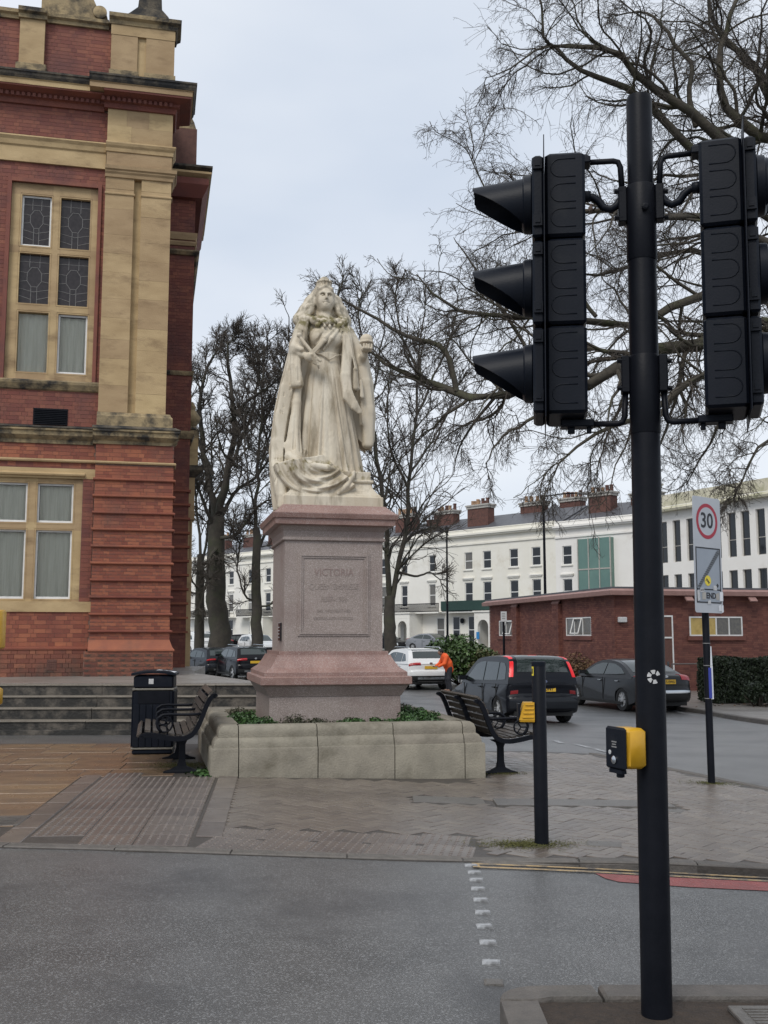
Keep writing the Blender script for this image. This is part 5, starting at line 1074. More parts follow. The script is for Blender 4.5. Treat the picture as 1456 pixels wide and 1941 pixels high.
# ================================================================ BIN
bp = gpt(283, 1430, pz); bn = thing('litter_bin', (bp.x, bp.y + .25, pz(bp.x, bp.y)), .12, 'tall black litter bin with a white sticker beside the bench', 'bin')
m = MB(); m.cbox(-.25, .25, -.25, .25, 0, .06, .015); m.build('base', M_['black_plastic'], bn)
m = MB(); m.cbox(-.262, .262, -.262, .262, .06, .085, .006); m.build('band', pbr('bin_band', (.2, .19, .16), (.14, .13, .11), 20, .6), bn)
m = MB(); m.cbox(-.255, .255, -.255, .255, .085, .80, .02); body = m.build('body', M_['black_plastic'], bn)
for f in range(4):
    for i in range(6):
        m = MB(); m.M = Matrix.Rotation(f * math.pi / 2, 4, 'Z'); x = -.205 + .082 * i; m.cbox(x - .037, x + .037, -.266, -.254, .09, .62 if f == 0 else .79, .003); m.build('slat', M_['black_plastic'], bn)
m = MB(); m.cbox(-.19, .21, -.264, -.25, .63, .79, .004); m.build('aperture_panel', M_['black_paint'], bn)
m = MB(); m.cbox(-.262, .262, -.262, .262, .80, .825, .006); m.build('band', bpy.data.materials['bin_band'], bn)
m = MB(); m.cbox(-.25, .25, -.25, .25, .825, .985, .02); m.build('hood', M_['black_plastic'], bn)
m = MB(); m.loft([[(x * s, y * s, z + .03 * (1 - (x / .28) ** 2)) for x, y in ([(-.28 + .07 * i, -.27) for i in range(9)] + [(.28 - .07 * i, .27) for i in range(9)])] for z, s in ((.985, 1), (1.01, 1), (1.022, .96))]); m.build('lid', M_['black_plastic'], bn)
m = MB(); m.box(-.06, .0, -.2525, -.2505, .88, .945); m.build('sticker', M_['sticker_white'], bn)
m = MB(); m.loft([[(.02, -.24, 1.046), (.26, -.26, 1.02), (.27, -.02, 1.025), (.04, .02, 1.05)], [(.02, -.24, 1.05), (.26, -.26, 1.024), (.27, -.02, 1.029), (.04, .02, 1.054)]]); o = m.build('paper_sheet', M_['paper']); o.location = bn.location; o.rotation_euler = bn.rotation_euler; tag(o, 'loose white sheet lying on the litter bin lid', 'paper')
# ================================================================ TRAFFIC SIGNAL
tp = at(1243, 1935, 4.3); sig = thing('traffic_signal', (1.085, 4.3, 0), 0, 'tall black traffic signal pole with two signal heads back to back', 'traffic light'); sig.rotation_euler = (0, .011, 0)
ztop = zat(1211, 185, 4.3)
m = MB(); m.lathe([(.061, -.05), (.061, 3.36), (.0595, 3.37)], 32); m.build('pole', M_['black_paint'], sig, 40)
m = MB(); m.lathe([(.0555, 3.36), (.0555, ztop - .02), (.052, ztop), (.02, ztop + .004)], 32); m.build('pole_cap', M_['black_paint'], sig, 40)
for z in (3.28, 2.52):
    m = MB(); m.lathe([(.062, z - .17), (.0645, z - .165), (.0645, z + .165), (.062, z + .17)], 28); m.build('clamp', M_['black_paint'], sig, 40)
m = MB(); m.lathe([(.013, 0), (.016, .004), (.016, .012), (.009, .016)], 10); o = m.build('bolt', M_['black_paint'], sig); o.location = (.0, -.068, 3.33); o.rotation_euler = (math.pi / 2, 0, 0)
def visor(m, x, z, r, L):
    n = 24; inn, out, tip_o, tip_i = [], [], [], []
    for k in range(n + 1):
        a = -math.pi * .5 + 2 * math.pi * k / n; c = (1 + math.sin(a)) / 2; l = .03 + (L - .03) * min(1, max(0, (math.sin(a) + 1) / 1.55)) ** 1.05; dr = -.016 * l / L
        y, zz = math.cos(a), math.sin(a); out.append((x, r * y, z + r * zz)); tip_o.append((x - l, (r + dr) * y, z + (r + dr) * zz - .02 * l / L)); inn.append((x, (r - .004) * y, z + (r - .004) * zz)); tip_i.append((x - l, (r + dr - .004) * y, z + (r + dr - .004) * zz - .02 * l / L))
    m.loft([inn, tip_i, tip_o, out], caps=False, close=False)
def head(sgn):
    z0, z1 = 2.415, 3.565; h = (z1 - z0) / 3; xa, xb = -.245, -.415                                  # built facing -x, mirrored for the other
    hd = bpy.data.objects.new('signal_head', None); COL.objects.link(hd); hd.parent = sig; hd.scale = (sgn, 1, 1) if sgn == 1 else (1, 1, 1); hd.rotation_euler = (0, 0, -.15 if sgn == 1 else math.pi - .30)
    for i in range(3):
        za, zb = z0 + h * i + .004, z0 + h * (i + 1) - .004
        m = MB(); m.cbox(xb, xa, -.15, .15, za, zb, .012); mod = m.build('housing', M_['black_plastic'], hd)
        for j in range(3):
            for side in (-1, 1):
                zc = za + h * (.2 + .29 * j); xc = (xa + xb) / 2; U = [(xc + .045, zc + .045), (xc + .0, zc + .045)] + [(xc - .02 - .04 * math.sin(a), zc + .005 + .04 * math.cos(a)) for a in np.linspace(.2, math.pi - .2, 7)] + [(xc, zc - .035), (xc + .045, zc - .035)]
                m = MB(); m.tube([(x, side * .1505, z) for x, z in U], .0026, 5); m.build('embossed_rib', M_['black_plastic'], hd, True)
        m = MB(); m.cbox(xb - .055, xb - .004, -.145, .145, za + .004, zb - .004, .01); m.build('door', M_['black_plastic'], hd)
        zl = (za + zb) / 2 + .02
        m = MB(); m.lathe([(.118, 0), (.128, .01), (.125, .04), (.11, .05)], 28); o = m.build('bezel', M_['black_plastic'], hd, 40); o.location = (xb - .05, 0, zl); o.rotation_euler = (0, -math.pi / 2, 0)
        m = MB(); m.lathe([(.105, 0), (.09, .012), (.05, .022), (.01, .026)], 24); o = m.build('lens', [pbr('lens_green', (.01, .08, .05), rough=.15), pbr('lens_amber', (.2, .09, .01), rough=.15), pbr('lens_red', (.18, .01, .01), rough=.15)][i], hd, True); o.location = (xb - .055, 0, zl); o.rotation_euler = (0, -math.pi / 2, 0)
        m = MB(); visor(m, xb - .05, zl, .12, .265); m.build('visor', M_['black_plastic'], hd, 50)
        for side in (-1, 1):
            for zz in (za + .05, zb - .07): m = MB(); m.box(xb - .05, xb - .012, side * .148 - .008, side * .148 + .008, zz, zz + .05); m.box(xb - .042, xb - .02, side * .156 - .004, side * .156 + .004, zz + .012, zz + .038); m.build('latch', M_['black_plastic'], hd)
    m = MB(); m.slab([(xb - .006, -.25), (xb - .002, -.25), (xb - .002, .25), (xb - .006, .25)], z0 - .03, z1 + .03); m.build('backing_board', M_['black_plastic'], hd)
    for z, s in ((z1 + .012, 1), (z0 - .016, -1)):
        m = MB(); m.cbox(xa - .11, xa + .03, -.04, .04, z - .016, z + .016, .004); m.cbox(xa - .08, xa - .05, -.015, .015, z + s * .008, z + s * .035, .004); m.cbox(xa + .0, xa + .02, -.015, .015, z + s * .008, z + s * .035, .004); m.build('bracket_plate', M_['black_plastic'], hd)
        m = MB(); m.tube([(xa, 0, z), (-.115, 0, z), (-.095, 0, z - s * .006), (-.085, 0, z - s * .03), (-.08, 0, z - s * .13)], .013, 8); m.build('bracket_arm', M_['black_paint'], hd, True)
        m = MB(); m.cbox(-.098, -.062, -.03, .03, z - s * .13 - .16 * (s > 0), z - s * .13 + .16 * (s < 0) + .0, .004)
        for zz in (.02, .14): m.tube([(-.115, -.02, z - s * (.13 + zz)), (-.08, -.02, z - s * (.13 + zz))], .011, 6)
        m.build('bracket_foot', M_['black_paint'], hd)
    m = MB(); zt = z1 - .15; m.tube([(xa - .005, 0, zt + .005), (xa + .04, 0, zt), (xa + .065, 0, zt - .02), (xa + .085, 0, zt - .05), (xa + .115, 0, zt - .06), (xa + .14, 0, zt - .045), (xa + .16, 0, zt - .015), (-.06, 0, zt - .005)], .018, 8); m.tube([(xa - .01, 0, zt + .006), (xa + .03, 0, zt + .004)], .026, 8); m.build('cable_conduit', M_['black_plastic'], hd, True)
    return hd
head(1); head(-1)
m = MB()
for a0, r0, r1 in [(.3 + 1.05 * i, .012, .028) for i in range(5)]:
    m.add([(r * math.cos(a), .0, r * math.sin(a)) for a in np.linspace(a0, a0 + .75, 5) for r in (r0, r1)], [(2 * i, 2 * i + 1, 2 * i + 3, 2 * i + 2) for i in range(4)])
m.M = None; st2 = MB()
for v_ in m.v: th_ = v_.x / .061; st2.v.append(Vector((.0615 * math.sin(th_), -.0618 * math.cos(th_), v_.z + 1.335)))
st2.f = m.f; st2.build('torn_sticker', M_['sticker_white'], sig)
def push_box(parent, M, s=1.0):
    m = MB(); m.M = M; m.cbox(-.075, .075, -.04, .075, -.095, .095, .016); b = m.build('push_button_box', M_['yellow_plastic'], parent, 45)
    m = MB(); m.M = M; m.cbox(-.078, .078, -.064, -.0405, -.10, .10, .01); f = m.build('face_plate', M_['black_plastic'], b)
    m = MB(); m.M = M
    for z, w in ((.03, .04), (.018, .032), (.006, .04)): m.box(-w / 2, w / 2, -.0655, -.0638, z - .003, z + .003)
    m.build('panel_lettering', M_['lead'], f)
    m = MB(); m.M = M @ Matrix.Translation((0, -.064, -.055)) @ Matrix.Rotation(math.pi / 2, 4, 'X'); m.lathe([(.02, 0), (.02, .006), (.012, .012), (.002, .013)], 14); m.build('button', M_['chrome'], f, 40)
    m = MB(); m.M = M; m.lathe([(.007, -.0), (.007, .002)], 10); m.v = [M @ Vector((x_ * 1 - .04, -.066 + 0 * y_, -.02 + y_)) if 0 else v for v in m.v for x_, y_ in ((0, 0),)]
    m = MB(); m.M = M @ Matrix.Translation((-.035, -.0645, -.022)) @ Matrix.Rotation(math.pi / 2, 4, 'X'); m.lathe([(.011, 0), (.011, .002), (.008, .003)], 12); m.build('indicator', M_['sticker_white'], f)
    m = MB(); m.M = M @ Matrix.Translation((0, -.03, -.1)); m.lathe([(.012, -.04), (.02, -.036), (.02, 0)], 10); m.build('tactile_cone', M_['black_plastic'], b); m = MB(); m.M = M; m.box(-.05, .05, -.06, -.03, -.118, -.1); m.build('lower_lip', M_['black_plastic'], b)
    return b
zb_ = zat(1180, 1418, 4.25); push_box(sig, Matrix.Translation((-.118, -.045, zb_)) @ Matrix.Rotation(-math.radians(68), 4, 'Z') @ Matrix.Scale(.84, 4))
m = MB(); m.box(-.085, -.045, -.06, .0, zb_ - .06, zb_ + .06); m.build('box_bracket', M_['black_paint'], sig)
# ---------------------------------------------------------------- crossing pole at the far kerb (short black post)
b0 = gpt(1027, 1600, pz); post = thing('push_button_post', (b0.x, b0.y, b0.z), 0, 'short black post with a yellow push-button unit at the far kerb', 'post')
ph = zat(1027, 1256, b0.y) - b0.z
m = MB(); m.lathe([(.054, -.05), (.054, ph - .006), (.05, ph)], 28); m.build('pole', M_['black_paint'], post, 40)
m = MB(); m.lathe([(.056, ph - .025), (.056, ph + .004), (.05, ph + .01), (.01, ph + .011)], 28); m.build('cap', M_['black_plastic'], post, 40)
zy = zat(1000, 1348, b0.y) - b0.z; m = MB()
m.loft([[(-.045, -.05, zy + .07), (-.045, .05, zy + .07), (-.125, .05, zy + .07), (-.125, -.05, zy + .07)], [(-.045, -.055, zy - .065), (-.045, .055, zy - .065), (-.165, .05, zy - .065), (-.165, -.05, zy - .065)], [(-.045, -.05, zy - .08), (-.045, .05, zy - .08), (-.155, .045, zy - .08), (-.155, -.045, zy - .08)]]); un = m.build('push_button_unit', M_['yellow_plastic'], post)
for i in range(4):
    z = zy - .05 + .032 * i; m = MB(); m.cbox(-.14 + .008 * i, -.05, -.06, -.05, z, z + .012, .003); m.build('cooling_rib', M_['yellow_plastic'], un)
m = MB(); m.box(-.170, -.155, -.05, .05, zy - .07, zy + .06); m.build('face_plate', M_['black_plastic'], un)
zs = zat(1015, 1272, b0.y) - b0.z; m = MB(); m.loft([[(.055 * math.sin(a), -.0555 * math.cos(a), zs + z) for a in np.linspace(-1.5, -.95, 5)] for z in (-.035, .035)], caps=False, close=False); m.build('yellow_sticker', M_['sticker_yellow'], post)
m = MB(); m.loft([[(.0555 * math.sin(a), -.056 * math.cos(a), zs + z) for a in np.linspace(-1.4, -1.1, 4)] for z in (-.02, .02)], caps=False, close=False); m.build('sticker_print', M_['sign_black'], post)
# pole standing just outside the left edge, its two yellow units reach into view
l0 = Vector((-3.16, 8.15, 0)); lp = thing('crossing_display_post', (l0.x, l0.y, pz(l0.x, l0.y)), 0, 'black crossing post carrying two yellow boxes beside the sandstone paving', 'post')
m = MB(); m.lathe([(.054, -.05), (.054, 2.0), (.05, 2.01)], 24); m.build('pole', M_['black_paint'], lp, 40)
for z0, z1, x1 in ((zat(5, 1231, 8.0), zat(5, 1155, 8.0), at(12.5, 1190, 8.24).x - l0.x), (zat(5, 1340, 8.0), zat(5, 1306, 8.0), at(6.5, 1320, 8.24).x - l0.x)):
    m = MB(); m.cbox(.045, x1, -.09, .09, z0 - pz(l0.x, l0.y), z1 - pz(l0.x, l0.y), .014); b = m.build('display_box', M_['yellow_plastic'], lp, 45)
    m = MB(); m.cbox(.05, x1 - .012, .0905, .1, z0 + .01 - pz(l0.x, l0.y), z1 - .01 - pz(l0.x, l0.y), .004); m.build('face_plate', M_['black_plastic'], b)
# ================================================================ SPEED SIGN
sp = gpt(1349, 1485, pz); sgn_ = thing('speed_limit_sign', (sp.x, sp.y, sp.z), 0, 'grey 30 speed limit sign plate with stickers on a black pole', 'sign')
zt = zat(1355, 944, sp.y) - sp.z; zb2 = zat(1355, 1162, sp.y) - sp.z; SH = zt - zb2; m = MB(); m.lathe([(.04, -.05), (.04, zt - .05), (.035, zt - .04)], 20); m.build('pole', M_['black_paint'], sgn_, 40)
A_ = math.radians(38); pl_M = Matrix.Translation((.02, -.06, zb2)) @ Matrix.Rotation(A_, 4, 'Z') @ Matrix.Rotation(.012, 4, 'Y'); pw = .265
def sbox(name, x0, x1, z0, z1, y, mat, par, t=.003):
    m = MB(); m.M = pl_M; m.box(x0, x1, -y - t, -y, z0, z1); return m.build(name, M_[mat], par)
m = MB(); m.M = pl_M; r = .03; oc = []
for cx, cz, a0 in ((pw - r, SH - r, 0), (-pw + r, SH - r, 90), (-pw + r, r, 180), (pw - r, r, 270)): oc += [(cx + r * math.cos(math.radians(a0 + 22.5 * k)), cz + r * math.sin(math.radians(a0 + 22.5 * k))) for k in range(5)]
m.prism(oc, -.012, -.008); plate = m.build('plate', M_['sign_grey'], sgn_)
def ringm(cx, cz, r0, r1, y, n=40):
    m = MB(); m.M = pl_M; m.add([(cx + r * math.cos(2 * math.pi * k / n), -y, cz + r * math.sin(2 * math.pi * k / n)) for k in range(n) for r in (r0, r1)], [(2 * k, 2 * k + 1, (2 * k + 3) % (2 * n), (2 * k + 2) % (2 * n)) for k in range(n)]); return m
cz = SH * .79; RR = .205; ringm(0, cz, .001, RR - .04, .0135).build('roundel', M_['sign_grey'], plate); ringm(0, cz, RR - .042, RR, .014).build('red_ring', M_['sign_red'], plate)
text('numerals', '30', .245, M_['sign_black'], plate, pl_M @ Matrix.Translation((0, -.0145, cz)) @ FACE_FRONT, .001, .004)
z0, z1 = SH * .09, SH * .555; zm = SH * .2
sbox('panel', -pw + .035, pw - .035, z0, z1, .0125, 'sign_panel', plate, .001)
for x0, x1, za, zb in ((-pw + .03, pw - .03, z1 - .006, z1 + .008), (-pw + .03, pw - .03, z0 - .008, z0 + .006), (-pw + .03, pw - .03, zm - .007, zm + .007), (-pw + .03, -pw + .045, z0, z1), (pw - .045, pw - .03, z0, z1)): sbox('border_line', x0, x1, za, zb, .014, 'sign_black', plate, .0015)
m = MB(); m.M = pl_M; m.prism([(-pw + .05, zm + .02), (-pw + .10, zm + .012), (pw - .05, z1 - .06), (pw - .05, z1 - .012), (pw - .085, z1 - .012)], -.0150, -.0138); m.build('diagonal_stripe', M_['sign_stripe'], plate)
for i in range(18):
    t = (i + .5) / 18; x = -pw + .075 + t * (2 * pw - .15); z = zm + .03 + t * (z1 - zm - .06); m = MB(); m.M = pl_M; m.prism([(x - .03, z - .002), (x + .028, z - .01), (x + .028, z - .005), (x - .03, z + .004)], -.0158, -.0151); m.build('stripe_hatch', M_['sign_black'], plate)
text('lettering', 'END', .092, M_['sign_black'], plate, pl_M @ Matrix.Translation((.04, -.0145, (z0 + zm) / 2)) @ FACE_FRONT, .001, .003)
ringm(-.02, zm + .10, .0, .06, .0165, 20).build('yellow_sticker', M_['sticker_yellow'], plate)
text('sticker_print', 'you', .05, M_['sign_black'], plate, pl_M @ Matrix.Translation((-.02, -.0172, zm + .10)) @ Matrix.Rotation(.7, 4, 'Y') @ FACE_FRONT, .0006, .002)
for x, z, w, h_, mt in ((-.20, (z0 + zm) / 2 - .0, .05, .13, 'sticker_white'), (-.13, zm - .01, .08, .05, 'sticker_white'), (-.1, (z0 + zm) / 2, .07, .09, 'stone_grey'), (.12, zm + .02, .07, .06, 'sticker_white'), (.235, (z0 + zm) / 2 + .0, .07, .11, 'paper'), (.0, z0 + .0, .06, .05, 'sticker_white'), (.2, z0 - .06, .05, .07, 'paper'), (.25, z0 - .07, .04, .09, 'paper'), (.16, (z0 + zm) / 2, .06, .08, 'stone_grey')):
    m = MB(); m.M = pl_M @ Matrix.Translation((x, 0, z)) @ Matrix.Rotation(rr.uniform(-.15, .15), 4, 'Y'); m.add([(-w / 2, -.0168, -h_ / 2), (w / 2, -.0168, -h_ / 2 * rr.uniform(.7, 1)), (w / 2 * rr.uniform(.7, 1), -.0168, h_ / 2), (-w / 2, -.0168, h_ / 2 * rr.uniform(.7, 1))], [(0, 1, 2, 3)]); m.build('torn_sticker', M_[mt], plate)
text('sticker_print', 'SITE', .034, M_['sign_black'], plate, pl_M @ Matrix.Translation((-.13, -.0176, zm - .01)) @ FACE_FRONT, .0006)
m = MB(); m.M = pl_M; m.prism([(.14, zm + .05), (.165, zm + .075), (.19, zm + .05), (.165, zm + .025)], -.0168, -.0164); m.build('diamond_sticker', M_['sign_black'], plate)
for z in (SH * .8, SH * .2):
    m = MB(); m.lathe([(.044, zb2 + z - .02), (.044, zb2 + z + .02)], 16); m.build('clip', M_['lead'], sgn_)
# notices tied to the pole
za = zat(1352, 1325, sp.y) - sp.z; zc_ = zat(1352, 1262, sp.y) - sp.z; zu = zat(1352, 1225, sp.y) - sp.z
no1 = MB(); no1.loft([[(.02, -.045, z), (.052, -.03, z), (.055, .05, z), (.053, .05, z), (.05, -.026, z), (.02, -.042, z)] for z in (za, zc_)]); o = no1.build('notice', M_['paper'], None); o.location = sgn_.location; tag(o, 'white paper notice with a blue edge tied to the speed sign pole', 'notice')
m = MB(); m.loft([[(-.005, -.0485, z), (.03, -.0475, z), (.03, -.046, z), (-.005, -.047, z)] for z in (za + .01, zc_ - .02)]); m.build('blue_panel', M_['paper_blue'], o)
no2 = MB(); no2.loft([[(x, -.042, zc_ + .003), (x + .028, -.03, zc_ + .003), (x + .03, .03, zc_ + .003), (x + .027, .03, zc_ + .003), (x + .025, -.026, zc_ + .003)] for x in (.022,)] + [[(.03, -.04, zu), (.046, -.03, zu), (.048, .03, zu), (.046, .03, zu), (.044, -.028, zu)]]); o = no2.build('notice', M_['paper'], None); o.location = sgn_.location; tag(o, 'curled white paper strip tied above the notice on the speed sign pole', 'notice')
for z in (za + .004, zc_ + .0, zu + .03):
    m = MB(); m.lathe([(.0425, z), (.0425, z + .008)], 16); m.build('cable_tie', M_['lead'], sgn_)
# ================================================================ STUCCO TERRACE ACROSS THE SQUARE
def sash(parent, x0, x1, z0, z1, y, glass='glass_dark', sill=True, arch=False, cornice=False, meet=.5):
    """sash window: frame, panes, glazing bar, sill; opening is cut in the wall"""
    t = .07; m = MB()
    for q in ((x0, x1, z0, z0 + t), (x0, x1, z1 - t, z1), (x0, x0 + t, z0 + t, z1 - t), (x1 - t, x1, z0 + t, z1 - t)): m.box(q[0], q[1], y + .08, y + .14, q[2], q[3])
    zm = z0 + (z1 - z0) * meet; m.box(x0 + t, x1 - t, y + .09, y + .13, zm - .035, zm + .035); w = m.build('window', M_['white_wood'], parent)
    for a, b in ((z0 + t, zm - .035), (zm + .035, z1 - t)):
        m = MB(); m.box(x0 + t, x1 - t, y + .105, y + .112, a, b); m.build('pane', M_[glass], w)
    if sill: m = MB(); m.box(x0 - .12, x1 + .12, y - .1, y + .06, z0 - .1, z0 - .002); m.build('sill', M_['stucco'], w)
    if cornice: m = MB(); m.box(x0 - .2, x1 + .2, y - .16, y - .002, z1 + .32, z1 + .42); m.box(x0 - .12, x1 + .12, y - .1, y - .002, z1 + .22, z1 + .32); m.build('window_hood', M_['stucco'], w)
    return w
def chimney(parent, x, y, z0, z1, w, d, pots, mat='chimney_brick'):
    m = MB(); m.box(x - w / 2, x + w / 2, y, y + d, z0, z1); c = m.build('chimney', M_[mat], parent)
    m = MB(); m.box(x - w / 2 - .08, x + w / 2 + .08, y - .08, y + d + .08, z1, z1 + .22); m.box(x - w / 2 - .16, x + w / 2 + .16, y - .16, y + d + .16, z1 + .22, z1 + .36); m.build('chimney_cap', M_['stone_grey'], c)
    for i in range(pots):
        px = x - w / 2 + w * (i + .5) / pots; m = MB(); hh = rr.uniform(.4, .7); m.lathe([(.17, 0), (.15, hh * .8), (.18, hh * .85), (.16, hh)], 10, (px, y + d / 2 + rr.uniform(-.1, .1))); o = m.build('chimney_pot', M_[rr.choice(('chimney_pot', 'chimney_pot', 'chimney_brick'))], c, 40); o.location.z = z1 + .36
def house(a, b, label, mat, cols, H=10.6, base=.0, gf='plain', y0=0, extra=None, roof=True, bal=None):
    """town house whose front runs from point a to point b (left to right as seen)"""
    a, b = Vector(a), Vector(b); W = (b - a).length; ang = math.atan2(b.y - a.y, b.x - a.x); zb = gz(a.x, a.y) + base
    root = thing('terrace_house', (a.x, a.y, zb), ang, label, 'house', 'stucco terrace across the square')
    holes = []; wins = []
    for c, cw in cols:
        x = W * c
        for z0, z1, mt in ((3.9, 5.9, 1), (7.05, 8.6, 0)): holes.append((x - cw / 2, x + cw / 2, z0, z1)); wins.append((x - cw / 2, x + cw / 2, z0, z1, mt))
        if gf == 'plain': holes.append((x - cw / 2, x + cw / 2, .8, 3.0)); wins.append((x - cw / 2, x + cw / 2, .8, 3.0, 2))
    m = MB(); wall_holes(m, 0, W, -1, H, 0, holes, .14); m.box(0, W, .15, 9, -1, H - .3); m.build('wall', M_[mat], root, fix=False)
    for x0, x1, z0, z1, mt in wins: sash(root, x0, x1, z0, z1, 0, rr.choice(('glass_dark', 'glass_dark', 'glass_dark', 'glass_frost', 'glass_curtain')) if mt != 0 else rr.choice(('glass_dark', 'glass_dark', 'glass_dark', 'glass_frost')), mt != 2, cornice=(mt == 1))
    m = MB()
    for o_, z0, z1 in ((.10, H - 1.35, H - 1.2), (.28, H - .62, H - .5), (.4, H - .5, H - .34), (.1, H - .02, H + .06)): m.box(-.001, W + .001, -o_, .02, z0, z1)
    m.build('cornice', M_[mat], root); m = MB(); m.box(0, W, -.06, .14, H - .34, H - .02); m.build('parapet', M_[mat], root)
    if bal:
        m = MB(); m.box(bal[0], bal[1], -1.0, .0, 3.2, 3.32); bl_ = m.build('balcony', M_['stucco'], root); m = MB()
        n = int((bal[1] - bal[0]) / .14)
        for i in range(n + 1): x = bal[0] + (bal[1] - bal[0]) * i / n; m.box(x - .03, x + .03, -.96, -.93, 3.32, 4.1)
        m.box(bal[0], bal[1], -.98, -.91, 4.06, 4.12); m.box(bal[0], bal[1], -.98, -.91, 3.36, 3.42)
        m.build('balcony_railing', M_['black_paint'], bl_)
    if roof:
        m = MB(); m.loft([[(.05, .3, H - .2), (.05, 8.9, H - .2), (.05, 4.6, H + 1.75)], [(W - .05, .3, H - .2), (W - .05, 8.9, H - .2), (W - .05, 4.6, H + 1.75)]]); m.build('roof', M_['slate'], root)
    return root, W, H
LA = Vector((5.9, 93.8, 0)); LD = Vector((.68, -.733, 0)).normalized()
def lp_(k): return LA + LD * k
h1, W1, H1 = house(lp_(-10.6), lp_(0), 'cream stucco house with two arched porches and a black balcony railing', 'stucco', [(.17, .85), (.45, .85), (.80, .85)], bal=(1.2, 10.2), gf='none')
for x in (3.6, 5.5):                                                # arched porch
    pass
def porch(root, x0, x1, arches, mat='stucco', z1=3.1, dep=1.7):
    m = MB(); m.box(x0, x1, -dep, -.002, 2.75, z1 + .1); m.box(x0 - .1, x1 + .1, -dep - .1, -.002, z1 + .1, z1 + .22)
    edges_ = [x0]; w = (x1 - x0) / arches; r = w * .3
    for i in range(arches):
        cx = x0 + w * (i + .5); n = 10; out = [(cx - w / 2, -.6), (cx - r, -.6), (cx - r, 1.95)] + [(cx - r * math.cos(t), 1.95 + r * math.sin(t)) for t in np.linspace(0, math.pi, n)][1:-1] + [(cx + r, 1.95), (cx + r, -.6), (cx + w / 2, -.6), (cx + w / 2, 2.76), (cx - w / 2, 2.76)]
        m.prism(out, -dep, -dep + .35)
    for x in (x0, x1 - .3): m.box(x, x + .3, -dep + .36, -.002, -.6, 2.76)
    p = m.build('porch', M_[mat], root)
    for i in range(arches):
        cx = x0 + w * (i + .5); m = MB(); m.box(cx - .5, cx + .5, -.06, -.004, -.3, 2.3); m.build('door', M_['stone_grey' if i else 'white_wood'], p)
porch(h1, 3.3, 7.2, 2)
for x in (2.0, 9.6):
    sash(h1, x - .5, x + .5, .6, 2.8, -.12, 'glass_frost', False)
for x, d in ((2.2, 2.5), (6.9, 3.2)): chimney(h1, x, d, H1 - .3, H1 + 2.2, 2.6, .9, 5)
m = MB(); m.box(4.2, 7.5, 3.6, 4.2, H1 - .2, H1 + 1.9); m.build('party_wall', M_['chimney_brick'], h1)
h2, W2, H2 = house(lp_(0), lp_(12.2), 'pale stucco house with green balcony canopy and wide white porch', 'stucco_cream', [(.20, .95), (.38, .95), (.63, .95), (.83, .95)], bal=(0.05, 7.2), gf='none')
m = MB(); m.box(.05, 7.2, -1.12, -.02, 3.4, 4.25); m.build('balcony_canopy', M_['door_green'], h2)
porch(h2, 4.6, 8.6, 2)
sash(h2, 2.4, 4.2, .5, 2.9, -.12, 'glass_dark', False); sash(h2, .5, 1.4, .5, 2.9, -.12, 'glass_dark', False)
m = MB(); m.lathe([(.24, 0), (.24, .03)], 16); o = m.build('round_plaque', M_['black_paint'], h2); o.location = (1.75, -.14, 2.5); o.rotation_euler = (math.pi / 2, 0, 0)
m = MB(); m.box(4.9, 5.2, -1.78, -1.71, .9, 1.5); m.build('blue_sign', pbr('sign_blue', (.03, .22, .5), rough=.5), h2)
chimney(h2, 9.6, 5.5, H2 - .3, H2 + 2.4, 2.2, .9, 5); chimney(h1, 9.6, 5.0, H1 - .3, H1 + 2.5, 1.8, .9, 3); chimney(h2, 1.8, 2.0, H2 - .3, H2 + 2.2, 2.5, .9, 4); chimney(h2, 6.3, 4.2, H2 - .3, H2 + 2.2, 2.5, .9, 4)
m = MB(); m.loft([[(8.8, .5, H2), (8.8, 4, H2), (10.6, 2.2, H2 + 1.9)], [(12.1, .5, H2), (12.1, 4, H2), (10.7, 2.2, H2 + 1.7)]]); m.build('roof_hip', M_['slate'], h2)
h3, W3, H3 = house(lp_(12.2), lp_(21.0), 'white stucco house with tall green glass bay between terrace and white block', 'stucco_white', [(.13, .95)], gf='none')
m = MB(); m.box(2.6, 5.7, -.5, .0, 1.0, 9.0); gb = m.build('glass_bay', M_['glass_green'], h3)
for i in range(4):
    x = 2.6 + 3.1 * i / 3; m = MB(); m.box(x - .04, x + .04, -.54, -.47, 1, 9.02); m.build('mullion', M_['stone_grey'], gb)
for z in (3.9, 6.5): m = MB(); m.box(2.6, 5.7, -.535, -.475, z, z + .1); m.build('transom', M_['stone_grey'], gb)
chimney(h3, 2.6, 2.6, H3 - .3, H3 + 2.2, 2.2, 1.0, 5); chimney(h3, 6.2, 3.6, H3 - .3, H3 + 1.9, 2.4, 1.0, 6); chimney(h3, 8.0, 1.0, H3 - .3, H3 + 2.2, 1.3, 1.3, 2)
# left continuation, seen between the trees
prev = -10.6
for i, (k, lab, mt) in enumerate(((-21.5, 'cream stucco house with arched doorway behind the bare trees', 'stucco_cream'), (-32.5, 'cream stucco house with shuttered ground floor beyond the thick tree trunk', 'stucco_cream'), (-43.5, 'cream stucco house at the far end of the terrace beside the brick hall', 'stucco'))):
    hh, Wn, Hn = house(lp_(k), lp_(prev), lab, mt, [(.15, 1.0), (.45, 1.0), (.8, 1.0)], gf='none' if i < 2 else 'plain', bal=(.3, 10.0))
    if i < 2:
        porch(hh, 4.0, 6.4, 1, mt); sash(hh, 1.5, 2.7, .5, 2.8, -.12, 'glass_curtain', False); sash(hh, 8.3, 9.5, .5, 2.8, -.12, 'glass_curtain', False)
    chimney(hh, 2.0, 3, Hn - .3, Hn + 2.2, 2.4, .9, 4); chimney(hh, 8.0, 3, Hn - .3, Hn + 2.2, 2.4, .9, 4); prev = k
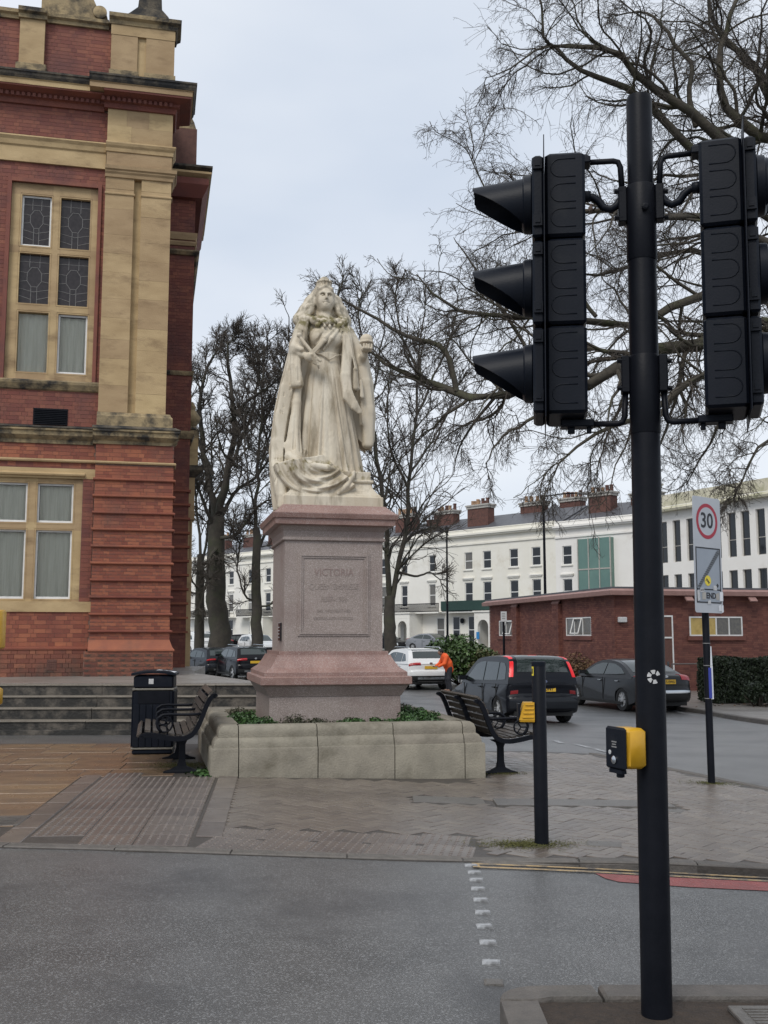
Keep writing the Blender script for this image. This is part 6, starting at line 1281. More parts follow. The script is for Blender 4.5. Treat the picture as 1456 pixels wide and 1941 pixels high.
# white modern block
B0 = lp_(21.0); BD = Vector((.47, -.883, 0)).normalized(); B1 = B0 + BD * 34
wbk = thing('white_block', (B0.x, B0.y, gz(B0.x, B0.y)), math.atan2(BD.y, BD.x), 'white flat-roofed block with rows of narrow dark windows behind the brick building', 'building')
holes = []
def fx_(px):
    u = (px - 728) / FPX; return (u * B0.y - B0.x) / (BD.x - u * BD.y)
xs_ = [fx_(p) for p in (1186, 1253, 1278, 1304, 1329, 1354, 1382, 1408, 1437, 1463, 1490)]
for x in xs_:
    for z0, z1 in ((.8, 3.0), (3.6, 5.85), (6.75, 9.85)): holes.append((x, x + .78, z0, z1))
m = MB(); wall_holes(m, 0, 34, -1, 11.0, 0, holes, .25); m.box(0, 34, .3, 11, -1, 10.8); m.build('wall', M_['stucco_white'], wbk, fix=False)
for x0, x1, z0, z1 in holes:
    m = MB(); t = .05
    for q in ((x0, x1, z0, z0 + t), (x0, x1, z1 - t, z1), (x0, x0 + t, z0, z1), (x1 - t, x1, z0, z1), (x0, x1, z0 + (z1 - z0) * .38, z0 + (z1 - z0) * .38 + .05)): m.box(q[0], q[1], .14, .2, q[2], q[3])
    w = m.build('window', M_['stone_grey'], wbk); m = MB(); m.box(x0 + t, x1 - t, .17, .18, z0 + t, z1 - t); m.build('pane', M_['glass_dark'], w)
m = MB(); m.loft([[(0, -.55, 10.55), (34, -.55, 10.55), (34, 11, 10.55), (0, 11, 10.55)], [(0, -.6, 10.7), (34, -.6, 10.7), (34, 11, 10.7), (0, 11, 10.7)], [(0, .1, 11.0), (34, .1, 11.0), (34, 10.4, 11.0), (0, 10.4, 11.0)], [(0, .15, 11.9), (34, .15, 11.9), (34, 10.3, 11.9), (0, 10.3, 11.9)]]); m.build('roof_parapet', pbr('mossy_render', (.62, .58, .47), (.45, .43, .3), .8, .85, stain=(.24, .24, .12), sscale=.5, sth=(.55, .75)), wbk)
# ================================================================ BROWN BRICK BLOCK (conveniences)
K = Vector((8.6, 38.4, 0)); KZ = gz(8.6, 38.4) + .1
tb = thing('brick_block', (K.x, K.y, KZ), ROT, 'single-storey brown brick building with pink fascia and small high windows', 'building')
def KW(x, y, z): return K + T2 * x + D2 * y + Vector((0, 0, z + KZ))
RH = 3.75; LW, RW = 14.6, 12.5                                       # side wall runs back along local y at x = 0, front wall along local x at y = 0
def ky(px):                                                          # depth along the side wall of a picture column
    u = (px - 728) / FPX / (math.cos(TILT) - (970.5 - 1170) / FPX * math.sin(TILT)); return (u * K.y - K.x) / (D2.x - u * D2.y)
def kx(px):
    u = (px - 728) / FPX / (math.cos(TILT) - (970.5 - 1170) / FPX * math.sin(TILT)); return (u * K.y - K.x) / (T2.x - u * T2.y)
zl0, zl1 = 2.05, 2.80
sw = [(ky(974), ky(947), zl0, zl1), (ky(1122), ky(1074), zl0, zl1)]
fw = [(kx(1306), kx(1406), 2.05, 2.78)]; dr = [(kx(1235), kx(1275), 0.05, 2.82)]
m = MB(); m.box(.007, RW, .007, LW, -.4, RH - .25); m.build('wall', M_['mortar_dark'], tb)
lists = [(courses(0, RW, -.1, RH - .2, .075, fw + dr, flemish=False), 0, 'brick_brown', 0), (courses(0, LW, -.1, RH - .2, .075, sw, flemish=False), 0, 'brick_brown', 1)]
for y in (ky(985), ky(1065)): 
    m = MB(); m.box(-.16, .005, y - .12, y + .55, -.3, RH - .35); m.build('buttress', M_['mortar_dark'], tb); lists.append((courses(y - .13, y + .56, -.1, RH - .35, .075, flemish=False), -.165, 'brick_brown', 1)); lists.append((courses(-.17, 0.0, -.1, RH - .35, .075, flemish=False), y - .13, 'brick_brown', 0))
    m = MB(); m.loft([[(-.2, y - .16, RH - .36), (-.2, y + .6, RH - .36), (-.02, y + .6, RH - .08), (-.02, y - .16, RH - .08)], [(-.24, y - .16, RH - .33), (-.24, y + .6, RH - .33), (-.06, y + .6, RH - .04), (-.06, y - .16, RH - .04)]]); m.build('buttress_coping', M_['fascia_pink'], tb)
for x in (kx(1292), kx(1412)):
    m = MB(); m.loft([[(x, -.42, RH - .42), (x + .3, -.42, RH - .42), (x + .3, -.02, RH - .06), (x, -.02, RH - .06)], [(x, -.46, RH - .38), (x + .3, -.46, RH - .38), (x + .3, -.06, RH - .02), (x, -.06, RH - .02)]]); m.build('rafter_end', M_['fascia_pink'], tb)
lay_bricks(tb, KW, lists, 200, .01, .05)
m = MB(); m.loft([[(-.12, -.12, RH - .2), (RW + .1, -.12, RH - .2), (RW + .1, LW + .1, RH - .2), (-.12, LW + .1, RH - .2)], [(-.34, -.34, RH - .19), (RW + .3, -.34, RH - .19), (RW + .3, LW + .3, RH - .19), (-.34, LW + .3, RH - .19)], [(-.36, -.36, RH - .03), (RW + .3, -.36, RH - .03), (RW + .3, LW + .3, RH - .03), (-.36, LW + .3, RH - .03)], [(-.1, -.1, RH + .1), (RW, -.1, RH + .1), (RW, LW, RH + .1), (-.1, LW, RH + .1)]]); m.build('fascia', M_['fascia_pink'], tb)
m = MB(); m.box(-.2, RW + .2, -.2, LW + .2, RH + .02, RH + .12); m.build('roof', M_['slate'], tb)
def small_window(axis_, a, b, z0, z1, glass, tilt_idx, n):
    m = MB(); t = .05
    def B(p0, p1, q0, q1, d0, d1, mb):
        if axis_ == 'x': mb.box(p0, p1, d0, d1, q0, q1)
        else: mb.box(d0, d1, p0, p1, q0, q1)
    B(a, b, z0, z0 + t, -.035, .05, m); B(a, b, z1 - t, z1, -.035, .05, m)
    for i in range(n + 1):
        x = a + (b - a - t) * i / n; B(x, x + t, z0 + t, z1 - t, -.035, .05, m)
    w = m.build('window', M_['white_wood'], tb)
    for i in range(n):
        m = MB(); x = a + (b - a - t) * i / n; B(x + t, x + (b - a - t) / n, z0 + t, z1 - t, -.01, -.003, m); m.build('pane', M_[glass[i]], w)
        if i == tilt_idx:                                            # a light tipped open
            m = MB(); xa, xb = x + t, x + (b - a - t) / n
            pts = [(xa, -.06, z1 - .06), (xb, -.06, z1 - .06), (xb, -.22, z0 + .1), (xa, -.22, z0 + .1)]
            if axis_ == 'y': pts = [(q, p, r) for p, q, r in pts]
            pts = [Vector(p) for p in pts]
            for p, q in zip(pts, pts[1:] + pts[:1]): m.tube([p, q], .03, 4)
            m.build('open_light', M_['white_wood'], w)
    m = MB(); B(a - .1, b + .1, z0 - .16, z0 - .003, -.09, .03, m); m.build('sill', M_['brick_brown'], tb)
small_window('y', sw[0][0], sw[0][1], zl0, zl1, ['glass_frost'] * 2, 0, 2); small_window('y', sw[1][0], sw[1][1], zl0, zl1, ['glass_frost'] * 3, 1, 3)
small_window('x', fw[0][0], fw[0][1], 2.05, 2.78, ['glass_lit', 'glass_lit', 'glass_frost', 'glass_frost'], 9, 4)
x0, x1 = dr[0][:2]; m = MB(); m.box(x0 + .05, x1 - .05, .03, .08, .0, 1.95); d_ = m.build('door', M_['door_green'], tb); m = MB(); m.box(x0 + .18, x0 + .36, .022, .0295, 1.25, 1.55); m.build('door_sign', M_['sticker_white'], d_)
m = MB(); m.box(x1 - .28, x1 - .2, .0, .0295, .9, 1.1); m.build('door_handle', M_['chrome'], d_); m = MB(); m.box(x0, x1, -.02, .1, 1.96, 2.02)
for x in (x0, x1 - .05): m.box(x, x + .05, -.02, .1, 0, 2.82)
m.box(x0 + .05, x1 - .05, -.02, .1, 2.76, 2.82); m.build('door_frame', M_['white_wood'], tb); m = MB(); m.box(x0 + .05, x1 - .05, .03, .04, 2.02, 2.76); m.build('pane', M_['glass_frost'], tb)
m = MB(); a = kx(1170); m.cbox(a, a + .34, -.14, -.02, 2.55, 2.75, .02); m.build('bulkhead_light', M_['sticker_white'], tb)
# handrail by the door
hr = thing('handrail', tuple(KW(0, 0, 0)), ROT, 'thin metal handrail on posts in front of the green door', 'railing'); m = MB(); xr0, xr1 = kx(1236), kx(1342); m.tube([(xr0, -1.4, 1.05), (xr1, -1.4, 1.05)], .03, 6); m.build('rail', M_['rail_metal'], hr)
for x in (xr0, (xr0 + xr1) / 2, xr1 - .5): m = MB(); m.tube([(x, -1.4, -.05), (x, -1.4, 1.05)], .025, 6); m.build('rail_post', M_['rail_metal'], hr)
# low wall
lw_ = thing('low_wall', tuple(KW(0, 0, 0)), ROT, 'low brown brick wall below the handrail', 'wall'); m = MB(); m.box(kx(1295), kx(1350), -1.9, -1.62, -.1, .45); m.build('brickwork', M_['brick_brown'], lw_); m = MB(); m.box(kx(1295) - .03, kx(1350) + .03, -1.94, -1.58, .45, .52); m.build('coping', M_['fascia_pink'], lw_)
# ================================================================ LAMP COLUMNS AND SMALL SIGNS
def column(px, py_base, py_top, Y, label, arm=0):
    x = at(px, 1150, Y).x; z0 = gz(x, Y) + .08; zt = zat(px, py_top, Y); root = thing('lamp_column', (x, Y, z0), 0, label, 'lamp post'); H = zt - z0; m = MB(); m.lathe([(.13, -.1), (.13, 1.3), (.085, 1.35), (.06, H)], 12); m.build('column', M_['black_paint'], root, 40)
    if arm: m = MB(); m.tube([(0, 0, H - .1), (arm * .5, 0, H + .05), (arm, 0, H + .1)], .04, 6); m.build('arm', M_['black_paint'], root, True); m = MB(); m.cbox(arm - .1, arm + .6, -.12, .12, H + .02, H + .16, .03); m.build('lantern', M_['lead'], root)
    else: m = MB(); m.lathe([(.06, H), (.14, H + .15), (.16, H + .4), (.05, H + .55)], 10); m.build('lantern', M_['black_paint'], root, 40)
column(848, 1230, 1012, 74, 'slim black lamp column in front of the cream stucco house')
column(1034, 1240, 938, 54, 'tall black lamp column with side arm behind the brick building', 1.9)
px_ = at(955, 1200, 46); fs = thing('parking_sign', (px_.x - .6, 45.2, gz(px_.x, 45) + .1), 0, 'small white parking sign on a thin dark post by the bush', 'sign'); m = MB(); zz = zat(955, 1160, 45.2) - fs.location.z; m.tube([(0, 0, -.1), (0, 0, zz)], .05, 8); m.build('post', M_['black_paint'], fs); m = MB(); m.box(-.13, .13, -.07, -.055, zz - .42, zz + .02); pl2 = m.build('plate', M_['sticker_white'], fs)
m = MB()
for i in range(3): m.box(-.08, .06, -.074, -.0705, zz - .1 - .1 * i, zz - .06 - .1 * i)
m.build('plate_lettering', M_['lead'], pl2); fs.location.x = at(955, 1200, 45.2).x
# ================================================================ TREES
rt = np.random.default_rng(21)
def G(pts): return [tuple(at(px, py, Y)) for px, py, Y in pts]
drop = lambda t: (0, 0, t)
# big tree on the right: trunk stands outside the frame, limbs sweep in
tb0 = (11.6, 25.0, gz(11.6, 25) + .1); tk = [tb0, (11.55, 25.0, 2.0), (11.3, 25, 4.5), (11.0, 25.1, 7.0)]
fork = tk[-1]; f2 = (11.25, 25, 5.0)
lim = [
 ([f2] + G([(1560, 690, 24), (1456, 598, 23.5), (1370, 640, 23), (1270, 655, 22.6), (1180, 690, 22.3), (1110, 722, 22), (1020, 713, 22), (940, 752, 22), (862, 742, 22), (800, 722, 22.2), (740, 690, 22.4), (690, 655, 22.6)]), [.30, .22, .17, .15, .14, .135, .125, .115, .105, .09, .06, .04, .02]),
 (G([(865, 742, 22), (856, 700, 22), (846, 668, 22.1), (815, 648, 22.2), (770, 636, 22.3), (715, 605, 22.4), (655, 570, 22.5), (600, 560, 22.6)]), [.07, .065, .06, .055, .045, .035, .025, .012]),
 ([fork] + G([(1480, 560, 24), (1380, 545, 23.6), (1290, 575, 23.2), (1200, 612, 23), (1100, 600, 22.8), (1000, 602, 22.6), (920, 600, 22.5), (850, 575, 22.4), (790, 520, 22.3)]), [.2, .14, .12, .10, .09, .075, .06, .05, .035, .015]),
 ([fork] + G([(1540, 420, 25), (1456, 330, 24.6), (1390, 285, 24.4), (1330, 230, 24.2), (1262, 190, 24), (1205, 140, 23.8), (1175, 100, 23.6), (1120, 85, 23.5), (1060, 92, 23.4), (1034, 78, 23.3), (1024, 20, 23.2), (1010, -60, 23)]), [.24, .2, .17, .15, .13, .115, .09, .075, .06, .05, .04, .03, .015]),
 (G([(1330, 300, 24.6), (1270, 245, 24.3), (1205, 175, 24), (1150, 150, 23.8), (1100, 130, 23.6), (1062, 100, 23.5), (1035, 85, 23.4), (960, 135, 23.2), (917, 148, 23)]), [.11, .10, .085, .07, .055, .045, .03, .018, .008]),
 ([fork] + G([(1500, 330, 25), (1440, 260, 25), (1378, 205, 25), (1366, 130, 25), (1372, 60, 25), (1400, 0, 25), (1415, -80, 25)]), [.2, .17, .14, .11, .09, .07, .05, .03]),
 (G([(1320, 240, 24.6), (1305, 180, 24.6), (1312, 125, 24.7), (1280, 85, 24.8), (1250, 40, 24.8), (1215, 22, 24.9), (1165, 30, 24.9)]), [.08, .07, .06, .05, .04, .03, .012]),
 ([fork] + G([(1560, 300, 26), (1470, 190, 26), (1430, 130, 26), (1390, 95, 26), (1350, 40, 26), (1340, -60, 26)]), [.2, .16, .12, .1, .08, .06, .03]),
 ([fork] + G([(1500, 500, 24), (1390, 440, 23.5), (1290, 405, 23), (1190, 415, 22.6), (1110, 400, 22.3), (1030, 430, 22), (960, 420, 21.9), (910, 350, 21.8), (882, 275, 21.8)]), [.16, .12, .10, .085, .07, .055, .045, .035, .02, .008]),
 ([f2] + G([(1500, 700, 23), (1400, 690, 22.5), (1310, 720, 22), (1230, 790, 21.6), (1160, 810, 21.3), (1090, 850, 21), (1050, 900, 20.9)]), [.14, .11, .09, .075, .06, .045, .03, .012]),
 ([f2] + G([(1520, 760, 26.5), (1456, 720, 26.5), (1400, 760, 26.5), (1340, 850, 26.3), (1300, 920, 26.2)]), [.12, .09, .07, .05, .03, .012]),
 ([fork] + G([(1490, 620, 26.5), (1400, 520, 26.8), (1310, 470, 27), (1220, 500, 27.2), (1130, 520, 27.2), (1040, 500, 27.2), (960, 530, 27.2)]), [.15, .12, .1, .08, .06, .04, .02, .008]),
 ([fork] + G([(1520, 480, 26), (1440, 400, 26.4), (1360, 350, 26.6), (1280, 330, 26.8), (1210, 350, 27), (1130, 330, 27)]), [.13, .1, .08, .06, .045, .03, .012]),
 (G([(1110, 722, 22), (1060, 760, 21.7), (1000, 800, 21.5), (950, 830, 21.3), (920, 880, 21.2)]), [.05, .045, .035, .025, .01]),
 (G([(1190, 690, 22.3), (1180, 760, 22.6), (1150, 830, 22.8), (1130, 900, 22.9)]), [.05, .04, .025, .01]),
 (G([(940, 752, 22), (900, 800, 22.3), (870, 850, 22.5), (860, 900, 22.6)]), [.04, .03, .02, .008]),
 (G([(1300, 660, 22.8), (1280, 760, 23.2), (1250, 850, 23.5), (1240, 930, 23.6)]), [.05, .04, .025, .01]),
 (G([(1020, 713, 22), (1000, 660, 22.6), (960, 600, 23), (920, 540, 23.4), (880, 480, 23.6), (860, 450, 23.7)]), [.05, .045, .04, .03, .02, .008]),
 (G([(1130, 600, 22.8), (1080, 530, 23), (1030, 470, 23.2), (1000, 380, 23.3), (940, 330, 23.4)]), [.05, .045, .035, .02, .008]),
 ([f2] + G([(1540, 800, 23), (1470, 820, 22.5), (1420, 880, 22.2), (1390, 950, 22)]), [.09, .06, .04, .025, .01]),
]
for a, el, L in ((.3, .9, 8), (-.4, .7, 8), (-1.1, .6, 7), (.9, .8, 7), (1.9, .9, 6)):                # the side away from the picture
    q0 = np.array(fork); d = np.array([math.cos(a) * math.cos(el), math.sin(a) * math.cos(el), math.sin(el)]); lim.append(([tuple(q0 + d * L * t + np.array([0, 0, -.05 * (L * t) ** 1.5])) for t in (0, .25, .5, .75, 1)], [.2, .15, .11, .07, .03]))
LV1 = [dict(per=15, bylen=1, t=(.08, 1), ang=(.4, 1.05), f=(.22, .46), wob=.22, trop=(0, 0, .0), K=9, n=6, r=.012, lmin=.5, lmax=3.1, rf=.42, tap=.75),
       dict(per=8, t=(.1, 1), ang=(.35, 1.0), f=(.35, .75), wob=.22, trop=(0, 0, -.10), K=8, n=4, r=.0066, lmin=.4, lmax=2.0, rf=.5),
       dict(per=6, t=(.08, 1), ang=(.35, 1.1), f=(.4, .9), wob=.24, trop=(0, 0, -.16), K=5, n=3, r=.0045, lmin=.3, lmax=1.25, rf=.6, tap=.3),
       dict(per=2, t=(.1, 1), ang=(.6, 1.3), f=(.2, .45), wob=.3, trop=(0, 0, -.06), K=2, n=3, r=.004, lmin=.08, lmax=.28, rf=.8)]
tree('bare_plane_tree', 'large spreading bare tree with drooping twigs behind the traffic signal', tb0, (tk, [.62, .5, .42, .34]), lim, M_['bark'], M_['twig'], LV1, rt)
def far_tree(name, label, base, guides, trunk, seed, scale=1.0, dens=1.0, fine=3):
    rg = np.random.default_rng(seed)
    lv = [dict(per=18 * dens, bylen=1, tap=.7, t=(.1, 1), ang=(.4, 1.0), f=(.18, .40), wob=.17, trop=(0, 0, .06), K=7, n=5, r=.03 * scale, lmin=1.0, lmax=5, rf=.42), dict(per=9 * dens, t=(.15, 1), ang=(.3, .9), f=(.35, .65), wob=.2, trop=(0, 0, .03), K=5, n=4, r=.019 * scale, lmin=.7, lmax=2.4, rf=.6), dict(per=6.5 * dens, t=(.15, 1), ang=(.3, .9), f=(.4, .8), wob=.24, trop=(0, 0, -.02), K=3, n=3, r=.0125 * scale, lmin=.4, lmax=1.3, rf=.7)]
    r0 = trunk[1][-1]; guides = [(g, list(np.linspace(r0 * (.6 if i < 2 else .36) * (.6 + .05 * min(8, len(g))), .03 * scale, len(g)))) for i, g in enumerate(guides)]
    return tree(name, label, base, trunk, guides, M_['bark_dark'], M_['twig'], lv, rg)
# thick trunk by the hall
Y = 62; b = at(418, 1262, Y); b = (b.x, Y, gz(b.x, Y)); g1 = lambda *p: G([(x, y, Y + dy) for x, y, dy in p])
far_tree('bare_lime_tree', 'tall dark bare tree with a thick trunk next to the brick hall', b, [g1((412, 1000, 0), (400, 930, .5), (385, 850, 1), (380, 760, 1.5), (395, 690, 2), (420, 650, 2)), g1((415, 980, 0), (430, 900, -.5), (445, 820, -1), (438, 740, -1), (432, 660, -1), (440, 645, -1)), g1((415, 990, 0), (450, 930, 1), (490, 900, 2), (520, 850, 3), (540, 780, 3)), g1((412, 1010, 0), (388, 960, -1), (370, 900, -2), (365, 840, -3)), g1((420, 940, 0), (450, 850, 1), (480, 780, 2), (490, 700, 2), (485, 655, 2)), g1((436, 800, -1), (470, 760, -2), (515, 730, -3), (545, 690, -3)), g1((420, 1020, -.5), (450, 1010, -1.5), (490, 960, -2.5), (530, 940, -3)), g1((404, 900, .4), (370, 820, 0), (352, 740, -.5), (345, 680, -1)), g1((410, 1040, -.7), (395, 1065, -1.2), (392, 1110, -1.4)), g1((418, 1050, .7), (400, 1070, 1), (380, 1150, 1.2))], ([b, tuple(at(416, 1180, Y)), tuple(at(410, 1090, Y)), tuple(at(412, 980, Y))], [.74, .62, .57, .46]), 31, 1.0, 1.0)
Y = 60; b = at(487, 1250, Y); b = (b.x, Y, gz(b.x, Y))
far_tree('bare_lime_tree', 'slender dark bare tree between the thick tree and the pedestal', b, [g1((485, 1000, 0), (488, 900, .5), (495, 800, 1), (500, 700, 1), (508, 640, 1)), g1((486, 1050, 0), (510, 1000, 1), (545, 960, 1.5), (560, 900, 2)), g1((485, 980, 0), (470, 900, -1), (462, 820, -1), (470, 740, -1)), g1((487, 1140, 0), (465, 1130, -.4), (450, 1080, -.8), (455, 1020, -1), (430, 990, -1.3)), g1((487, 1150, 0), (515, 1145, -.5), (540, 1110, -1), (560, 1060, -1.3)), g1((490, 900, .5), (520, 800, 2), (545, 720, 3), (555, 640, 3)), g1((495, 820, 1), (525, 740, 2), (535, 670, 2))], ([b, tuple(at(486, 1180, Y)), tuple(at(486, 1100, Y)), tuple(at(485, 1000, Y))], [.40, .32, .27, .22]), 32, 1.0, .9)
Y = 64; b = at(378, 1250, Y); b = (b.x, Y, gz(b.x, Y))
far_tree('bare_lime_tree', 'narrow dark bare tree between the hall porch and the thick trunk', b, [g1((380, 1050, 0), (372, 950, 1), (365, 850, 1.5), (370, 770, 2)), g1((380, 1080, 0), (395, 1000, 1.5), (402, 900, 2), (400, 800, 2.5)), g1((378, 1120, 0), (360, 1090, -1), (345, 1030, -2))], ([b, tuple(at(378, 1180, Y)), tuple(at(379, 1100, Y)), tuple(at(380, 1050, Y))], [.34, .3, .27, .2]), 33, 1.0, .8)
# twin-stemmed tree right of the pedestal
Y = 58; b = at(744, 1262, Y); b = (b.x, Y, gz(b.x, Y))
far_tree('bare_lime_tree', 'dark bare tree with two leaning stems right behind the pedestal', b, [g1((738, 1160, 0), (752, 1100, 0), (766, 1040, 0), (773, 960, 0), (778, 880, .5), (785, 800, 1), (790, 700, 1.5), (800, 620, 2), (805, 570, 2)), g1((738, 1130, 0), (735, 1050, -.5), (728, 960, -1), (715, 870, -1.3), (700, 780, -1.5), (690, 680, -1.5), (680, 600, -1.5), (690, 550, -1.5)), g1((767, 1030, 0), (790, 1010, 1), (830, 1000, 1.5), (850, 1015, 2)), g1((756, 1085, 0), (790, 1092, .6), (815, 1085, 1), (835, 1100, 1.2)), g1((776, 900, .5), (815, 840, 1.5), (850, 780, 2.5), (880, 700, 3)), g1((775, 930, .3), (745, 860, -1), (735, 780, -1.8), (740, 690, -2)), g1((785, 800, 1), (830, 700, 2), (860, 620, 3), (870, 560, 3)), g1((700, 780, -1.5), (660, 700, -2), (630, 640, -2.5), (590, 590, -3)), g1((690, 680, -1.5), (650, 590, -2), (640, 560, -2), (650, 535, -2)), g1((790, 700, 1.5), (760, 630, 1), (750, 570, 1), (755, 530, 1)), g1((735, 1050, -.5), (700, 1000, -1.5), (670, 900, -2))], ([b, tuple(at(741, 1220, Y)), tuple(at(738, 1180, Y)), tuple(at(738, 1130, Y))], [.42, .36, .33, .28]), 34, .95, .8)
# far trees behind the statue
Y = 100; b = (at(620, 1240, Y).x, Y + 30, .3)
Y = 66; b = at(600, 1262, Y); b = (b.x, Y, gz(b.x, Y))
far_tree('bare_lime_tree', 'bare tree directly behind the statue, its trunk hidden by the pedestal', b, [g1((600, 980, 0), (580, 850, 1), (560, 760, 1), (550, 680, 1), (548, 600, 1)), g1((600, 1000, 0), (640, 880, 1), (690, 780, 2), (720, 680, 2), (730, 580, 2)), g1((600, 950, 0), (610, 800, -1), (620, 650, -1), (615, 560, -1)), g1((600, 1020, 0), (560, 950, -1), (520, 880, -1.5), (500, 800, -2), (490, 690, -2)), g1((600, 1010, 0), (680, 950, 2), (740, 900, 3), (780, 850, 3), (830, 800, 3))], ([b, tuple(at(600, 1150, Y)), tuple(at(600, 1050, Y)), tuple(at(600, 960, Y))], [.45, .4, .35, .3]), 35, 1.0, .8)
# ================================================================ SHRUBS AND HEDGE
def shrub(name, label, c, r, n, mat, size, seed, group=None, nl=60):
    rg = np.random.default_rng(seed); root = thing(name, tuple(c), 0, label, 'shrub', group); V, F = leaves(n, clumpy((0, 0, r[2] * .55), r, rg, nl, .30), size, rg, .5, .3); V[:, 2] = np.maximum(V[:, 2], .02); link('foliage', np_mesh('foliage', V, F), M_[mat], root)
    P, R = grow(np.zeros((14, 3)) - np.array([0, 0, .1]), rg.normal(0, .5, (14, 3)) + np.array([0, 0, .8]), np.full(14, r[2] * 1.2), np.full(14, .035), np.full(14, .012), 5, .2, (0, 0, .02), rg); V, F = tubes(P, R, 5); link('stems', np_mesh('stems', V, F), M_['twig'], root)
c = at(872, 1290, 46); c.z = gz(c.x, 46) + .05; shrub('laurel_bush', 'rounded glossy green bush behind the white car', c, (1.75, 1.5, 1.45), 14000, 'leaf_bush', .085, 41)
c = at(925, 1290, 45); c.z = gz(c.x, 45) + .05; shrub('laurel_bush', 'lower yellowish green bush at the end of the brick wall', c, (.95, .9, 1.0), 6000, 'leaf_olive', .075, 42)
c = at(1092, 1300, 37.6); c.z = gz(c.x, 37.6) + .1; shrub('scrubby_bush', 'thin brownish scrub against the brown brick wall', c, (.75, .6, .95), 2600, 'leaf_dry', .05, 43)
hb = at(1362, 1330, 31.5); hz0 = gz(hb.x, 31.5) + .1; hg = thing('clipped_hedge', (hb.x, 31.5, hz0), ROT, 'dense dark clipped hedge beside the far pavement', 'hedge'); rg = np.random.default_rng(44)
def hedge_pts(n):
    f = rg.random(n); x = rg.random(n) * 6.5; z = .05 + rg.random(n) * 1.32; y = rg.random(n) * 1.2; s = rg.integers(0, 4, n); x = np.where(s == 3, rg.random(n) * .12, x); y = np.where(s == 0, rg.random(n) * .15, y); z = np.where(s == 1, 1.28 + .1 * rg.random(n) + .05 * np.sin(x * 3), z); y = np.where(s == 2, rg.random(n) * .1, y)
    return np.stack([x, y + .06 * np.sin(x * 4 + z * 3), z], 1), np.stack([np.where(s == 3, -1., 0), np.where((s == 0) | (s == 2), -1., 0), np.where(s == 1, 1., 0)], 1)
V, F = leaves(26000, hedge_pts, .04, rg, .55, 0); link('foliage', np_mesh('foliage', V, F), M_['leaf_hedge'], hg); m = MB(); m.box(.12, 6.4, .14, 1.1, -.05, 1.24); m.build('hedge_core', pbr('hedge_core', (.008, .01, .006), rough=.9), hg)
moss('leaf_litter', hb.x + 2.5, 30.9, 2.6, .7, 900, 'leaf_dry', 51, lambda x, y: gz(x, y) + .11, .05)
c = at(1440, 1325, 30.6); c.z = gz(c.x, 30.6) + .1; shrub('scrubby_bush', 'small dark weedy bush at the foot of the hedge', c, (.5, .4, .5), 1500, 'leaf_hedge', .05, 45)
moss('moss', b0.x - .12, b0.y - .02, .42, .2, 4200, 'moss', 52, size=.0065); moss('moss', sp.x, sp.y, .35, .2, 1200, 'moss', 53, size=.007); moss('moss', lb.x - .1, lb.y + .7, .45, .5, 3500, 'moss', 54, size=.0075); moss('moss', rb.x, rb.y, .35, .2, 1200, 'moss', 55, size=.007)
moss('weeds', PL_FL.x - .12, PL_FL.y + .35, .16, .4, 350, 'leaf_bed', 56, size=.03); 
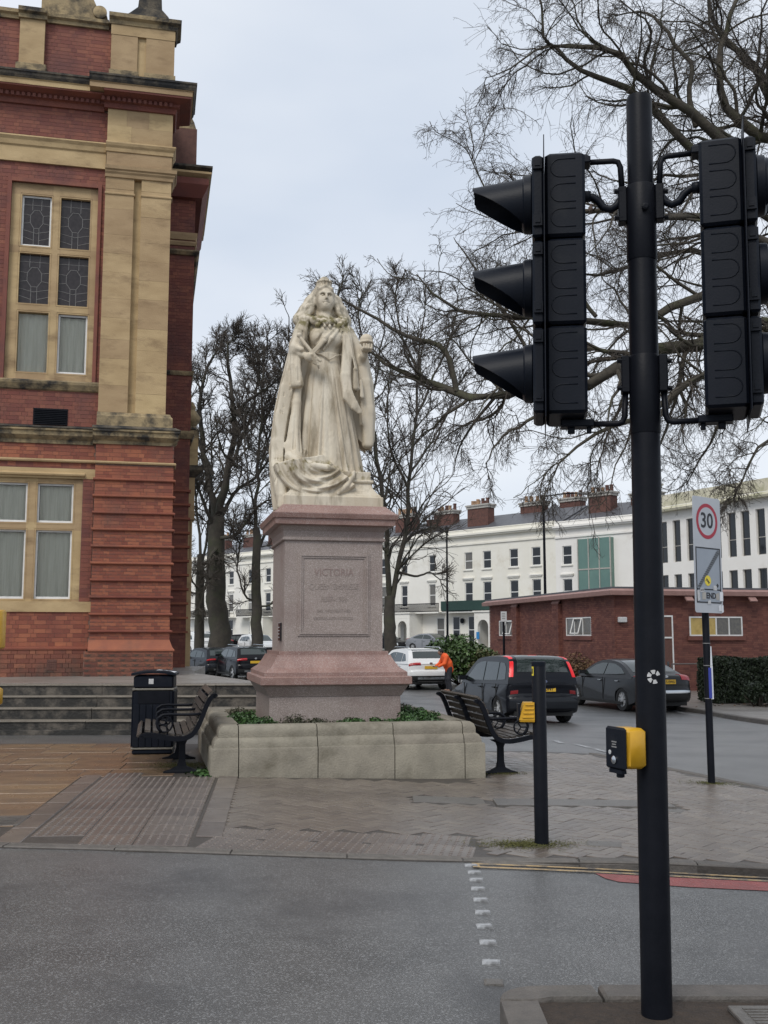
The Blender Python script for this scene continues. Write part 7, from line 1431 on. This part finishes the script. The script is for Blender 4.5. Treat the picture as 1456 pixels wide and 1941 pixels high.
# ================================================================ CARS
def crv(pts, n=5):
    out = []; N = len(pts)
    for i in range(N - 1):
        p0, p1, p2, p3 = [np.array(pts[max(0, min(N - 1, k))], float) for k in (i - 1, i, i + 1, i + 2)]
        for t in np.linspace(0, 1, n, endpoint=False): out.append(tuple(.5 * (2 * p1 + (p2 - p0) * t + (2 * p0 - 5 * p1 + 4 * p2 - p3) * t * t + (3 * p1 - p0 - 3 * p2 + p3) * t ** 3)))
    out.append(tuple(pts[-1])); return out
TS_ = [-1, -.985, -.95, -.88, -.75, -.5, -.25, 0, .25, .5, .75, .88, .95, .985, 1]
def make_car(name, label, loc, heading, P, paint, plate=None, lit=False, group=None, badge=True):
    root = thing(name, loc, heading, label, 'car', group); L, W = P['L'], P['W']; rw = P['rw']; top = crv(P['body'], 4); xw = P['wheels']
    ra = rw * 1.14; bot = []
    zs = P.get('sill', .2)
    xf, xr = max(xw), min(xw)
    for cx in (xf, xr):
        a0 = math.asin((rw - zs) / ra); bot += [(cx + ra * math.cos(a), rw + ra * math.sin(a)) for a in np.linspace(-a0, math.pi + a0, 13)]
    nT = len(top); poly = top + bot
    belt = P['belt']
    def hwB(z): return W / 2 * (1 - .05 * ((z - .55) / .45) ** 2 if z > .55 else 1 - .05 * ((.55 - z) / .4) ** 2)
    def SB_(x, z, t):
        e = abs(t); xe = x * (1 - P.get('pl', .10) * e ** 3 * min(1, abs(x) / (L / 2)) ** 6); ze = z - (.05 * e ** 6 if z > .6 else 0) ; return Vector((xe, t * hwB(z), ze))
    rings = []
    for t in TS_:
        ins = max(0, (abs(t) - .95) / .05) ** 2 * .035
        r = []
        for i, (x, z) in enumerate(poly):
            q = SB_(x, z, t)
            if i < nT: q.z -= ins * (1 if z > .6 else 0); q.x -= math.copysign(ins, x) * min(1, abs(x) / (L / 2)) ** 8
            r.append(q)
        rings.append(r)
    m = MB(); m.loft(rings); body = m.build('body', M_[paint], root, 32)
    roof = crv(P['roof'], 4); zr = max(z for _, z in roof)
    def hwG(z): return W / 2 * (.955 + (P.get('tumble', .74) - .955) * max(0, (z - belt)) / (zr - belt))
    gx0, gx1 = roof[0][0], roof[-1][0]; gm = (gx0 + gx1) / 2
    def SG(x, z, t):
        e = abs(t); return Vector((gm + (x - gm) * (1 - .07 * e ** 3), t * hwG(z), z - .035 * e ** 4 * (z - belt) / (zr - belt)))
    gp = roof + [(gx1, belt - .06), (gx0, belt - .06)]; m = MB(); m.loft([[SG(x, z, t) for x, z in gp] for t in TS_]); gh = m.build('cabin', M_[paint], root, 32)
    def patch(prof, S, u0, u1, t0, t1, mat, nm, par, off=.008, nu=8, nt=8):
        pr = [Vector((x, 0, z)) for x, z in prof]; Ls = [0]
        for a, b in zip(pr[:-1], pr[1:]): Ls.append(Ls[-1] + (b - a).length)
        def at_u(u):
            s = u * Ls[-1]; i = max(0, min(len(pr) - 2, next((k for k in range(len(Ls) - 1) if Ls[k + 1] >= s), len(pr) - 2))); return pr[i].lerp(pr[i + 1], (s - Ls[i]) / max(1e-6, Ls[i + 1] - Ls[i]))
        def Sp(u, t): q = at_u(min(1, max(0, u))); return S(q.x, q.z, t)
        def nn(u, t):
            a = Sp(u + .01, t) - Sp(u - .01, t); b = Sp(u, min(1, t + .01)) - Sp(u, max(-1, t - .01)); n = a.cross(b); n.normalize(); c = Sp(u, t); 
            return n if n.dot(Vector((c.x, c.y * .3, c.z - .7))) > 0 else -n
        rings = []
        us = [u0] + list(np.linspace(u0, u1, nu)) + [u1]; ts = [t0] + list(np.linspace(t0, t1, nt)) + [t1]
        for i, u in enumerate(us):
            rings.append([Sp(u, t) + nn(u, t) * (off if 0 < i < len(us) - 1 and 0 < j < len(ts) - 1 else -.012) for j, t in enumerate(ts)])
        m = MB(); m.loft(rings, caps=False, close=False); return m.build(nm, M_[mat], par, 40)
    nR = len(roof)
    # windows
    for w in P['side']:
        for s in (-1, 1):
            m = MB(); cx = sum(p[0] for p in w) / len(w); cz = sum(p[1] for p in w) / len(w)
            m.loft([[(gm + (x - gm) * .93, s * (hwG(z) - .02), z - .035 * (z - belt) / (zr - belt)) for x, z in w], [(gm + (x - gm) * .93, s * (hwG(z) + .006), z - .035 * (z - belt) / (zr - belt)) for x, z in w]]); m.build('side_window', M_['car_glass'], gh)
    u = P['rearwin']; patch(roof, SG, u[0], u[1], -u[2], u[2], 'car_glass', 'rear_window', gh); u = P['windscreen']; patch(roof, SG, u[0], u[1], -.93, .93, 'car_glass', 'windscreen', gh)
    for prof, S, u0, u1, t0, t1, mat, nm in P['patches']:
        if lit and mat == 'lamp_red': mat = 'lamp_red_lit'
        pr_, S_ = (top, SB_) if prof == 'b' else (roof, SG)
        if t0 > 0:
            for s in (-1, 1): patch(pr_, S_, u0, u1, s * t0, s * t1, mat, nm, body if prof == 'b' else gh, .012, 6, 6)
        else: patch(pr_, S_, u0, u1, t0, t1, mat, nm, body if prof == 'b' else gh, .010, 6, 8)
    # plate
    if plate is not None:
        x, z = P['plate']; m = MB(); m.cbox(x - .016, x + .01, -.27, .27, z - .06, z + .06, .003); pl = m.build('number_plate', M_['plate_yellow'], body)
        if plate: text('plate_characters', plate, .105, M_['plate_ink'], pl, Matrix.Translation((x - .018, 0, z)) @ Matrix.Rotation(-math.pi / 2, 4, 'Z') @ FACE_FRONT, .001, .003, .95)
        if badge: m = MB(); m.M = Matrix.Translation((x - .0 + P.get('bdx', .0), 0, z + P.get('bdz', .2))) @ Matrix.Rotation(-math.pi / 2, 4, 'Y'); m.lathe([(.04, -.02), (.04, .012), (.03, .016)], 16); m.v = [Vector((v.x, v.y * 1.6, v.z)) for v in m.v]; m.build('badge', M_[P.get('badge', 'chrome')], body)
    # door seams, handles, mirrors, arches
    for x in P['seams']:
        for s in (-1, 1): m = MB(); m.box(x - .006, x + .006, s * (W / 2 - .02), s * (W / 2 + .0015), .3, belt - .05); m.build('door_seam', M_['tyre'], body)
    for x in P['handles']:
        for s in (-1, 1): m = MB(); y = s * (hwB(belt - .13) + .012); m.cbox(x - .09, x + .09, y - .018, y + .018, belt - .145, belt - .115, .008); m.build('door_handle', M_[P.get('handle_mat', paint)], body)
    for s in (-1, 1):
        x = P['mirror']; m = MB(); m.loft([[(x + dx, s * (W / 2 * .93 + dy), belt + .06 + dz) for dx, dz in ((-.05, -.02), (.05, -.04), (.06, .05), (-.04, .07))] for dy in (-.03, .06, .18, .22)]); m.build('mirror', M_[paint], gh, 50)
        m = MB(); m.box(-L * .30, L * .30, s * (W / 2 - .05), s * (W / 2 + .004), zs - .01, zs + .07); m.build('sill_trim', M_['tyre'], body)
    m = MB(); m.box(-L * .46, L * .46, -W * .40, W * .40, zs - .02, .55); m.build('underbody', M_['tyre'], body)
    for bx in P.get('rails', []):
        for s in (-1, 1): m = MB(); m.tube([(bx[0], s * W * .355, zr - .03), (bx[0] + .15, s * W * .355, zr + .05), (bx[1] - .15, s * W * .355, zr + .05), (bx[1], s * W * .355, zr - .02)], .02, 6); m.build('roof_rail', M_['chrome'], gh, True)
    for cx in xw:
        for s in (-1, 1):
            m = MB(); m.lathe([(rw - .11, -.10), (rw - .02, -.105), (rw, -.08), (rw, .08), (rw - .02, .105), (rw - .11, .10)], 28, caps=False); o = m.build('wheel', M_['tyre'], root, 40); o.location = (cx, s * (W / 2 - .115), rw); o.rotation_euler = (math.pi / 2, 0, 0) if s < 0 else (-math.pi / 2, 0, 0)
            m = MB(); m.lathe([(rw - .12, -.05), (rw - .105, .085), (rw - .125, .10), (rw - .14, .06), (.05, .035), (.01, .035)], 24); m.build('rim', M_['rim_dark'], o, 40)
            m = MB(); n = P.get('spokes', 5)
            for k in range(n):
                a = 2 * math.pi * k / n
                for da in (-.14, .14): m.loft([[(math.cos(a + da * q) * r_ - math.sin(a) * ww, math.sin(a + da * q) * r_ + math.cos(a) * ww, h_) for ww, h_ in ((-.012, .05), (.012, .05), (.012, .098 - .02 * (1 - r_ / rw)), (-.012, .098 - .02 * (1 - r_ / rw)))] for r_, q in ((.03, .3), (rw - .125, 1))])
            m.lathe([(.06, .05), (.06, .1), (.02, .105)], 12); m.build('spokes', M_['rim'], o)
    return root
MPV = dict(L=4.33, W=1.83, rw=.32, belt=.96, wheels=(1.32, -1.32), tumble=.80,
  body=[(-2.02, .26), (-2.14, .34), (-2.165, .50), (-2.15, .62), (-2.08, .66), (-2.09, .80), (-2.05, .96), (-1.2, .97), (.2, .97), (.95, .99), (1.5, .90), (1.95, .76), (2.12, .60), (2.165, .42), (2.06, .25)],
  roof=[(-2.08, .92), (-2.03, 1.15), (-1.90, 1.42), (-1.78, 1.53), (-1.5, 1.575), (-.7, 1.60), (.1, 1.575), (.5, 1.49), (1.05, 1.17), (1.35, .95)],
  side=[[(-1.86, 1.02), (-1.35, 1.0), (-1.32, 1.44), (-1.62, 1.42), (-1.78, 1.3)], [(-1.28, 1.0), (-.36, .99), (-.36, 1.47), (-1.25, 1.45)], [(-.30, .99), (.98, .99), (.95, 1.06), (.42, 1.40), (.15, 1.46), (-.28, 1.48)]],
  rearwin=(.07, .245, .78), windscreen=(.72, .97), plate=(-2.075, .80), bdx=.0, bdz=.17, badge='blue_badge',
  patches=[('g', 0, .04, .27, .88, .99, 'lamp_red', 'tail_light'), ('g', 0, .275, .292, -.14, .14, 'lamp_red', 'brake_light'), ('b', 0, .10, .115, .72, .9, 'reflector', 'reflector'), ('b', 0, .90, .955, .55, .95, 'lamp_clear', 'headlight'), ('b', 0, .03, .10, -.93, .93, 'car_slate', 'bumper')], seams=(-.33, .98, -1.26), handles=(-.15, -1.1), mirror=.95)
SAL = dict(L=4.75, W=1.82, rw=.335, belt=.98, wheels=(1.42, -1.36), tumble=.70, sill=.2,
  body=[(-2.18, .28), (-2.33, .36), (-2.375, .55), (-2.34, .70), (-2.33, .85), (-2.26, 1.03), (-2.0, 1.055), (-1.5, 1.03), (-.5, 1.0), (.6, .96), (1.1, .95), (1.7, .86), (2.15, .72), (2.34, .52), (2.36, .36), (2.25, .24)],
  roof=[(-2.0, 1.0), (-1.55, 1.2), (-1.05, 1.38), (-.5, 1.46), (.05, 1.46), (.5, 1.37), (1.0, 1.13), (1.35, .94)],
  side=[[(-1.52, 1.08), (-1.1, 1.05), (-.32, 1.03), (-.32, 1.38), (-.75, 1.36), (-1.2, 1.24)], [(-.26, 1.03), (1.0, 1.0), (.9, 1.08), (.45, 1.30), (.1, 1.38), (-.26, 1.38)]],
  rearwin=(.08, .36, .86), windscreen=(.66, .96), plate=(-2.345, .86), bdx=.06, bdz=.14,
  patches=[('b', 0, .125, .19, .58, .985, 'lamp_red', 'tail_light'), ('b', 0, .06, .075, -.92, .92, 'chrome', 'bumper_trim'), ('b', 0, .92, .96, .5, .93, 'lamp_clear', 'headlight'), ('b', 0, .01, .055, -.8, .8, 'tyre', 'diffuser')], seams=(-.29, .95), handles=(-.1, -1.1), mirror=.85, spokes=9, handle_mat='chrome')
SUV = dict(L=4.66, W=1.89, rw=.37, belt=1.08, wheels=(1.42, -1.42), tumble=.76, sill=.26,
  body=[(-2.12, .32), (-2.27, .40), (-2.325, .58), (-2.31, .75), (-2.25, .82), (-2.24, .98), (-2.15, 1.09), (-1.2, 1.09), (.2, 1.07), (1.0, 1.07), (1.6, 1.0), (2.08, .88), (2.28, .66), (2.31, .46), (2.16, .30)],
  roof=[(-2.18, 1.02), (-2.05, 1.25), (-1.80, 1.50), (-1.72, 1.57), (-1.3, 1.62), (-.5, 1.65), (.2, 1.61), (.55, 1.53), (1.0, 1.25), (1.35, 1.05)],
  side=[[(-1.80, 1.16), (-1.3, 1.13), (-1.27, 1.46), (-1.5, 1.44)], [(-1.22, 1.13), (-.32, 1.11), (-.32, 1.52), (-1.2, 1.48)], [(-.26, 1.11), (.98, 1.1), (.9, 1.17), (.45, 1.43), (.15, 1.50), (-.26, 1.52)]],
  rearwin=(.07, .235, .80), windscreen=(.70, .96), plate=(-2.255, .90), bdx=-.01, bdz=.17,
  patches=[('b', 0, .135, .175, .48, .99, 'lamp_red', 'tail_light'), ('b', 0, .015, .06, -.9, .9, 'tyre', 'bumper_skirt'), ('b', 0, .035, .05, -.6, .6, 'chrome', 'bumper_trim'), ('b', 0, .91, .95, .5, .95, 'lamp_clear', 'headlight'), ('b', 0, .935, .97, -.4, .4, 'tyre', 'grille')], seams=(-.29, .95), handles=(-.1, -1.05), mirror=.9, rails=[(-1.6, .3)])
HB_ = dict(SUV); HB_.update(L=4.3, W=1.8, rw=.32, belt=.95, wheels=(1.3, -1.3), sill=.2, body=[(x * .93, z * .88) for x, z in SUV['body']], roof=[(x * .93, .95 + (z - 1.08) * .93) for x, z in SUV['roof']], side=[[(x * .93, .95 + (z - 1.08) * .93) for x, z in w] for w in SUV['side']], plate=(-2.09, .80), rails=[])
def car_at(cx, cy, dirv): a = math.atan2(dirv[1], dirv[0]); return (cx, cy, gz(cx, cy)), a
ST = (D2.x, D2.y)
def tilt(o, dirv):                                                   # stand the car on the slope of the road
    x, y = o.location.x, o.location.y; e = 1.2; d = Vector(dirv).normalized(); s = (gz(x + d.x * e, y + d.y * e) - gz(x - d.x * e, y - d.y * e)) / (2 * e); l = Vector((-d.y, d.x)); r = (gz(x + l.x * .8, y + l.y * .8) - gz(x - l.x * .8, y - l.y * .8)) / 1.6
    a = Vector((d.x, d.y, s)).normalized(); b = Vector((l.x, l.y, r)); b = (b - a * a.dot(b)).normalized(); o.rotation_euler = Matrix((a, b, a.cross(b))).transposed().to_euler()
def add_car(name, label, rear_px, rear_Y, dirv, P, paint, plate=None, lit=False, group='cars parked round the square'):
    d = Vector(dirv).normalized(); x = (rear_px - 728) / FPX * rear_Y * 1.0065; c = Vector((x, rear_Y)) + d * P['L'] / 2; o = make_car(name, label, (c.x, c.y, gz(c.x, c.y)), 0, P, paint, plate, lit, group); tilt(o, d); return o
add_car('people_carrier', 'dark navy people carrier with red tail lights lit driving up the side street', 1030, 24.2, (-.26, .966), MPV, 'car_navy', 'FP05 UNT', True, None)
add_car('saloon_car', 'dark grey saloon car parked by the kerb under the hedge', 1256, 29.4, (-.30, .954), SAL, 'car_grey', 'NU15 EWU')
add_car('estate_car', 'white sport utility car parked beside the rounded bush', 817, 41.5, (-.32, .947), SUV, 'car_white', '')
add_car('estate_car', 'black sport utility car parked between the pedestal and the dark grey hatchback', 490, 50.5, (-.43, .90), SUV, 'car_black', '')
add_car('hatchback_car', 'dark grey hatchback parked beside the porch of the brick hall', 430, 53.5, (-.52, .854), HB_, 'car_slate', None)
def flip_car(name, label, px, Y, dirv, P, paint):
    d = Vector(dirv).normalized(); x = (px - 728) / FPX * Y; o = make_car(name, label, (x, Y, gz(x, Y)), 0, P, paint, None, False, 'cars parked round the square'); tilt(o, d)
flip_car('hatchback_car', 'white hatchback facing out beyond the slender tree', 490, 76, (.45, -.89), HB_, 'car_white')
flip_car('hatchback_car', 'black hatchback parked beyond the thick tree trunk', 452, 79, (-.9, .3), HB_, 'car_black')
flip_car('estate_car', 'white sport utility car half hidden by the hall porch', 368, 74, (-.6, .8), SUV, 'car_white')
flip_car('estate_car', 'black sport utility car beyond the narrow tree by the porch', 396, 78, (-.7, .7), SUV, 'car_slate')
flip_car('saloon_car', 'silver grey coupe parked in front of the arched porches', 818, 86, (.72, -.69), SAL, 'car_silver')
flip_car('hatchback_car', 'black hatchback behind the white sport utility car by the railings', 728, 88, (.7, -.7), HB_, 'car_black')
# ================================================================ ROAD WORKER
wk = at(851, 1290, 40.6); wz = gz(wk.x, 40.6)
def worker():
    root = thing('person', (wk.x, 40.6, wz), math.radians(-72), 'person in orange hi-vis jacket bending forward beside the white car', 'person')
    # body faces local -y, bends forward
    B = SDF((-.5, -.7, -.05), (.5, .45, 1.75), .02)
    B.ell((0, -.34, 1.52), (.085, .10, .12), .02); B.ell((0, -.44, 1.50), (.015, .025, .02), .01); B.cap([(0, -.22, 1.38), (0, -.31, 1.46)], .055, .03); B.cap([(0, 0, .95), (0, -.1, 1.2), (0, -.18, 1.33)], [.12, .13, .11], .05)
    for s in (-1, 1):
        B.ell((s * .085, -.34, 1.52), (.015, .025, .035), .005); B.cap([(s * .09, .0, .92), (s * .11, -.05, .5), (s * .11, .02, .1)], [.085, .06, .04], .04); B.cap([(s * .11, .03, .06), (s * .11, -.14, .04)], [.045, .04], .02)
        B.cap([(s * .18, -.17, 1.33), (s * .24, -.28, 1.08), (s * .16, -.50, .98)], [.055, .045, .032], .03); B.ell((s * .145, -.56, .97), (.03, .045, .035), .01)
        for i in range(4): B.cap([(s * (.125 + .016 * i), -.59, .98), (s * (.12 + .015 * i), -.63, .965), (s * (.115 + .015 * i), -.635, .93)], .011, .004)
        B.cap([(s * .12, -.57, .985), (s * .10, -.61, .99)], .012, .004)
    body = link('body', B.mesh('body'), M_['skin'], root, True)
    J = SDF((-.5, -.7, .6), (.5, .45, 1.75), .02); J.cap([(0, .02, .86), (0, -.06, 1.08), (0, -.17, 1.34)], [.17, .19, .15], .05); J.cap([(-.16, -.17, 1.34), (.16, -.17, 1.34)], .10, .05); J.cap([(0, -.2, 1.36), (0, -.25, 1.42)], [.10, .085], .03)
    for s in (-1, 1): J.cap([(s * .18, -.17, 1.33), (s * .25, -.28, 1.08), (s * .165, -.47, .985)], [.085, .07, .055], .03)
    link('jacket', J.mesh('jacket'), M_['hivis'], root, True)
    Tm = SDF((-.4, -.4, -.02), (.4, .4, 1.1), .02)
    for s in (-1, 1): Tm.cap([(s * .085, .0, .90), (s * .11, -.05, .5), (s * .11, .02, .09)], [.115, .085, .07], .05)
    link('trousers', Tm.mesh('trousers'), M_['trousers'], root, True)
    Hm = SDF((-.2, -.55, 1.3), (.2, -.1, 1.8), .015); Hm.ell((0, -.325, 1.555), (.10, .115, .105), .01); Hm.box((-.2, -.6, 1.3), (.2, -.40, 1.56), .01, .01, True); link('hair', Hm.mesh('hair'), M_['hair'], root, True)
worker()
# ================================================================ BIRD
bl0 = at(1120, 396, 22.2); Bd = SDF((-.12, -.16, -.12), (.12, .16, .16), .006); Bd.ell((0, 0, .0), (.045, .05, .08), .02); Bd.ell((0, -.02, .085), (.034, .036, .035), .02); Bd.cap([(0, -.05, .085), (0, -.08, .08)], [.01, .004], .004); Bd.cap([(0, .03, -.06), (0, .05, -.11)], [.02, .014], .01, (1, 1, 1))
for s in (-1, 1): Bd.ell((s * .04, .01, -.01), (.014, .035, .065), .008); Bd.cap([(s * .015, 0, -.07), (s * .015, -.005, -.105)], .005, .003)
bd = link('bird', Bd.mesh('bird'), M_['bird'], None, True); bd.location = bl0; bd.rotation_euler = (0, 0, .8); tag(bd, 'small brown bird perched among the bare twigs', 'bird')
